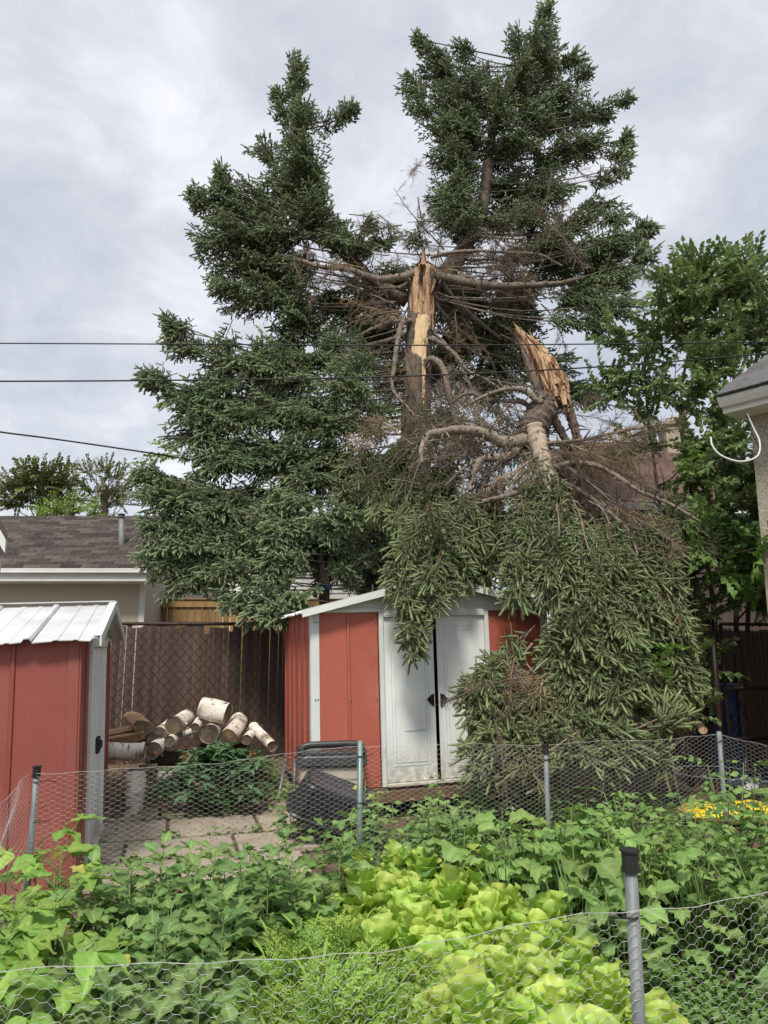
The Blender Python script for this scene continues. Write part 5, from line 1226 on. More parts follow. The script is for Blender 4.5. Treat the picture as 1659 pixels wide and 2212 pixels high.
# upright tuft sticking out of the heap
c = P(1440, 1545, 6.7)
tb = bough(ft, c, (.16, .12, .12), P(1300, 1600, 6.7), 9, SZ['s'], HANG, up=.4, name='upright_bough')
FD = [(840, 940, 60, 18, 9.0, 6, 'P'), (1010, 910, 80, 24, 8.8, 9, 'M'), (1000, 970, 80, 36, 8.7, 15, 'M'), (1080, 1010, 70, 36, 8.5, 14, 'M'), (1060, 900, 50, 30, 8.7, 6, 'M'), (1270, 970, 60, 36, 8.5, 12, 'M'), (1340, 980, 70, 36, 8.4, 12, 'P'), (1400, 940, 60, 24, 8.5, 8, 'P'), (1290, 1060, 70, 40, 8.2, 13, 'M'), (1360, 1100, 60, 46, 8.0, 9, 'M'), (1410, 1170, 40, 50, 7.7, 6, 'P'), (1300, 1140, 50, 40, 7.9, 9, 'M'), (1440, 1230, 26, 50, 7.5, 4, 'P'), (1060, 1080, 70, 36, 8.2, 11, 'M'), (960, 1010, 60, 30, 8.7, 9, 'M'), (1110, 1480, 50, 26, 6.75, 5, 'P'), (1170, 1470, 40, 20, 6.8, 3, 'P'), (1100, 1050, 60, 30, 8.3, 9, 'P'), (900, 925, 60, 16, 9.2, 5, 'M'), (1220, 1030, 40, 40, 8.3, 7, 'P'), (1480, 1590, 14, 14, 6.8, 2, 'P'), (1460, 1330, 20, 50, 7.3, 3, 'P')]
for (px, py, hw, hh, Z, n, kind) in FD:
    c = P(px, py, Z); k = Z / FPX
    a = P(1160, 960, 8.5) if py < 1200 else P(px - 20, py - 80, Z + .2)
    b = limb(ft, [a, a.lerp(c, .5) + rvec(.05), c], .016, .005, M_['spruce_limb'], 'dead_bough', 5, 4)
    for i in range(n):
        lib = DEAD if rng.random() < (.8 if kind == 'M' else .3) else DEADP
        p = c + Vector((rng.normal() * hw * k * .8, rng.normal() * .22, rng.normal() * hh * k * .8))
        dr = ((p - a).normalized() * .8 + rvec(.55) - UP * .1).normalized()
        put('dead_twig', lib[int(rng.integers(len(lib)))], b, TRS(p - dr * .35, frame(dr, UP + rvec(.6)), U(.55, 1.0)))

# ------------------------------------------------------------------ leaves (shared meshes, base at the origin, tip along +X)
def leaf_mesh(name, L, W, prof, mat, fold=.25, droop=.3, wav=.0, n=6, seed=0, notch=0.0, m_=2, curl=0.0, twist=0.0):
    """blade as a grid: prof = half-width along the length; folded on the midrib, drooping to the tip"""
    rg = np.random.default_rng(seed)
    V = []; AT = []; ph = rg.uniform(0, 6, 3)
    for i in range(n + 1):
        t = i / n; w = np.interp(t, np.linspace(0, 1, len(prof)), prof) * W
        for j in range(-m_, m_ + 1):
            s = j / m_
            ruf = wav * (abs(s) ** 1.6) * math.sin(ph[0] + t * 13 + (3 if s > 0 else 0) + s * 2) * (.4 + t)
            x = t * L - (notch * L * abs(s) ** 1.5 * (1 - t) ** 6) + curl * abs(s) * .02
            y = s * w * (1 + .3 * wav / max(W, .01) * math.sin(ph[1] + t * 17))
            z = fold * abs(s) * w - droop * L * t * t + ruf + twist * s * w * t
            V.append((x, y, z)); AT.append(.95 if j == 0 else (.12 + .42 * ((i + abs(j)) % 2) + rg.uniform(0, .12)) * (1 - .4 * abs(s)))
    k = 2 * m_ + 1
    F = [(i * k + j, i * k + j + 1, (i + 1) * k + j + 1, (i + 1) * k + j) for i in range(n) for j in range(k - 1)]
    m = MB(); m.add(V, F, a=AT)
    return m.mesh(name, mat, smooth=True)
OV = [.02, .55, .92, 1.0, .82, .48, .02]
HEART = [.50, 1.0, .98, .80, .56, .28, .02]
SPADE = [.25, .85, 1.0, .78, .50, .22, .01]
LOBED = [.05, .40, .30, .85, .70, 1.0, .62, .72, .40, .02]
ROUND = [.35, .92, 1.0, .96, .84, .55, .10]
BEAN = [leaf_mesh('leaf', U(.095, .125), U(.042, .05), SPADE, M_['bean_leaf'], .18, .30, .006, 10, s, 0, 3) for s in range(5)]
WEED = [leaf_mesh('leaf', U(.085, .112), U(.031, .040), OV if s % 2 else [.04, .5, .9, .95, 1.0, .62, .45, .02], M_['weed_leaf'], .25, .28, .007, 11, 20 + s, 0, 3) for s in range(6)]
SQUA = [leaf_mesh('leaf', U(.085, .12), U(.040, .055), ROUND if s % 3 else [.3, .8, .95, .88, .98, .82, .72, .42, .08], M_['squash_leaf'], .20, .30, .010, 9, 40 + s, .16, 3) for s in range(6)]
LETT = [leaf_mesh('leaf', U(.12, .155), U(.054, .070), [.28, .5, .75, .95, 1.08, 1.12, 1.05, .82, .30], M_['lettuce_leaf'], .42, U(-.05, .35), .015, 14, 60 + s, 0, 4) for s in range(8)]
PEON = [leaf_mesh('leaf', U(.085, .11), U(.016, .021), OV, M_['peony_leaf'], .3, .25, .003, 6, 80 + s) for s in range(4)]
def compound(name, mat, stem_mat, L, pairs, ll, lw, seed, prof=OV, droop=.3, feathery=0):
    """leaf made of leaflets along a stalk: one blade"""
    rg = np.random.default_rng(seed); m = MB()
    ax = [Vector((L * t, 0, .25 * L * t - droop * L * t * t)) for t in np.linspace(0, 1, 6)]
    m.tube(ax, [.0028, .0025, .0022, .002, .0017, .0012], 4, mi=1)
    def at(t): return Vector((L * t, 0, .25 * L * t - droop * L * t * t))
    def blade(p, d, l, w):
        Rm = frame(d, UP + Vector(rg.normal(0, .35, 3))); n = 5; V = []
        for i in range(n + 1):
            t = i / n; ww = np.interp(t, np.linspace(0, 1, len(prof)), prof) * w * (1 + rg.normal(0, .08))
            for s in (-1, 0, 1): V.append(tuple(p + Rm @ Vector((t * l, s * ww, .2 * abs(s) * ww - .25 * l * t * t))))
        m.add(V, [(i * 3 + j, i * 3 + j + 1, i * 3 + j + 4, i * 3 + j + 3) for i in range(n) for j in range(2)], mi=0)
    for k in range(pairs):
        t = .30 + .62 * k / max(pairs - 1, 1); sc = math.sin(math.pi * (.25 + .6 * t))
        for s in (-1, 1):
            a = rg.uniform(.85, 1.2); d = Vector((math.cos(a), s * math.sin(a), rg.uniform(-.2, .25)))
            if feathery:
                l2 = ll * sc * rg.uniform(.8, 1.2); q = at(t); m.tube([q, q + d * l2], [.0014, .0008], 3, mi=1)
                for i in range(5):
                    for s3 in (-1, 1):
                        dd = (d + Vector((-d.y, d.x, 0)) * s3 * .9 + Vector(rg.normal(0, .25, 3))).normalized(); blade(q + d * l2 * (.2 + .17 * i), dd, lw * 4.2 * (1.1 - .13 * i), lw * .55)
                blade(q + d * l2 * .95, d, lw * 4, lw * .5)
            else: blade(at(t), d, ll * sc * rg.uniform(.8, 1.15), lw * sc)
    blade(at(.97), Vector((1, 0, -.1)), ll * 1.15, lw * 1.15)
    return m.mesh(name, [mat, stem_mat], smooth=True)
TOMA = [compound('leaf', M_['tomato_leaf'], M_['stem'], U(.17, .22), 3, .075, .024, 100 + s) for s in range(5)]
CARR = [compound('frond', M_['carrot_leaf'], M_['stem'], U(.17, .23), 8, .055, .0040, 120 + s, [.1, .8, 1, .8, .1], .45, 1) for s in range(4)]
LOW = [leaf_mesh('leaf', .032, .012, OV, M_['low_leaf'], .2, .2, .002, 3, 140 + s) for s in range(3)]

GRP = {}
def plant(kind, label, cat, group, x, y, z, rz, sc):
    px, py = proj((x, y, z + .3)); f = math.hypot(x, y)
    if kind == 'lettuce': label = 'frilly yellow green lettuce ' + ('at the far end of the bright patch' if py < 1960 else 'behind the near wire beside the capped post' if px > 1180 else 'in the bright patch just behind the near wire' if py > 2090 else 'in the middle of the bright patch')
    elif kind == 'leafy_plant': label = 'dark green leafy plant with oval leaves ' + ('in front of the paving slabs' if px < 640 and py < 1930 else 'seen through the near wire' if py > 2060 else 'between the beans and the carrots' if px < 640 else 'below the post before the bin and shed doors' if py < 1900 else 'crowding the far edge of the lettuces')
    elif kind == 'carrot_plant': label = 'feathery bright green carrot top ' + ('in the small far tuft' if py < 2010 else 'behind the near wire' if py > 2110 else 'above the near wire beside the lettuces')
    elif kind == 'bean_plant': label = 'bean plant with light green pointed leaves in threes ' + ('before the paving slabs' if px > 400 else 'low behind the near wire' if py > 2060 else 'before the dull red shed')
    elif kind == 'broad_leaf_plant': label = 'sprawling broad leaved vegetable plant ' + ('between lettuces and far fence post' if px < 1260 else 'behind the capped near post')
    elif kind == 'tomato_plant': label = 'lanky tomato plant with cut leaves ' + ('at the far wire before the yellow bag' if py < 1850 else 'in front of the others by the wire cage')
    elif kind == 'wild_weed': label = 'broad leaved weed outside the far wire ' + ('before the shed doors' if px < 1020 else 'before the fallen boughs')
    root = thing(kind, label, cat, (x, y, z), group)
    W = Matrix.Translation((x, y, z)) @ Matrix.Rotation(rz, 4, 'Z') @ Matrix.Scale(sc, 4)
    return root, W
def lf(root, W, me, p, az, pitch, roll=0.0, sc=1.0, nm=None):
    M = W @ Matrix.Translation(p) @ Matrix.Rotation(az, 4, 'Z') @ Matrix.Rotation(-pitch, 4, 'Y') @ Matrix.Rotation(roll, 4, 'X') @ Matrix.Scale(sc, 4)
    put(nm or me.name.split('.')[0], me, root, M)
def stem_part(root, W, segs, mat=None, nm='stem'):
    m = MB()
    for pts, r0, r1 in segs:
        k = len(pts); m.tube([W @ Vector(p) for p in pts], [r0 + (r1 - r0) * i / (k - 1) for i in range(k)], 5)
    m.build(nm, mat or M_['stem'], root, smooth=True)
def bean(x, y, z, sc, h=.42):
    root, W = plant('bean_plant', 'bean plant with large light green pointed leaves in threes', 'bean plant', 'bean plants at the near corner of the bed', x, y, z, U(0, 6.28), sc)
    segs = [([(0, 0, 0), (.01, 0, h * .5), (0, .015, h)], .005, .003)]
    for i in range(6):
        t = .42 + .58 * i / 5; az = i * 2.4 + U(-.3, .3); hh = h * t; st = U(.08, .14)
        tip = Vector((math.cos(az) * st, math.sin(az) * st, hh + st * U(.3, .9)))
        segs.append(([(0, 0, hh), tuple(tip * .5 + Vector((0, 0, hh)) * .5 + Vector((0, 0, .015))), tuple(tip)], .003, .002))
        for da in (-1.15, 0, 1.15):
            lf(root, W, BEAN[int(rng.integers(5))], tip + (Vector((math.cos(az), math.sin(az), 0)) * .012 if da == 0 else Vector()), az + da, U(-.45, .25), U(-.35, .35), U(.75, 1.12))
    stem_part(root, W, segs)
def weed(x, y, z, sc, h=.42):
    root, W = plant('leafy_plant', 'dark green leafy plant with layered oval leaves in the bed', 'garden plant', 'dark leafy plants crowding the middle of the bed', x, y, z, U(0, 6.28), sc)
    segs = [([(0, 0, 0), (.008, 0, h * .5), (0, .008, h)], .005, .0025)]
    n = 17; a0 = U(0, 6)
    for i in range(n):
        t = i / (n - 1); az = a0 + i * 2.4 + U(-.2, .2); hh = h * (.48 + .54 * t); r0 = .075 * (1 - t) + .012
        lf(root, W, WEED[int(rng.integers(6))], Vector((math.cos(az) * r0, math.sin(az) * r0, hh)), az, .05 + .75 * t ** 2 + U(-.25, .2), U(-.3, .3), (1.15 - .55 * t ** 2) * U(.85, 1.1))
        if r0 > .02: segs.append(([(0, 0, hh - .02), (math.cos(az) * r0, math.sin(az) * r0, hh)], .002, .0015))
    stem_part(root, W, segs)
def lettuce(x, y, z, sc, bolt=0.0):
    root, W = plant('lettuce', 'frilly yellow green leaf lettuce in the bright patch of the bed', 'lettuce', 'lettuces in the bright patch', x, y, z, U(0, 6.28), sc)
    n = 21; a0 = U(0, 6)
    for i in range(n):
        t = i / (n - 1); az = a0 + i * 2.4 + U(-.25, .25); r0 = .05 * (1 - t) + .005
        lf(root, W, LETT[int(rng.integers(8))], Vector((math.cos(az) * r0, math.sin(az) * r0, .03 + (.10 + bolt) * t)), az, .28 + .95 * t + U(-.18, .18), U(-.3, .3), (1.12 - .42 * t) * U(.88, 1.1))
    m = MB(); m.tube([W @ Vector((0, 0, 0)), W @ Vector((0, 0, .10 + bolt))], [.016 * sc, .008 * sc], 6); m.build('stem', M_['lettuce_leaf'], root)
def squash(x, y, z, sc):
    root, W = plant('broad_leaf_plant', 'sprawling vegetable plant with broad rounded leaves on long stalks', 'garden plant', 'broad leaved plants behind the lettuces', x, y, z, U(0, 6.28), sc)
    segs = []
    for i in range(17):
        az = i * 2.4 + U(-.4, .4); hh = U(.06, .50); r = U(.03, .2); tip = Vector((math.cos(az) * r, math.sin(az) * r, hh))
        segs.append(([(0, 0, 0), tuple(tip * .55 + Vector((0, 0, hh * .15))), tuple(tip)], .004, .0025))
        lf(root, W, SQUA[int(rng.integers(6))], tip, az + U(-.5, .5), U(-.4, .45), U(-.4, .4), U(.65, 1.1))
    stem_part(root, W, segs)
def tomato(x, y, z, sc, h=.75):
    root, W = plant('tomato_plant', 'lanky tomato plant with cut leaves by the wire fence', 'tomato plant', 'tomato plants by the far fence', x, y, z, U(0, 6.28), sc)
    segs = []
    for b in range(4):
        a = b * 1.6 + U(-.3, .3); top = Vector((math.cos(a) * U(.08, .24), math.sin(a) * U(.08, .24), h * U(.65, 1.05)))
        mid = top * .5 + Vector((U(-.05, .05), U(-.05, .05), .05)); segs.append(([(0, 0, 0), tuple(mid), tuple(top)], .007, .003))
        for i in range(7):
            t = .3 + .7 * i / 6; p = (mid * (t / .5) if t < .5 else mid.lerp(top, (t - .5) / .5)); az = i * 2.4 + b + U(-.3, .3)
            lf(root, W, TOMA[int(rng.integers(5))], p, az, U(-.4, .5), U(-.4, .4), (1.05 - .35 * t) * U(.8, 1.1))
    stem_part(root, W, segs)
def carrot(x, y, z, sc):
    root, W = plant('carrot_plant', 'feathery bright green carrot top beside the lettuces', 'carrot plant', 'carrot tops', x, y, z, U(0, 6.28), sc)
    segs = []
    for i in range(10):
        az = i * 2.4 + U(-.3, .3); hh = U(.06, .17); r = U(.01, .05); tip = Vector((math.cos(az) * r, math.sin(az) * r, hh))
        segs.append(([(0, 0, 0), tuple(tip)], .002, .0015))
        lf(root, W, CARR[int(rng.integers(4))], tip, az, U(.35, 1.15), U(-.4, .4), U(.8, 1.15))
    stem_part(root, W, segs)
def inside(px, py, poly):
    c = False; n = len(poly)
    for i in range(n):
        (x0, y0), (x1, y1) = poly[i], poly[(i + 1) % n]
        if (y0 > py) != (y1 > py) and px < (x1 - x0) * (py - y0) / (y1 - y0) + x0: c = not c
    return c
# which crop grows where in the bed: outlines on the ground of the bed (from the viewer's place)
def crop_at(x, y):
    px, py = proj((x, y, .42))
    if inside(px, py, [(770, 1880), (870, 1865), (1000, 1935), (1185, 1985), (1290, 2060), (1400, 2145), (1560, 2290), (1580, 2500), (900, 2500), (960, 2300), (890, 2130), (790, 2040), (735, 2005)]): return 'lettuce'
    if inside(px, py, [(975, 1842), (1065, 1850), (1060, 1925), (1000, 1915)]): return 'lettuce'
    if inside(px, py, [(1340, 2010), (1480, 1960), (1750, 1960), (1750, 2600), (1580, 2500), (1560, 2290), (1400, 2145)]): return 'soil'
    if inside(px, py, [(530, 2030), (700, 1990), (790, 2040), (890, 2130), (960, 2300), (900, 2600), (480, 2600)]): return 'carrot'
    if inside(px, py, [(570, 1915), (690, 1900), (720, 1950), (640, 1985)]): return 'carrot'
    if inside(px, py, [(-500, 1820), (120, 1800), (270, 1835), (210, 1930), (180, 2040), (150, 2300), (120, 2700), (-500, 2700)]): return 'bean'
    if inside(px, py, [(500, 1810), (640, 1800), (640, 1850), (520, 1850)]): return 'bean'
    if px > 1240 and py < 1900 + (px - 1240) * .15 and px > 1240 + (py - 1700) * .45: return 'tomato'
    if px > 985 and py < 2050: return 'squash'
    return 'weed'
gr = np.random.default_rng(21)
def scatter(kind, step, fn, jit=.42, u0=-.66, u1=3.5, v0=1.95, v1=4.16):
    for u in np.arange(u0, u1, step):
        for v in np.arange(v0, v1, step):
            uu = u + gr.uniform(-jit, jit) * step; vv = v + gr.uniform(-jit, jit) * step
            p = YD(uu, vv, SOIL_Z)
            px, py = proj((p.x, p.y, .45))
            if not (-130 < px < 1790 and py < 2420): continue
            if vv < 1.86 or uu < -.70: continue
            if crop_at(p.x, p.y) == kind: fn(p.x, p.y)
scatter('lettuce', .165, lambda x, y: lettuce(x, y, SOIL_Z - .0, U(.95, 1.25), U(.05, .16)))
scatter('bean', .20, lambda x, y: bean(x, y, SOIL_Z, U(.9, 1.15), U(.34, .48)))
scatter('weed', .130, lambda x, y: weed(x, y, SOIL_Z, U(.85, 1.2), U(.34, .46) + .13 * smooth(proj((x, y, .4))[0], 520, 760)))
scatter('carrot', .115, lambda x, y: carrot(x, y, SOIL_Z, U(.9, 1.25)))
scatter('squash', .19, lambda x, y: squash(x, y, SOIL_Z, U(.95, 1.25)))
scatter('tomato', .25, lambda x, y: tomato(x, y, SOIL_Z, U(.8, 1.05), U(.55, .85)))
# weeds outside the far fence, in front of the shed
for (px, py, h_, k_) in [(1060, 1742, .30, 'w'), (1110, 1735, .36, 'w'), (1010, 1748, .26, 'w'), (1160, 1740, .40, 's'), (1220, 1735, .42, 's'), (1105, 1700, .42, 's'), (1180, 1690, .5, 's'), (960, 1755, .22, 'w'), (900, 1765, .2, 'w'), (1270, 1720, .35, 'w'), (1330, 1715, .4, 's'), (1400, 1715, .4, 'w'), (1230, 1660, .45, 's')] + [(None, None, U(.30, .52), 'w' if k % 3 else 's') for k in range(56)]:
    if px is None: p = YD(U(1.0, 3.5), U(4.5, 6.6), 0)
    else: p = G(px, py + 20, .12)
    vv = p.dot(BX)
    if vv < 4.45: p = p * (4.6 / vv)
    root, W = plant('wild_weed', 'tall broad leaved weed growing outside the wire fence before the shed', 'weed', 'weeds between fence and shed', p.x, p.y, ground_z(p.x, p.y), U(0, 6.28), 1.0)
    n = 16; segs = [([(0, 0, 0), (.01, .01, h_)], .005, .003)]
    for i in range(n):
        t = i / (n - 1); az = i * 2.4; lf(root, W, (WEED if k_ == 'w' else SQUA)[int(rng.integers(6))], Vector((math.cos(az) * .03, math.sin(az) * .03, h_ * (.2 + .8 * t))), az, U(-.2, .4), U(-.3, .3), (1.2 if k_ == 'w' else .7) * (1.2 - .5 * t))
    stem_part(root, W, segs)
# small ground cover on the bare soil and along the slabs (uncountable)
def cover(name, pts, label, n_leaf, mat, size=1.0):
    V = []; F = []; rg = np.random.default_rng(5)
    base = [[(0, 0, 0), (.016, -.010, .004), (.034, 0, -.002), (.016, .010, .004)]][0]
    for p in pts:
        for k in range(n_leaf):
            az = rg.uniform(0, 6.28); pit = rg.uniform(-.1, .8); sc = size * rg.uniform(.6, 1.5); h_ = rg.uniform(0, .05) * size
            Rm = np.array(Matrix.Rotation(az, 3, 'Z') @ Matrix.Rotation(-pit, 3, 'Y') @ Matrix.Rotation(rg.uniform(-.5, .5), 3, 'X'))
            off = np.array((p[0] + rg.normal(0, .018) * size, p[1] + rg.normal(0, .018) * size, p[2] + h_))
            i = len(V); V += [tuple(Rm @ (np.array(b) * sc) + off) for b in base]; F.append((i, i + 1, i + 2, i + 3))
    o = put(name, tri_mesh(name, np.array(V), np.array(F), [mat])); struct(o, 'stuff'); tag(o, label, 'ground cover')
pts = []
for _ in range(900):
    p = YD(gr.uniform(-.6, 3.4), gr.uniform(1.85, 4.1), SOIL_Z + .01)
    pts.append(tuple(p))
for _ in range(360):
    px, py = gr.uniform(1330, 1700), gr.uniform(2000, 2300); p = G(px, py, SOIL_Z + .01); pts.append(tuple(p))
cover('low_weeds', pts, 'low small leaved weeds on the dark soil of the bed', 9, M_['low_leaf'])
pts = []
for _ in range(700):
    u, v = gr.uniform(-1.2, 3.5), gr.uniform(4.3, 6.5)
    if v > 5.3 and u < 1.3 and gr.random() < .93: continue
    p = YD(u, v); pts.append((p.x, p.y, ground_z(p.x, p.y)))
for _ in range(150):
    u, v = gr.uniform(.2, 1.2), gr.uniform(7.9, 9.4); p = YD(u, v); pts.append((p.x, p.y, ground_z(p.x, p.y)))
for _ in range(60):
    u = gr.uniform(-.9, 1.2); v = gr.choice([6.135, 6.75, 7.48, 8.05]) + gr.normal(0, .02); p = YD(u, v); pts.append((p.x, p.y, .02))
cover('yard_weeds', pts, 'patchy green weeds on the bare yard ground around the slabs', 8, M_['low_leaf'], 1.35)
# brown needle litter
pts = []
for _ in range(2600):
    u, v = gr.uniform(-1.0, 1.4), gr.uniform(7.5, 9.3) if gr.random() < .7 else gr.uniform(6.2, 8); p = YD(u, v); pts.append((p.x, p.y, ground_z(p.x, p.y) + .015))
cover('needle_litter', pts, 'brown needles and bark crumbs littering the ground around the logs', 3, M_['dead_pale'], .55)

# ------------------------------------------------------------------ chicken wire garden fence on steel posts
def PV(px, py, v):
    a = (px - 829.5) / FPX; b = (1106.0 - py) / FPX
    d = Vector((a, CP - SP * b, SP + CP * b)); k = v / (d.x * BX.x + d.y * BX.y)
    return Vector((d.x * k, d.y * k, CAM_H + d.z * k))
VF, VN = 4.24, 1.77
def hexnet(root, path, z0, ztop, name='wire_mesh', seed=0, amp=.012, thick=1.0):
    """hexagonal netting along a ground path; ztop(s) = height of the top edge"""
    rg = np.random.default_rng(seed)
    pts = [Vector((p.x, p.y, 0)) for p in path]
    cum = [0]
    for a, b in zip(pts[:-1], pts[1:]): cum.append(cum[-1] + (b - a).length)
    S = cum[-1]; tw, dx, hh = .0135, .0125, .0255
    cp = dx + tw
    X = np.array([p.x for p in pts]); Yc = np.array([p.y for p in pts]); cum = np.array(cum)
    ph = rg.uniform(0, 6, 6)
    def pos(s, h):
        zt = np.interp(s, ztop[0], ztop[1])
        t = (h - z0) / (zt - z0 + 1e-6)
        x = np.interp(s, cum, X); y = np.interp(s, cum, Yc)
        e = .02; tx = np.interp(s + e, cum, X) - np.interp(s - e, cum, X); ty = np.interp(s + e, cum, Yc) - np.interp(s - e, cum, Yc)
        ln = np.hypot(tx, ty) + 1e-9
        w = amp * (np.sin(s * 5.1 + ph[0] + h * 3) + .6 * np.sin(s * 11.3 + h * 9 + ph[1]) + .5 * np.sin(h * 17 + s * 3 + ph[2]))
        z = h + .006 * np.sin(s * 7 + ph[3] + h * 5) + .003 * np.sin(s * 31 + ph[4])
        return np.stack([x - ty / ln * w, y + tx / ln * w, z], -1)
    ncol = int(S / cp); nrow = int((max(ztop[1]) - z0) / hh) + 1
    c, r = np.meshgrid(np.arange(ncol), np.arange(nrow), indexing='ij'); c = c.ravel(); r = r.ravel()
    off = (c % 2) * hh / 2
    s0 = c * cp; h0 = z0 + r * hh + off
    jit = lambda k: rg.normal(0, k, len(c))
    # node A (left end of the twist), B (right end)
    js = np.sin(s0 * 37 + h0 * 53) * .0012; jh = np.cos(s0 * 41 + h0 * 29) * .0012
    A = (s0 + js, h0 + jh); B = (s0 + tw + js, h0 + jh)
    def node(cc, rr, end):
        of = (cc % 2) * hh / 2; ss = cc * cp; hq = z0 + rr * hh + of
        j1 = np.sin(ss * 37 + hq * 53) * .0012; j2 = np.cos(ss * 41 + hq * 29) * .0012
        return ss + (tw if end else 0) + j1, hq + j2
    up_r = np.where(c % 2 == 0, r, r + 1); dn_r = np.where(c % 2 == 0, r - 1, r)
    segs = [(A, B, .00125 * thick), (B, node(c + 1, up_r, 0), .00075 * thick), (B, node(c + 1, dn_r, 0), .00075 * thick)]
    VV, FF = [], []; n0 = 0
    for a, b, rad in segs:
        keep = (a[1] <= np.interp(a[0], ztop[0], ztop[1])) & (b[1] <= np.interp(b[0], ztop[0], ztop[1]) + .004) & (b[0] < S) & (b[1] >= z0)
        pa = pos(a[0][keep], a[1][keep]); pb = pos(b[0][keep], b[1][keep])
        t = pb - pa; t /= np.linalg.norm(t, axis=1, keepdims=True) + 1e-9
        u = np.cross(t, np.array([.3, .2, .93])); u /= np.linalg.norm(u, axis=1, keepdims=True) + 1e-9; w = np.cross(t, u)
        n = len(pa)
        ring = np.zeros((n, 6, 3))
        for k in range(3):
            o_ = rad * (math.cos(k * 2.0944) * u + math.sin(k * 2.0944) * w); ring[:, k] = pa + o_; ring[:, k + 3] = pb + o_
        VV.append(ring.reshape(-1, 3)); b0 = n0 + 6 * np.arange(n)
        for k in range(3): FF.append(np.stack([b0 + k, b0 + (k + 1) % 3, b0 + 3 + (k + 1) % 3, b0 + 3 + k], -1))
        n0 += 6 * n
    o = put(name, tri_mesh(name, np.concatenate(VV), np.concatenate(FF), [M_['wire']]), root); o['kind'] = 'stuff'
    ss = np.linspace(0, S, max(12, int(S / .05))); tp = pos(ss, np.interp(ss, ztop[0], ztop[1]))
    MB().tube([tuple(p) for p in tp], .0016 * thick, 4).build('selvage_wire', M_['wire'], root)
    return o
fl = thing('garden_fence', 'chicken wire fence on grey steel posts enclosing the vegetable bed', 'fence', YD(1.4, VF))
def fpost(px, ptop, v, cap, lean=0.0, mat='galv', r=.0155, par=fl):
    t = PV(px, ptop, v); b = Vector((t.x, t.y, 0)); tt = t + AX * lean
    po = MB().tube([b, tt], r, 10).build('post', M_[mat], par, smooth=True)
    if cap:
        m = MB(); m.tube([tt - UP * .035, tt + UP * .004], r + .004, 12); m.tube([tt + UP * .004, tt + UP * .009], r + .009, 12); m.tube([tt - UP * .044, tt - UP * .034], r + .007, 12); m.build('post_cap', M_['black_plastic'], po, smooth=False)
    return t
pA = fpost(80, 1658, VF, True); pB = fpost(778, 1600, VF, False, 0, 'galv_green'); pC = fpost(1178, 1611, VF, True); pD = fpost(1553, 1580, VF, False, 0, 'galv')
pN = fpost(1360, 1842, VN, True, r=.0165)
for (px, py, v) in ((778, 1633, VF), (778, 1733, VF), (1553, 1600, VF), (80, 1688, VF), (80, 1775, VF), (80, 1872, VF), (1362, 1978, VN), (1178, 1640, VF)):
    c = PV(px, py, v)
    m = MB(); ring = [c + AX * (math.cos(a) * .019) + BX * (math.sin(a) * .019) for a in np.linspace(0, 6.28, 13)]
    m.tube(ring, .0028, 5)
    dr = (-AX if px in (1362,) else AX); m.tube([c + dr * .015 - BX * .015, c + dr * .05 - BX * .02 + UP * .006, c + dr * U(.06, .10) - BX * .02 + UP * U(-.012, .012)], .0022, 4)
    m.build('cable_tie', M_['tie'], fl)
zA, zB, zC, zD = [PV(px, py, VF).z for px, py in ((80, 1668), (778, 1610), (1178, 1608), (1553, 1588))]
sA, sB, sC, sD = [PV(px, py, VF).dot(AX) for px, py in ((80, 1668), (778, 1610), (1178, 1608), (1553, 1588))]
off = -.018
mid = lambda a, b: a + (b - a) / 2
hexnet(fl, [YD(sA, VF + off), YD(sD, VF + off)], .14, ([0, .35 * (sB - sA), sB - sA, (sB + sC) / 2 - sA, sC - sA, (sC + sD) / 2 - sA, sD - sA], [zA, zA - .005, zB, zB - .012, zC, zC + .008, zD]), seed=1, thick=.62)
# sides, running toward the viewer
hexnet(fl, [YD(sA - .01, VF + off), YD(sA - .07, 3.7), YD(sA - .05, 3.0), YD(sA - .02, 1.8)], .14, ([0, .5, 1.2, 2.5], [zA, zA - .05, zA - .08, zA - .05]), seed=2, amp=.02, thick=.65)
hexnet(fl, [YD(sD + .0, VF + off), YD(sD + .10, 3.9), YD(sD + .05, 3.2), YD(sD, 1.8)], .14, ([0, .4, 1.2, 2.5], [zD, zD - .03, zD - .07, zD - .05]), seed=3, thick=.65)
# near run
nu = [PV(px, py, VN) for px, py in ((-60, 2090), (0, 2086), (300, 2078), (829, 2042), (1360, 1962), (1659, 1918), (1800, 1900))]
s0 = nu[0].dot(AX)
hexnet(fl, [YD(nu[0].dot(AX), VN - .02), YD(nu[-1].dot(AX), VN - .02)], .55, ([p.dot(AX) - s0 for p in nu], [p.z for p in nu]), seed=4, amp=.010, thick=.55)

# tomato cage of thin wire rings
cg = PV(1560, 1850, 3.75); 
m = MB()
for zz, r_ in ((.30, .17), (.52, .20), (.74, .23)):
    m.tube([Vector((cg.x + math.cos(a) * r_, cg.y + math.sin(a) * r_, zz + .15)) for a in np.linspace(0, 6.283, 25)], .0022, 4)
for a in (0.4, 2.5, 4.6): m.tube([Vector((cg.x + math.cos(a) * .14, cg.y + math.sin(a) * .14, .1)), Vector((cg.x + math.cos(a) * .24, cg.y + math.sin(a) * .24, .95))], .0022, 4)
tag(m.build('tomato_cage', M_['galv']), 'thin wire ring cage among the tomato plants', 'plant cage')

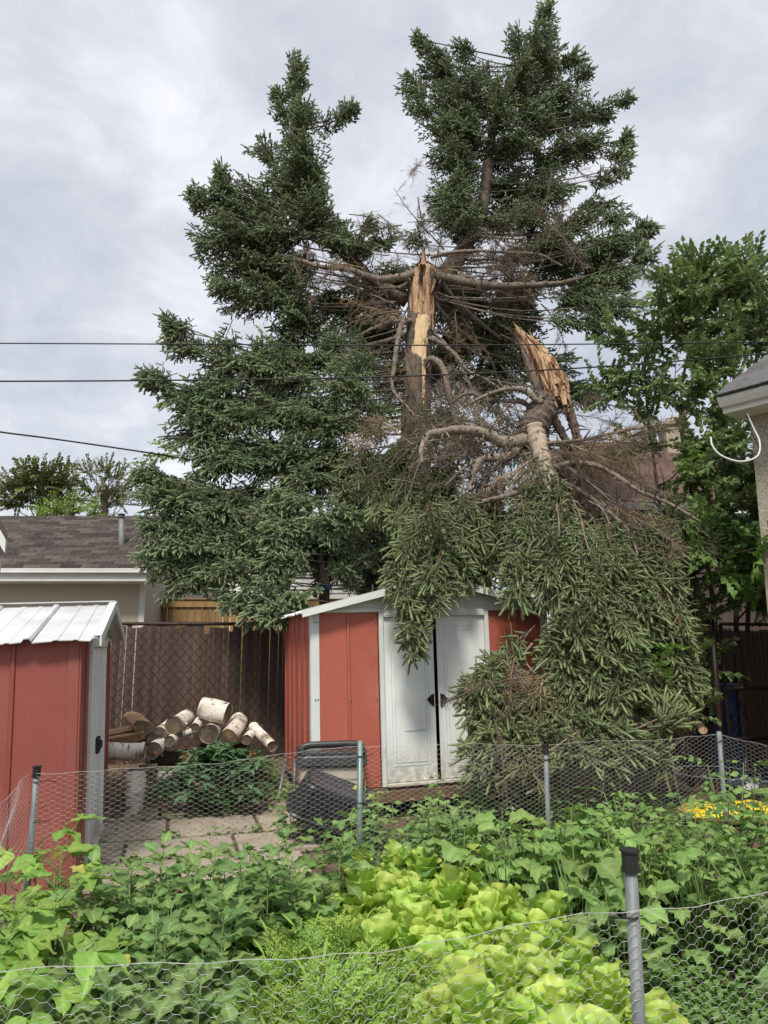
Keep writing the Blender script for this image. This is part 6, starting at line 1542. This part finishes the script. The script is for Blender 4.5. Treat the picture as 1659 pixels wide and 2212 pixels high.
# ------------------------------------------------------------------ logs
def log(name, label, c0, c1, r, end=M_['wood_cut'], bark=None, flat=1.0, taper=1.0):
    """a sawn log between two points: bark tube plus two cut ends"""
    c0, c1 = Vector(c0), Vector(c1); d = (c1 - c0); L = d.length; d = d.normalized()
    Rm = frame(d, UP); root = thing(name, label, 'log', (c0 + c1) / 2, 'birch logs piled by the fence')
    W = Matrix.Translation(c0) @ Rm.to_4x4()
    NS, NL = 18, 7; V = []; r *= .92; sh = np.convolve(rng.normal(0, .085, NS), [.3, .4, .3], 'same')
    for i in range(NL):
        t = i / (NL - 1)
        for j in range(NS):
            a = 2 * math.pi * j / NS; rr = r * (1 + (taper - 1) * t) * (1 + sh[j] + rng.normal(0, .02) + .04 * math.sin(t * 7 + r * 90))
            V.append((t * L, math.cos(a) * rr, math.sin(a) * rr * flat))
    F = [(i * NS + j, i * NS + (j + 1) % NS, (i + 1) * NS + (j + 1) % NS, (i + 1) * NS + j) for i in range(NL - 1) for j in range(NS)]
    m = MB(); m.add(V, F); m.build('bark', bark or M_['birch'], root, smooth=True, M=W)
    for i, x in ((0, .006), (NL - 1, L - .006)):
        ring = [V[i * NS + j] for j in range(NS)]; m = MB()
        VV = [(x, p[1] * .965, p[2] * .965) for p in ring] + [(x + (.004 if i == 0 else -.004), p[1] * .5, p[2] * .5) for p in ring] + [(x + (.002 if i == 0 else -.002), 0, 0)]
        FF = [(j, (j + 1) % NS, NS + (j + 1) % NS, NS + j) for j in range(NS)] + [(NS + j, NS + (j + 1) % NS, 2 * NS) for j in range(NS)]
        m.add(VV, FF); m.build('cut_end', end, root, M=W)
    m = MB()  # peeling curls of bark
    for k in range(5):
        t = U(.1, .9); a = U(0, 6.28); p = Vector((t * L, math.cos(a) * r * 1.0, math.sin(a) * r * flat)); o_ = Vector((0, math.cos(a), math.sin(a)))
        w = U(.02, .05); tn = Vector((0, -math.sin(a), math.cos(a)))
        m.add([tuple(p), tuple(p + Vector((w, 0, 0))), tuple(p + Vector((w * .8, 0, 0)) + o_ * .02 + tn * .02), tuple(p + o_ * .015 + tn * .02)], [(0, 1, 2, 3)])
    m.build('peeling_bark', bark or M_['birch'], root, M=W)['kind'] = 'stuff'
    return root
def lp(px, py, Z): return P(px, py, Z)
ZL = 8.35
log('birch_log', 'log end with long crack, resting high on the pile left of the fat top log', lp(375.6, 1567, 8.05), lp(403, 1550, 8.5), .098, taper=.98)
log('birch_log', 'dark ended small log leaning low beside the split wedge', lp(346, 1584, 8.05), lp(368, 1566, 8.5), .075)
log('birch_log', 'thin white birch log with small dark end in mid pile', lp(421.5, 1572, 8.0), lp(434, 1553, 8.4), .052)
log('birch_log', 'widest grey cut log end at the centre of the pile', lp(451, 1585, 8.05), lp(472, 1568, 8.5), .108)
log('birch_log', 'birch log with orange brown cut end leaning right of the pile centre', lp(493.5, 1594, 8.0), lp(517, 1556, 8.5), .098)
log('birch_log', 'fat short white birch log lying sideways on top of the pile', lp(436, 1529, 8.2), lp(492, 1543, 8.15), .128)
log('birch_log', 'ragged birch log sloping down at the right end of the pile', lp(588, 1612, 7.9), lp(548, 1570, 8.4), .062)
log('birch_log', 'grey split chunk perched behind the sloping ragged log', lp(536, 1578, 8.45), lp(563, 1566, 8.4), .05, bark=M_['wood_cut'], flat=.7)
log('birch_log', 'white birch log lying level beside the shed door', lp(230, 1622, 7.55), lp(312, 1624, 7.6), .088)
log('birch_log', 'blackened log end behind the level white log', lp(332, 1622, 7.75), lp(350, 1605, 8.2), .088)
log('birch_log', 'upright birch stump with torn bark beside the shed', Vector((*lp(283, 1758, 7.45).xy, .0)), Vector((*lp(283, 1758, 7.45).xy, .43)) + Vector((.01, 0, 0)), .125)
log('birch_log', 'grey weathered log lying behind the upright stump', lp(300, 1664, 7.7), lp(340, 1660, 7.75), .06, bark=M_['wood_cut'])
log('birch_log', 'ragged white birch piece lying low beside the peony', lp(338, 1676, 7.8), lp(384, 1672, 7.85), .05)
log('birch_log', 'dark log end low between stump and shed', lp(256, 1748, 7.2), lp(262, 1735, 7.5), .06, bark=M_['bark_dark'])
log('birch_log', 'log end low in the pile above the peony leaves', lp(366, 1602, 7.95), lp(385, 1590, 8.4), .062)
log('birch_log', 'small white log wedged under the wide grey one', lp(392, 1586, 8.15), lp(412, 1580, 8.2), .04)
log('birch_log', 'log end half hidden by peony leaves at the low right', lp(533, 1598, 8.1), lp(550, 1580, 8.5), .062)
log('birch_log', 'dark log lying at the bottom of the pile', lp(325, 1640, 8.2), lp(420, 1635, 8.35), .09, bark=M_['bark_dark'])
log('birch_log', 'dark log at the bottom behind the peony', lp(430, 1625, 8.45), lp(540, 1622, 8.55), .10, bark=M_['bark_dark'])
# split wedges
def wedge(label, c, size, rot, mat=M_['wood_split'], arc=True):
    root = thing('split_log', label, 'firewood', c, 'split firewood on the pile')
    W = TRS(c, rot); L, w, h = size
    poly = [(-w / 2, h * .1), (-w * .42, h * .34), (-w * .15, h * .5), (w * .15, h * .5), (w * .42, h * .36), (w / 2, h * .12), (w * .12, -h * .5), (-w * .1, -h * .46)]
    V = []; F = []; n = len(poly); NL = 5
    for i in range(NL):
        for (a, b) in poly: V.append((-L / 2 + L * i / (NL - 1), a + rng.normal(0, .004), b + rng.normal(0, .004)))
    F = [(i * n + j, i * n + (j + 1) % n, (i + 1) * n + (j + 1) % n, (i + 1) * n + j) for i in range(NL - 1) for j in range(n)]
    m = MB(); m.add(V, F); m.build('split_face', mat, root, M=W)
    for i, x in ((0, -L / 2), (NL - 1, L / 2)):
        m = MB(); m.add(V[i * n:(i + 1) * n], [list(range(n))]); m.build('cut_end', M_['wood_cut'], root, M=W)
wedge('large split log wedge with bare tan face at the high left of the pile', lp(298, 1566, 8.0), (.36, .24, .18), Euler((R(-18), R(10), R(-55))).to_matrix())
wedge('upper narrow split stick next to the shed corner', lp(262, 1580, 7.9), (.42, .12, .08), Euler((R(10), R(-12), R(8))).to_matrix())
wedge('lower narrow split stick next to the shed corner', lp(264, 1597, 7.85), (.45, .14, .09), Euler((R(-20), R(-10), R(14))).to_matrix())
wedge('dark grey split chunk under the large wedge', lp(318, 1594, 8.05), (.3, .2, .14), Euler((R(15), R(8), R(-40))).to_matrix(), M_['wood_cut'])
# orange sawn end by the gate
log('sawn_branch', 'sawn branch with orange cut end lying by the gate post', P(1519, 1577, 6.9), P(1500, 1560, 7.4), .042, end=M_['fresh_wood'], bark=M_['bark_dark'])

# peony bush
pc = P(470, 1690, 7.5); pc.z = ground_z(pc.x, pc.y)
peo = thing('peony_bush', 'low dark green peony bush with spent brown flowers before the logs', 'shrub', pc)
segs = []
W0 = Matrix.Translation(pc)
for k in range(80):
    az = U(0, 6.283); el = U(.12, 1.45); rr = U(.55, 1.0)
    tip = Vector((math.cos(az) * math.cos(el) * .60 * rr, math.sin(az) * math.cos(el) * .42 * rr, .14 + math.sin(el) * .54 * rr))
    segs.append(([(tip.x * .15, tip.y * .15, 0), tuple(tip * .6 + Vector((0, 0, .06))), tuple(tip)], .005, .003))
    for i in range(9):
        a2 = az + (i - 4) * .62 + U(-.2, .2)
        lf(peo, W0, PEON[int(rng.integers(4))], tip + Vector((math.cos(a2) * .01, math.sin(a2) * .01, U(-.03, .03))), a2, U(-.35, .55), U(-.4, .4), U(1.15, 1.6))
stem_part(peo, W0, segs)
for (px, py) in ((333, 1625), (401, 1630), (545, 1628), (426, 1690)):
    p = P(px, py, 7.08); m = MB()
    for i in range(9):
        d_ = Vector((U(-1, 1), U(-1, 1), U(-1, .6))).normalized(); m.tube([p, p + d_ * .02, p + d_ * .04 - UP * .012], [.004, .011, .002], 5, flat=.3)
    m.build('spent_flower', M_['dry_flower'], peo)

# ------------------------------------------------------------------ bins and small things by the shed
def rbox(m, L, W, H, top_scale=1.0, r=.06, n=5, z0=0.0, dz=None):
    """rounded box, footprint L x W, growing by top_scale toward the top"""
    ring = []
    for (sx, sy, a0) in ((1, 1, 0), (-1, 1, 90), (-1, -1, 180), (1, -1, 270)):
        for k in range(n + 1):
            a = R(a0 + 90 * k / n); ring.append((sx * (L / 2 - r) + r * math.cos(a), sy * (W / 2 - r) + r * math.sin(a)))
    k = len(ring); V = []
    levels = [(0, .93), (.02, 1.0)] + [(H - .02, top_scale), (H, top_scale * .95)]
    for z, s in levels: V += [(x * s, y * s, z0 + z) for x, y in ring]
    F = [(i * k + j, i * k + (j + 1) % k, (i + 1) * k + (j + 1) % k, (i + 1) * k + j) for i in range(len(levels) - 1) for j in range(k)] + [list(range(k))[::-1], [(len(levels) - 1) * k + j for j in range(k)]]
    m.add(V, F); return m
bc = P(714, 1690, 7.0); bc.z = 0.0
bx = thing('compost_bin', 'beige plastic bin with thick black handled lid against the shed', 'bin', bc)
MW = TRS(bc, Matrix.Rotation(YARD * .5, 3, 'Z'))
zt = P(714, 1644, 7.0).z
m = MB(); rbox(m, .54, .42, zt - .02, 1.06, .06); m.build('body', M_['beige'], bx, M=MW)
for q in (.5, .78):
    m = MB(); rbox(m, .575, .455, .022, 1.0, .07, z0=zt * q); m.build('rib', M_['beige'], bx, M=MW)
m = MB(); rbox(m, .64, .52, .105, .97, .09, z0=zt - .02); lid = m.build('lid', M_['lid_plastic'], bx, M=MW)
m = MB(); rbox(m, .62, .50, .02, 1.0, .09, z0=zt + .088); m.build('lid_step', M_['lid_plastic'], lid, M=MW)
m = MB(); h0 = zt + .105
hp = [(-.27, -.10, h0), (-.26, -.10, h0 + .03), (-.20, -.10, h0 + .05), (0, -.10, h0 + .055), (.2, -.10, h0 + .055), (.26, -.10, h0 + .035), (.27, -.10, h0)]
m.tube(curve_pts(hp, 6), .03, 8); m.build('handle', M_['lid_plastic'], lid, smooth=True, M=MW)
# overturned black tote leaning in front
tc_ = P(735, 1705, 6.35)
tt_ = thing('storage_tote', 'black plastic storage tote tipped on its side before the beige bin', 'tote', tc_)
MW2 = TRS(tc_ + Vector((-.04, 0, -.085)), Matrix.Rotation(YARD * .6, 3, 'Z') @ Matrix.Rotation(R(21), 3, 'Y') @ Matrix.Rotation(R(14), 3, 'X'), (1.1, 1.0, .86))
m = MB(); rbox(m, .60, .40, .30, .88, .09, z0=-.17); m.build('body', M_['black_plastic'], tt_, M=MW2)
m = MB(); rbox(m, .66, .45, .035, 1.0, .10, z0=-.185); m.build('rim', M_['black_plastic'], tt_, M=MW2)
m = MB(); rbox(m, .50, .32, .012, .97, .08, z0=.125); m.build('base', M_['lid_plastic'], tt_, M=MW2)
for k in range(4):
    m = MB(); m.box((-.21 + .14 * k, -.192, -.02), (.02, .02, .24), Matrix.Rotation(R(-4), 3, 'X'), ch=.005); m.build('rib', M_['black_plastic'], tt_, M=MW2)
for i, (a, b, lab) in enumerate((((618, 1640, 7.7), (601, 1726, 7.3), 'grey metal pipe leaning out from the vines, lower end loose'), ((638, 1640, 7.2), (634, 1722, 7.1), 'upright grey metal pipe beside the beige bin'))):
    tag(MB().tube([P(*a), P(*b)], .017, 10).build('metal_pipe', M_['grey_pipe'], smooth=True), lab, 'pipe', 'loose pipes by the bin')
dc = G(632, 1745, .02)
m = MB(); m.tube([dc, dc + UP * .012, dc + UP * .018], [.085, .09, .075], 24); tag(m.build('plastic_disc', M_['disc_white'], smooth=False), 'dirty white round lid lying on the slabs', 'lid')

# things by the gate: yellow sheet, printed bags, blue drum
def bag(name, label, c, size, rot, mat):
    L, W, H = size; V = []; nu_, nv = 16, 12; rg = np.random.default_rng(int(abs(c.x * 1000)) % 997)
    n = rg.normal(0, 1, (nu_ + 1, nv + 1))
    for sgn in (1, -1):
        for i in range(nu_ + 1):
            for j in range(nv + 1):
                a, b = 2 * i / nu_ - 1, 2 * j / nv - 1; pf = max(0, (1 - a ** 4) * (1 - b ** 4)) ** .5
                V.append((a * L / 2, b * W / 2, sgn * H / 2 * pf + n[i, j] * .006 * pf + H / 2))
    k = nv + 1; F = [(i * k + j, i * k + j + 1, (i + 1) * k + j + 1, (i + 1) * k + j) for i in range(nu_) for j in range(nv)]
    o_ = (nu_ + 1) * k; F += [tuple(o_ + q for q in f[::-1]) for f in F]
    m = MB(); m.add(V, F); return tag(m.build(name, mat, None, True, M=TRS(c, rot)), label, 'bag')
yc = G(1600, 1752, .12)
ys = bag('yellow_bag', 'bright yellow plastic bag lying behind the tomato plants', Vector((yc.x, yc.y, .03)), (1.05, .42, .16), Matrix.Rotation(YARD - .25, 3, 'Z'), M_['yellow_plastic'])
nc = G(1650, 1692, .2)
bag('printed_bag', 'navy and white printed bag lying near the gate', Vector((nc.x, nc.y, .10)), (.62, .4, .15), Matrix.Rotation(YARD - .1, 3, 'Z'), M_['navy_plastic'])
m = MB(); m.box((0, 0, 0), (.9, .5, .16), ch=.01)
bxm = tag(m.build('wooden_box', M_['plank'], M=TRS(Vector((nc.x + .15, nc.y + .25, .09)), Matrix.Rotation(YARD, 3, 'Z'))), 'low brown wooden box near the gate under the printed bag', 'box')
bd_ = P(1570, 1500, 8.75); bd_.z = .0
m = MB(); m.tube([bd_, bd_ + UP * .03, bd_ + UP * .4, bd_ + UP * .42, bd_ + UP * .8, bd_ + UP * .82, bd_ + UP * 1.15, bd_ + UP * 1.17], [.19, .2, .2, .21, .2, .21, .2, .18], 24)
tag(m.build('plastic_drum', M_['blue_plastic'], smooth=False), 'blue plastic drum in the shade behind the gate', 'drum')

# ------------------------------------------------------------------ leafy trees
def leaf_spray(L, n, ll, lw, prof, mat, seed, tw=M_['twig_dark']):
    rg = np.random.default_rng(seed); m = MB()
    ax = [Vector((L * t, rg.normal(0, .02) * L, .1 * L * t - .15 * L * t * t)) for t in np.linspace(0, 1, 6)]
    m.tube(ax, [.006, .005, .004, .003, .0025, .0015], 4, mi=1)
    for k in range(n):
        t = .12 + .88 * (k // 2) / max(n // 2 - 1, 1); s = 1 if k % 2 else -1
        p = ax[0].lerp(ax[-1], t) + Vector((0, 0, .02)); a = rg.uniform(.4, 1.3) * s
        d = Vector((math.cos(a), math.sin(a), rg.uniform(-.6, .25))); q = p + d * .025
        Rm = frame(d, UP + Vector(rg.normal(0, .45, 3))); l = ll * rg.uniform(.7, 1.15); w = lw * rg.uniform(.8, 1.1); V = []; nn = 4
        for i in range(nn + 1):
            tt = i / nn; ww = np.interp(tt, np.linspace(0, 1, len(prof)), prof) * w
            for s2 in (-1, 0, 1): V.append(tuple(q + Rm @ Vector((tt * l, s2 * ww, .28 * abs(s2) * ww - .3 * l * tt * tt))))
        m.add(V, [(i * 3 + j, i * 3 + j + 1, i * 3 + j + 4, i * 3 + j + 3) for i in range(nn) for j in range(2)], mi=0)
    return m.mesh('leafy_twig', [mat, tw], smooth=True)
LIL = [leaf_spray(.46, 30, .074, .030, HEART, M_['lilac_leaf'], 300 + i) for i in range(6)]
LILY = [leaf_spray(.34, 13, .085, .033, HEART, M_['lilac_young'], 320 + i) for i in range(4)]
FARL = [leaf_spray(.8, 34, .085, .04, OV, M_['far_leaf'], 340 + i) for i in range(5)]
BRL = [leaf_spray(.6, 26, .07, .03, OV, M_['bright_leaf'], 360 + i) for i in range(4)]
def leafy(root, c, rad, anchor, n, lib, sc=1.0, lim_r=.014, up=.2, nm='branch', mat=None):
    c, anchor = Vector(c), Vector(anchor)
    b = limb(root, [anchor, anchor.lerp(c, .5) + rvec(.06), c], lim_r, .004, mat or M_['bark_dark'], nm, 5, 4)
    for i in range(n):
        e = rvec().normalized() * (rng.random() ** .5); p = c + Vector((e.x * rad[0], e.y * rad[1], e.z * rad[2]))
        dr = ((c - anchor).normalized() * .4 + e * .7 + UP * up + rvec(.3)).normalized()
        put('leafy_twig', lib[int(rng.integers(len(lib)))], b, TRS(p - dr * .2 * sc, frame(dr, UP + rvec(.3)), sc * U(.85, 1.2)))
lb = P(1560, 1600, 8.9); lb.z = 0
li = thing('lilac_tree', 'tall lilac with heart shaped leaves crowding between fallen spruce and stucco house', 'tree', lb)
STEMS = [[(1560, 1620, 8.9), (1540, 1300, 8.9), (1500, 1100, 8.9), (1470, 900, 8.9), (1490, 740, 8.9), (1520, 620, 8.9)],
         [(1580, 1620, 9.0), (1590, 1300, 9.0), (1570, 1050, 9.0), (1560, 850, 9), (1600, 730, 9), (1620, 610, 9)],
         [(1600, 1620, 9.0), (1620, 1250, 9.1), (1650, 950, 9.1), (1660, 780, 9.1), (1665, 650, 9.1)],
         [(1545, 1620, 8.8), (1500, 1350, 8.8), (1460, 1180, 8.7), (1420, 1050, 8.7)],
         [(1490, 1620, 9.0), (1440, 1200, 9.4), (1400, 900, 9.6), (1390, 740, 9.7)]]
lpts = []
for st in STEMS:
    pp_ = [P(*q) for q in st]; pp_[0].z = 0
    limb(li, pp_, .035, .008, M_['bark_dark'], 'stem', 7, 7); lpts += curve_pts(pp_, 8)
for k in range(26):   # bare dark twigs
    a = lpts[int(rng.integers(len(lpts)))]
    if a.z > 1.5:
        e = a + Vector((rng.normal() * .5, rng.normal() * .3, U(.2, .9))); limb(li, [a, a.lerp(e, .5) + rvec(.05), e], .012, .003, M_['bark_dark'], 'twig', 4, 4)
LC = [(1520, 545, 40, 36, 8.9, 8), (1590, 545, 44, 34, 9, 8), (1640, 560, 30, 40, 9, 7), (1490, 610, 40, 36, 8.8, 8), (1560, 620, 46, 40, 8.9, 9), (1630, 640, 40, 40, 8.9, 8), (1440, 660, 36, 34, 9, 7), (1500, 690, 46, 40, 9, 8), (1590, 710, 50, 40, 9, 9), (1650, 720, 30, 40, 9, 7), (1420, 740, 40, 40, 9.3, 7), (1390, 800, 44, 44, 9.5, 8), (1350, 740, 34, 36, 9.8, 6), (1330, 830, 36, 40, 9.8, 7), (1440, 830, 34, 40, 9.2, 6), (1510, 780, 44, 40, 8.8, 8), (1560, 800, 40, 40, 8.8, 7), (1500, 850, 36, 36, 8.7, 7), (1540, 880, 34, 34, 8.7, 6),
      (1400, 880, 40, 30, 9.4, 6), (1570, 960, 44, 36, 8.6, 8), (1520, 970, 40, 34, 8.6, 8), (1500, 1030, 44, 36, 8.5, 8), (1600, 1030, 46, 40, 8.6, 9), (1460, 1060, 34, 30, 8.5, 6), (1560, 1090, 50, 40, 8.5, 9), (1640, 1100, 30, 50, 8.6, 8), (1480, 1140, 40, 36, 8.3, 7), (1550, 1180, 44, 40, 8.4, 8), (1620, 1200, 40, 40, 8.5, 8), (1500, 1230, 40, 36, 8.3, 7), (1580, 1270, 50, 36, 8.5, 8), (1650, 1290, 30, 30, 8.5, 6), (1510, 1330, 30, 50, 8.4, 6), (1470, 1440, 40, 50, 7.9, 7), (1490, 1540, 30, 40, 8.0, 6), (1520, 1440, 20, 50, 8.4, 5), (1430, 1550, 40, 40, 8.2, 5), (1290, 830, 30, 40, 10, 5), (1370, 960, 40, 40, 9.6, 6), (1420, 1000, 40, 40, 9.2, 6)]
for (px, py, hw, hh, Z, n) in LC + [(x_, y_, 50, 46, 9.3, 7) for x_, y_ in ((1480, 640), (1560, 640), (1640, 640), (1500, 740), (1560, 740), (1640, 740), (1640, 860), (1570, 900), (1640, 980), (1580, 1050), (1640, 1120), (1560, 1150))]:
    if py < 650: py = 650 - (650 - py) * .55
    if 1425 < px < 1500 and 870 < py < 1010 or (1385 < px < 1480 and 940 < py < 1070): continue
    c = P(px, py, Z); k = Z / FPX * 1.05; a = min(lpts, key=lambda q: (q - c).length + .4 * abs(q.z - c.z + .3))
    leafy(li, c, (hw * k * 1.15, hw * k, hh * k * 1.15), a, int(n * 2.1), LIL)
for (px, py, hw, hh, Z, n) in [(1540, 1130, 50, 30, 7.9, 6), (1600, 1180, 44, 40, 7.9, 7), (1640, 1150, 20, 50, 7.8, 6), (1560, 1240, 50, 30, 7.9, 6), (1640, 1240, 24, 40, 7.9, 5), (1500, 1190, 30, 30, 7.8, 4), (1460, 1400, 30, 30, 7.1, 3), (1420, 1460, 20, 30, 6.95, 2), (1600, 1290, 40, 20, 7.9, 4), (1480, 1000, 30, 20, 8.0, 3), (1600, 860, 30, 30, 8.4, 3), (1650, 1180, 16, 20, 7.0, 4)]:
    c = P(px, py, Z); k = Z / FPX; a = min(lpts, key=lambda q: (q - c).length)
    leafy(li, c, (hw * k, hw * k, hh * k), a, n, LILY)
# forked small tree with blue rope
fk = P(702, 1400, 10.2); fk.z = 0
t1 = thing('forked_tree', 'slim forked tree with blue rope tied round its trunk behind the fence', 'tree', fk)
q0 = P(702, 1272, 10.2)
limb(t1, [fk, P(700, 1330, 10.2), q0], .075, .07, M_['bark_dark'], 'trunk', 10, 6)
limb(t1, [q0, P(696, 1220, 10.2), P(697, 1160, 10.2), P(690, 1080, 10.3), P(670, 980, 10.4)], .055, .02, M_['bark_dark'], 'stem', 9, 6)
limb(t1, [q0, P(712, 1230, 10.2), P(716, 1160, 10.2), P(730, 1080, 10.3), P(760, 960, 10.5)], .055, .02, M_['bark_dark'], 'stem', 9, 6)
m = MB()
for k in range(4): m.tube([q0 + Vector((math.cos(a) * .088, math.sin(a) * .088, .012 * k + .012 * a / 6.28)) for a in np.linspace(0, 6.28, 17)], .008, 5)
m.tube([q0 + Vector((.06, -.08, .03)), q0 + Vector((.10, -.12, -.03)), q0 + Vector((.09, -.1, -.09))], .006, 5)
tag(m.build('rope', M_['blue_rope']), 'blue rope wound round the forked trunk', 'rope')
for (px, py, hw, hh, Z, n) in [(760, 1230, 40, 40, 10.4, 7), (720, 1180, 50, 40, 10.8, 7), (800, 1210, 40, 50, 10.6, 7), (660, 1240, 40, 30, 10.8, 6), (780, 1270, 40, 20, 10.3, 5)]:
    c = P(px, py, Z); k = Z / FPX; leafy(t1, c, (hw * k, hw * k, hh * k), P(705, 1160, 10.3), n, LIL)
# bright leafy tree showing through behind the spruce
b0 = P(620, 1300, 17); b0.z = 0
t2 = thing('bright_tree', 'bright green leafy tree showing through gaps behind the spruce', 'tree', b0)
limb(t2, [b0, P(620, 1000, 17), P(640, 800, 17)], .14, .05, M_['bark_dark'], 'trunk', 9, 6)
for (px, py, hw, hh, n) in [(600, 735, 36, 30, 8), (640, 760, 44, 40, 9), (580, 790, 40, 30, 7), (700, 780, 40, 40, 8), (800, 760, 50, 60, 9), (740, 830, 50, 40, 8), (980, 720, 60, 60, 9), (1000, 850, 60, 60, 9), (860, 860, 60, 60, 9), (1120, 820, 40, 60, 8), (480, 960, 60, 40, 6), (380, 980, 30, 30, 5), (640, 900, 60, 60, 7)]:
    c = P(px, py, 17); k = 17 / FPX; leafy(t2, c, (hw * k, .8, hh * k), P(660, 900, 17), n, BRL, 1.3, .03)
# far trees over the garage roof
def far_tree(px, pb, Z, clumps, lib, label, name, sc, bare=0):
    b_ = P(px, pb, Z); b_.z = 0; t_ = thing(name, label, 'tree', b_, 'trees beyond the garage')
    top = P(px, pb, Z); limb(t_, [b_, P(px + 3, pb - 30, Z), P(px - 2, pb - 70, Z)], .22, .07, M_['bark_dark'], 'trunk', 8, 6)
    for (cx, cy, hw, hh, n) in clumps:
        k = Z / FPX; leafy(t_, P(cx, cy, Z + U(-.6, .6)), (hw * k, hw * k, hh * k), P(px + (cx - px) * .25, min(pb, cy + 40), Z), int(n * 2.2), lib, sc * 1.2, .03)
    for i in range(bare):
        a = P(px + U(-12, 12), pb - U(10, 50), Z); e = a + Vector((U(-1, 1) * 1.6, U(-.5, .5), U(.7, 2.1))); limb(t_, [a, a.lerp(e, .5) + rvec(.1), e], .035, .008, M_['spruce_limb'], 'twig', 4, 4)
far_tree(85, 1120, 34, [(30, 1050, 16, 14, 10), (60, 1040, 20, 14, 12), (100, 1035, 24, 14, 14), (135, 1050, 18, 16, 10), (50, 1080, 30, 16, 14), (100, 1075, 30, 20, 14), (140, 1085, 16, 16, 8), (25, 1090, 16, 14, 8)], FARL, 'rounded olive green tree above the garage roof', 'round_tree', 1.25)
far_tree(225, 1120, 36, [(165, 1040, 14, 12, 4), (195, 1020, 18, 14, 5), (225, 1020, 20, 16, 7), (250, 1030, 20, 16, 6), (275, 1050, 14, 14, 4), (200, 1060, 20, 16, 6), (240, 1065, 24, 16, 8), (230, 1095, 20, 12, 6), (265, 1085, 18, 14, 6)], FARL, 'thin leafed tree with bare twigs beside the vent pipe', 'sparse_tree', 1.0, 26)
far_tree(150, 1150, 30, [(130, 1105, 26, 8, 10), (165, 1100, 22, 8, 10), (100, 1112, 20, 6, 6), (200, 1110, 14, 6, 5)], BRL, 'low yellow green treetop just over the garage ridge', 'low_tree', 1.2)
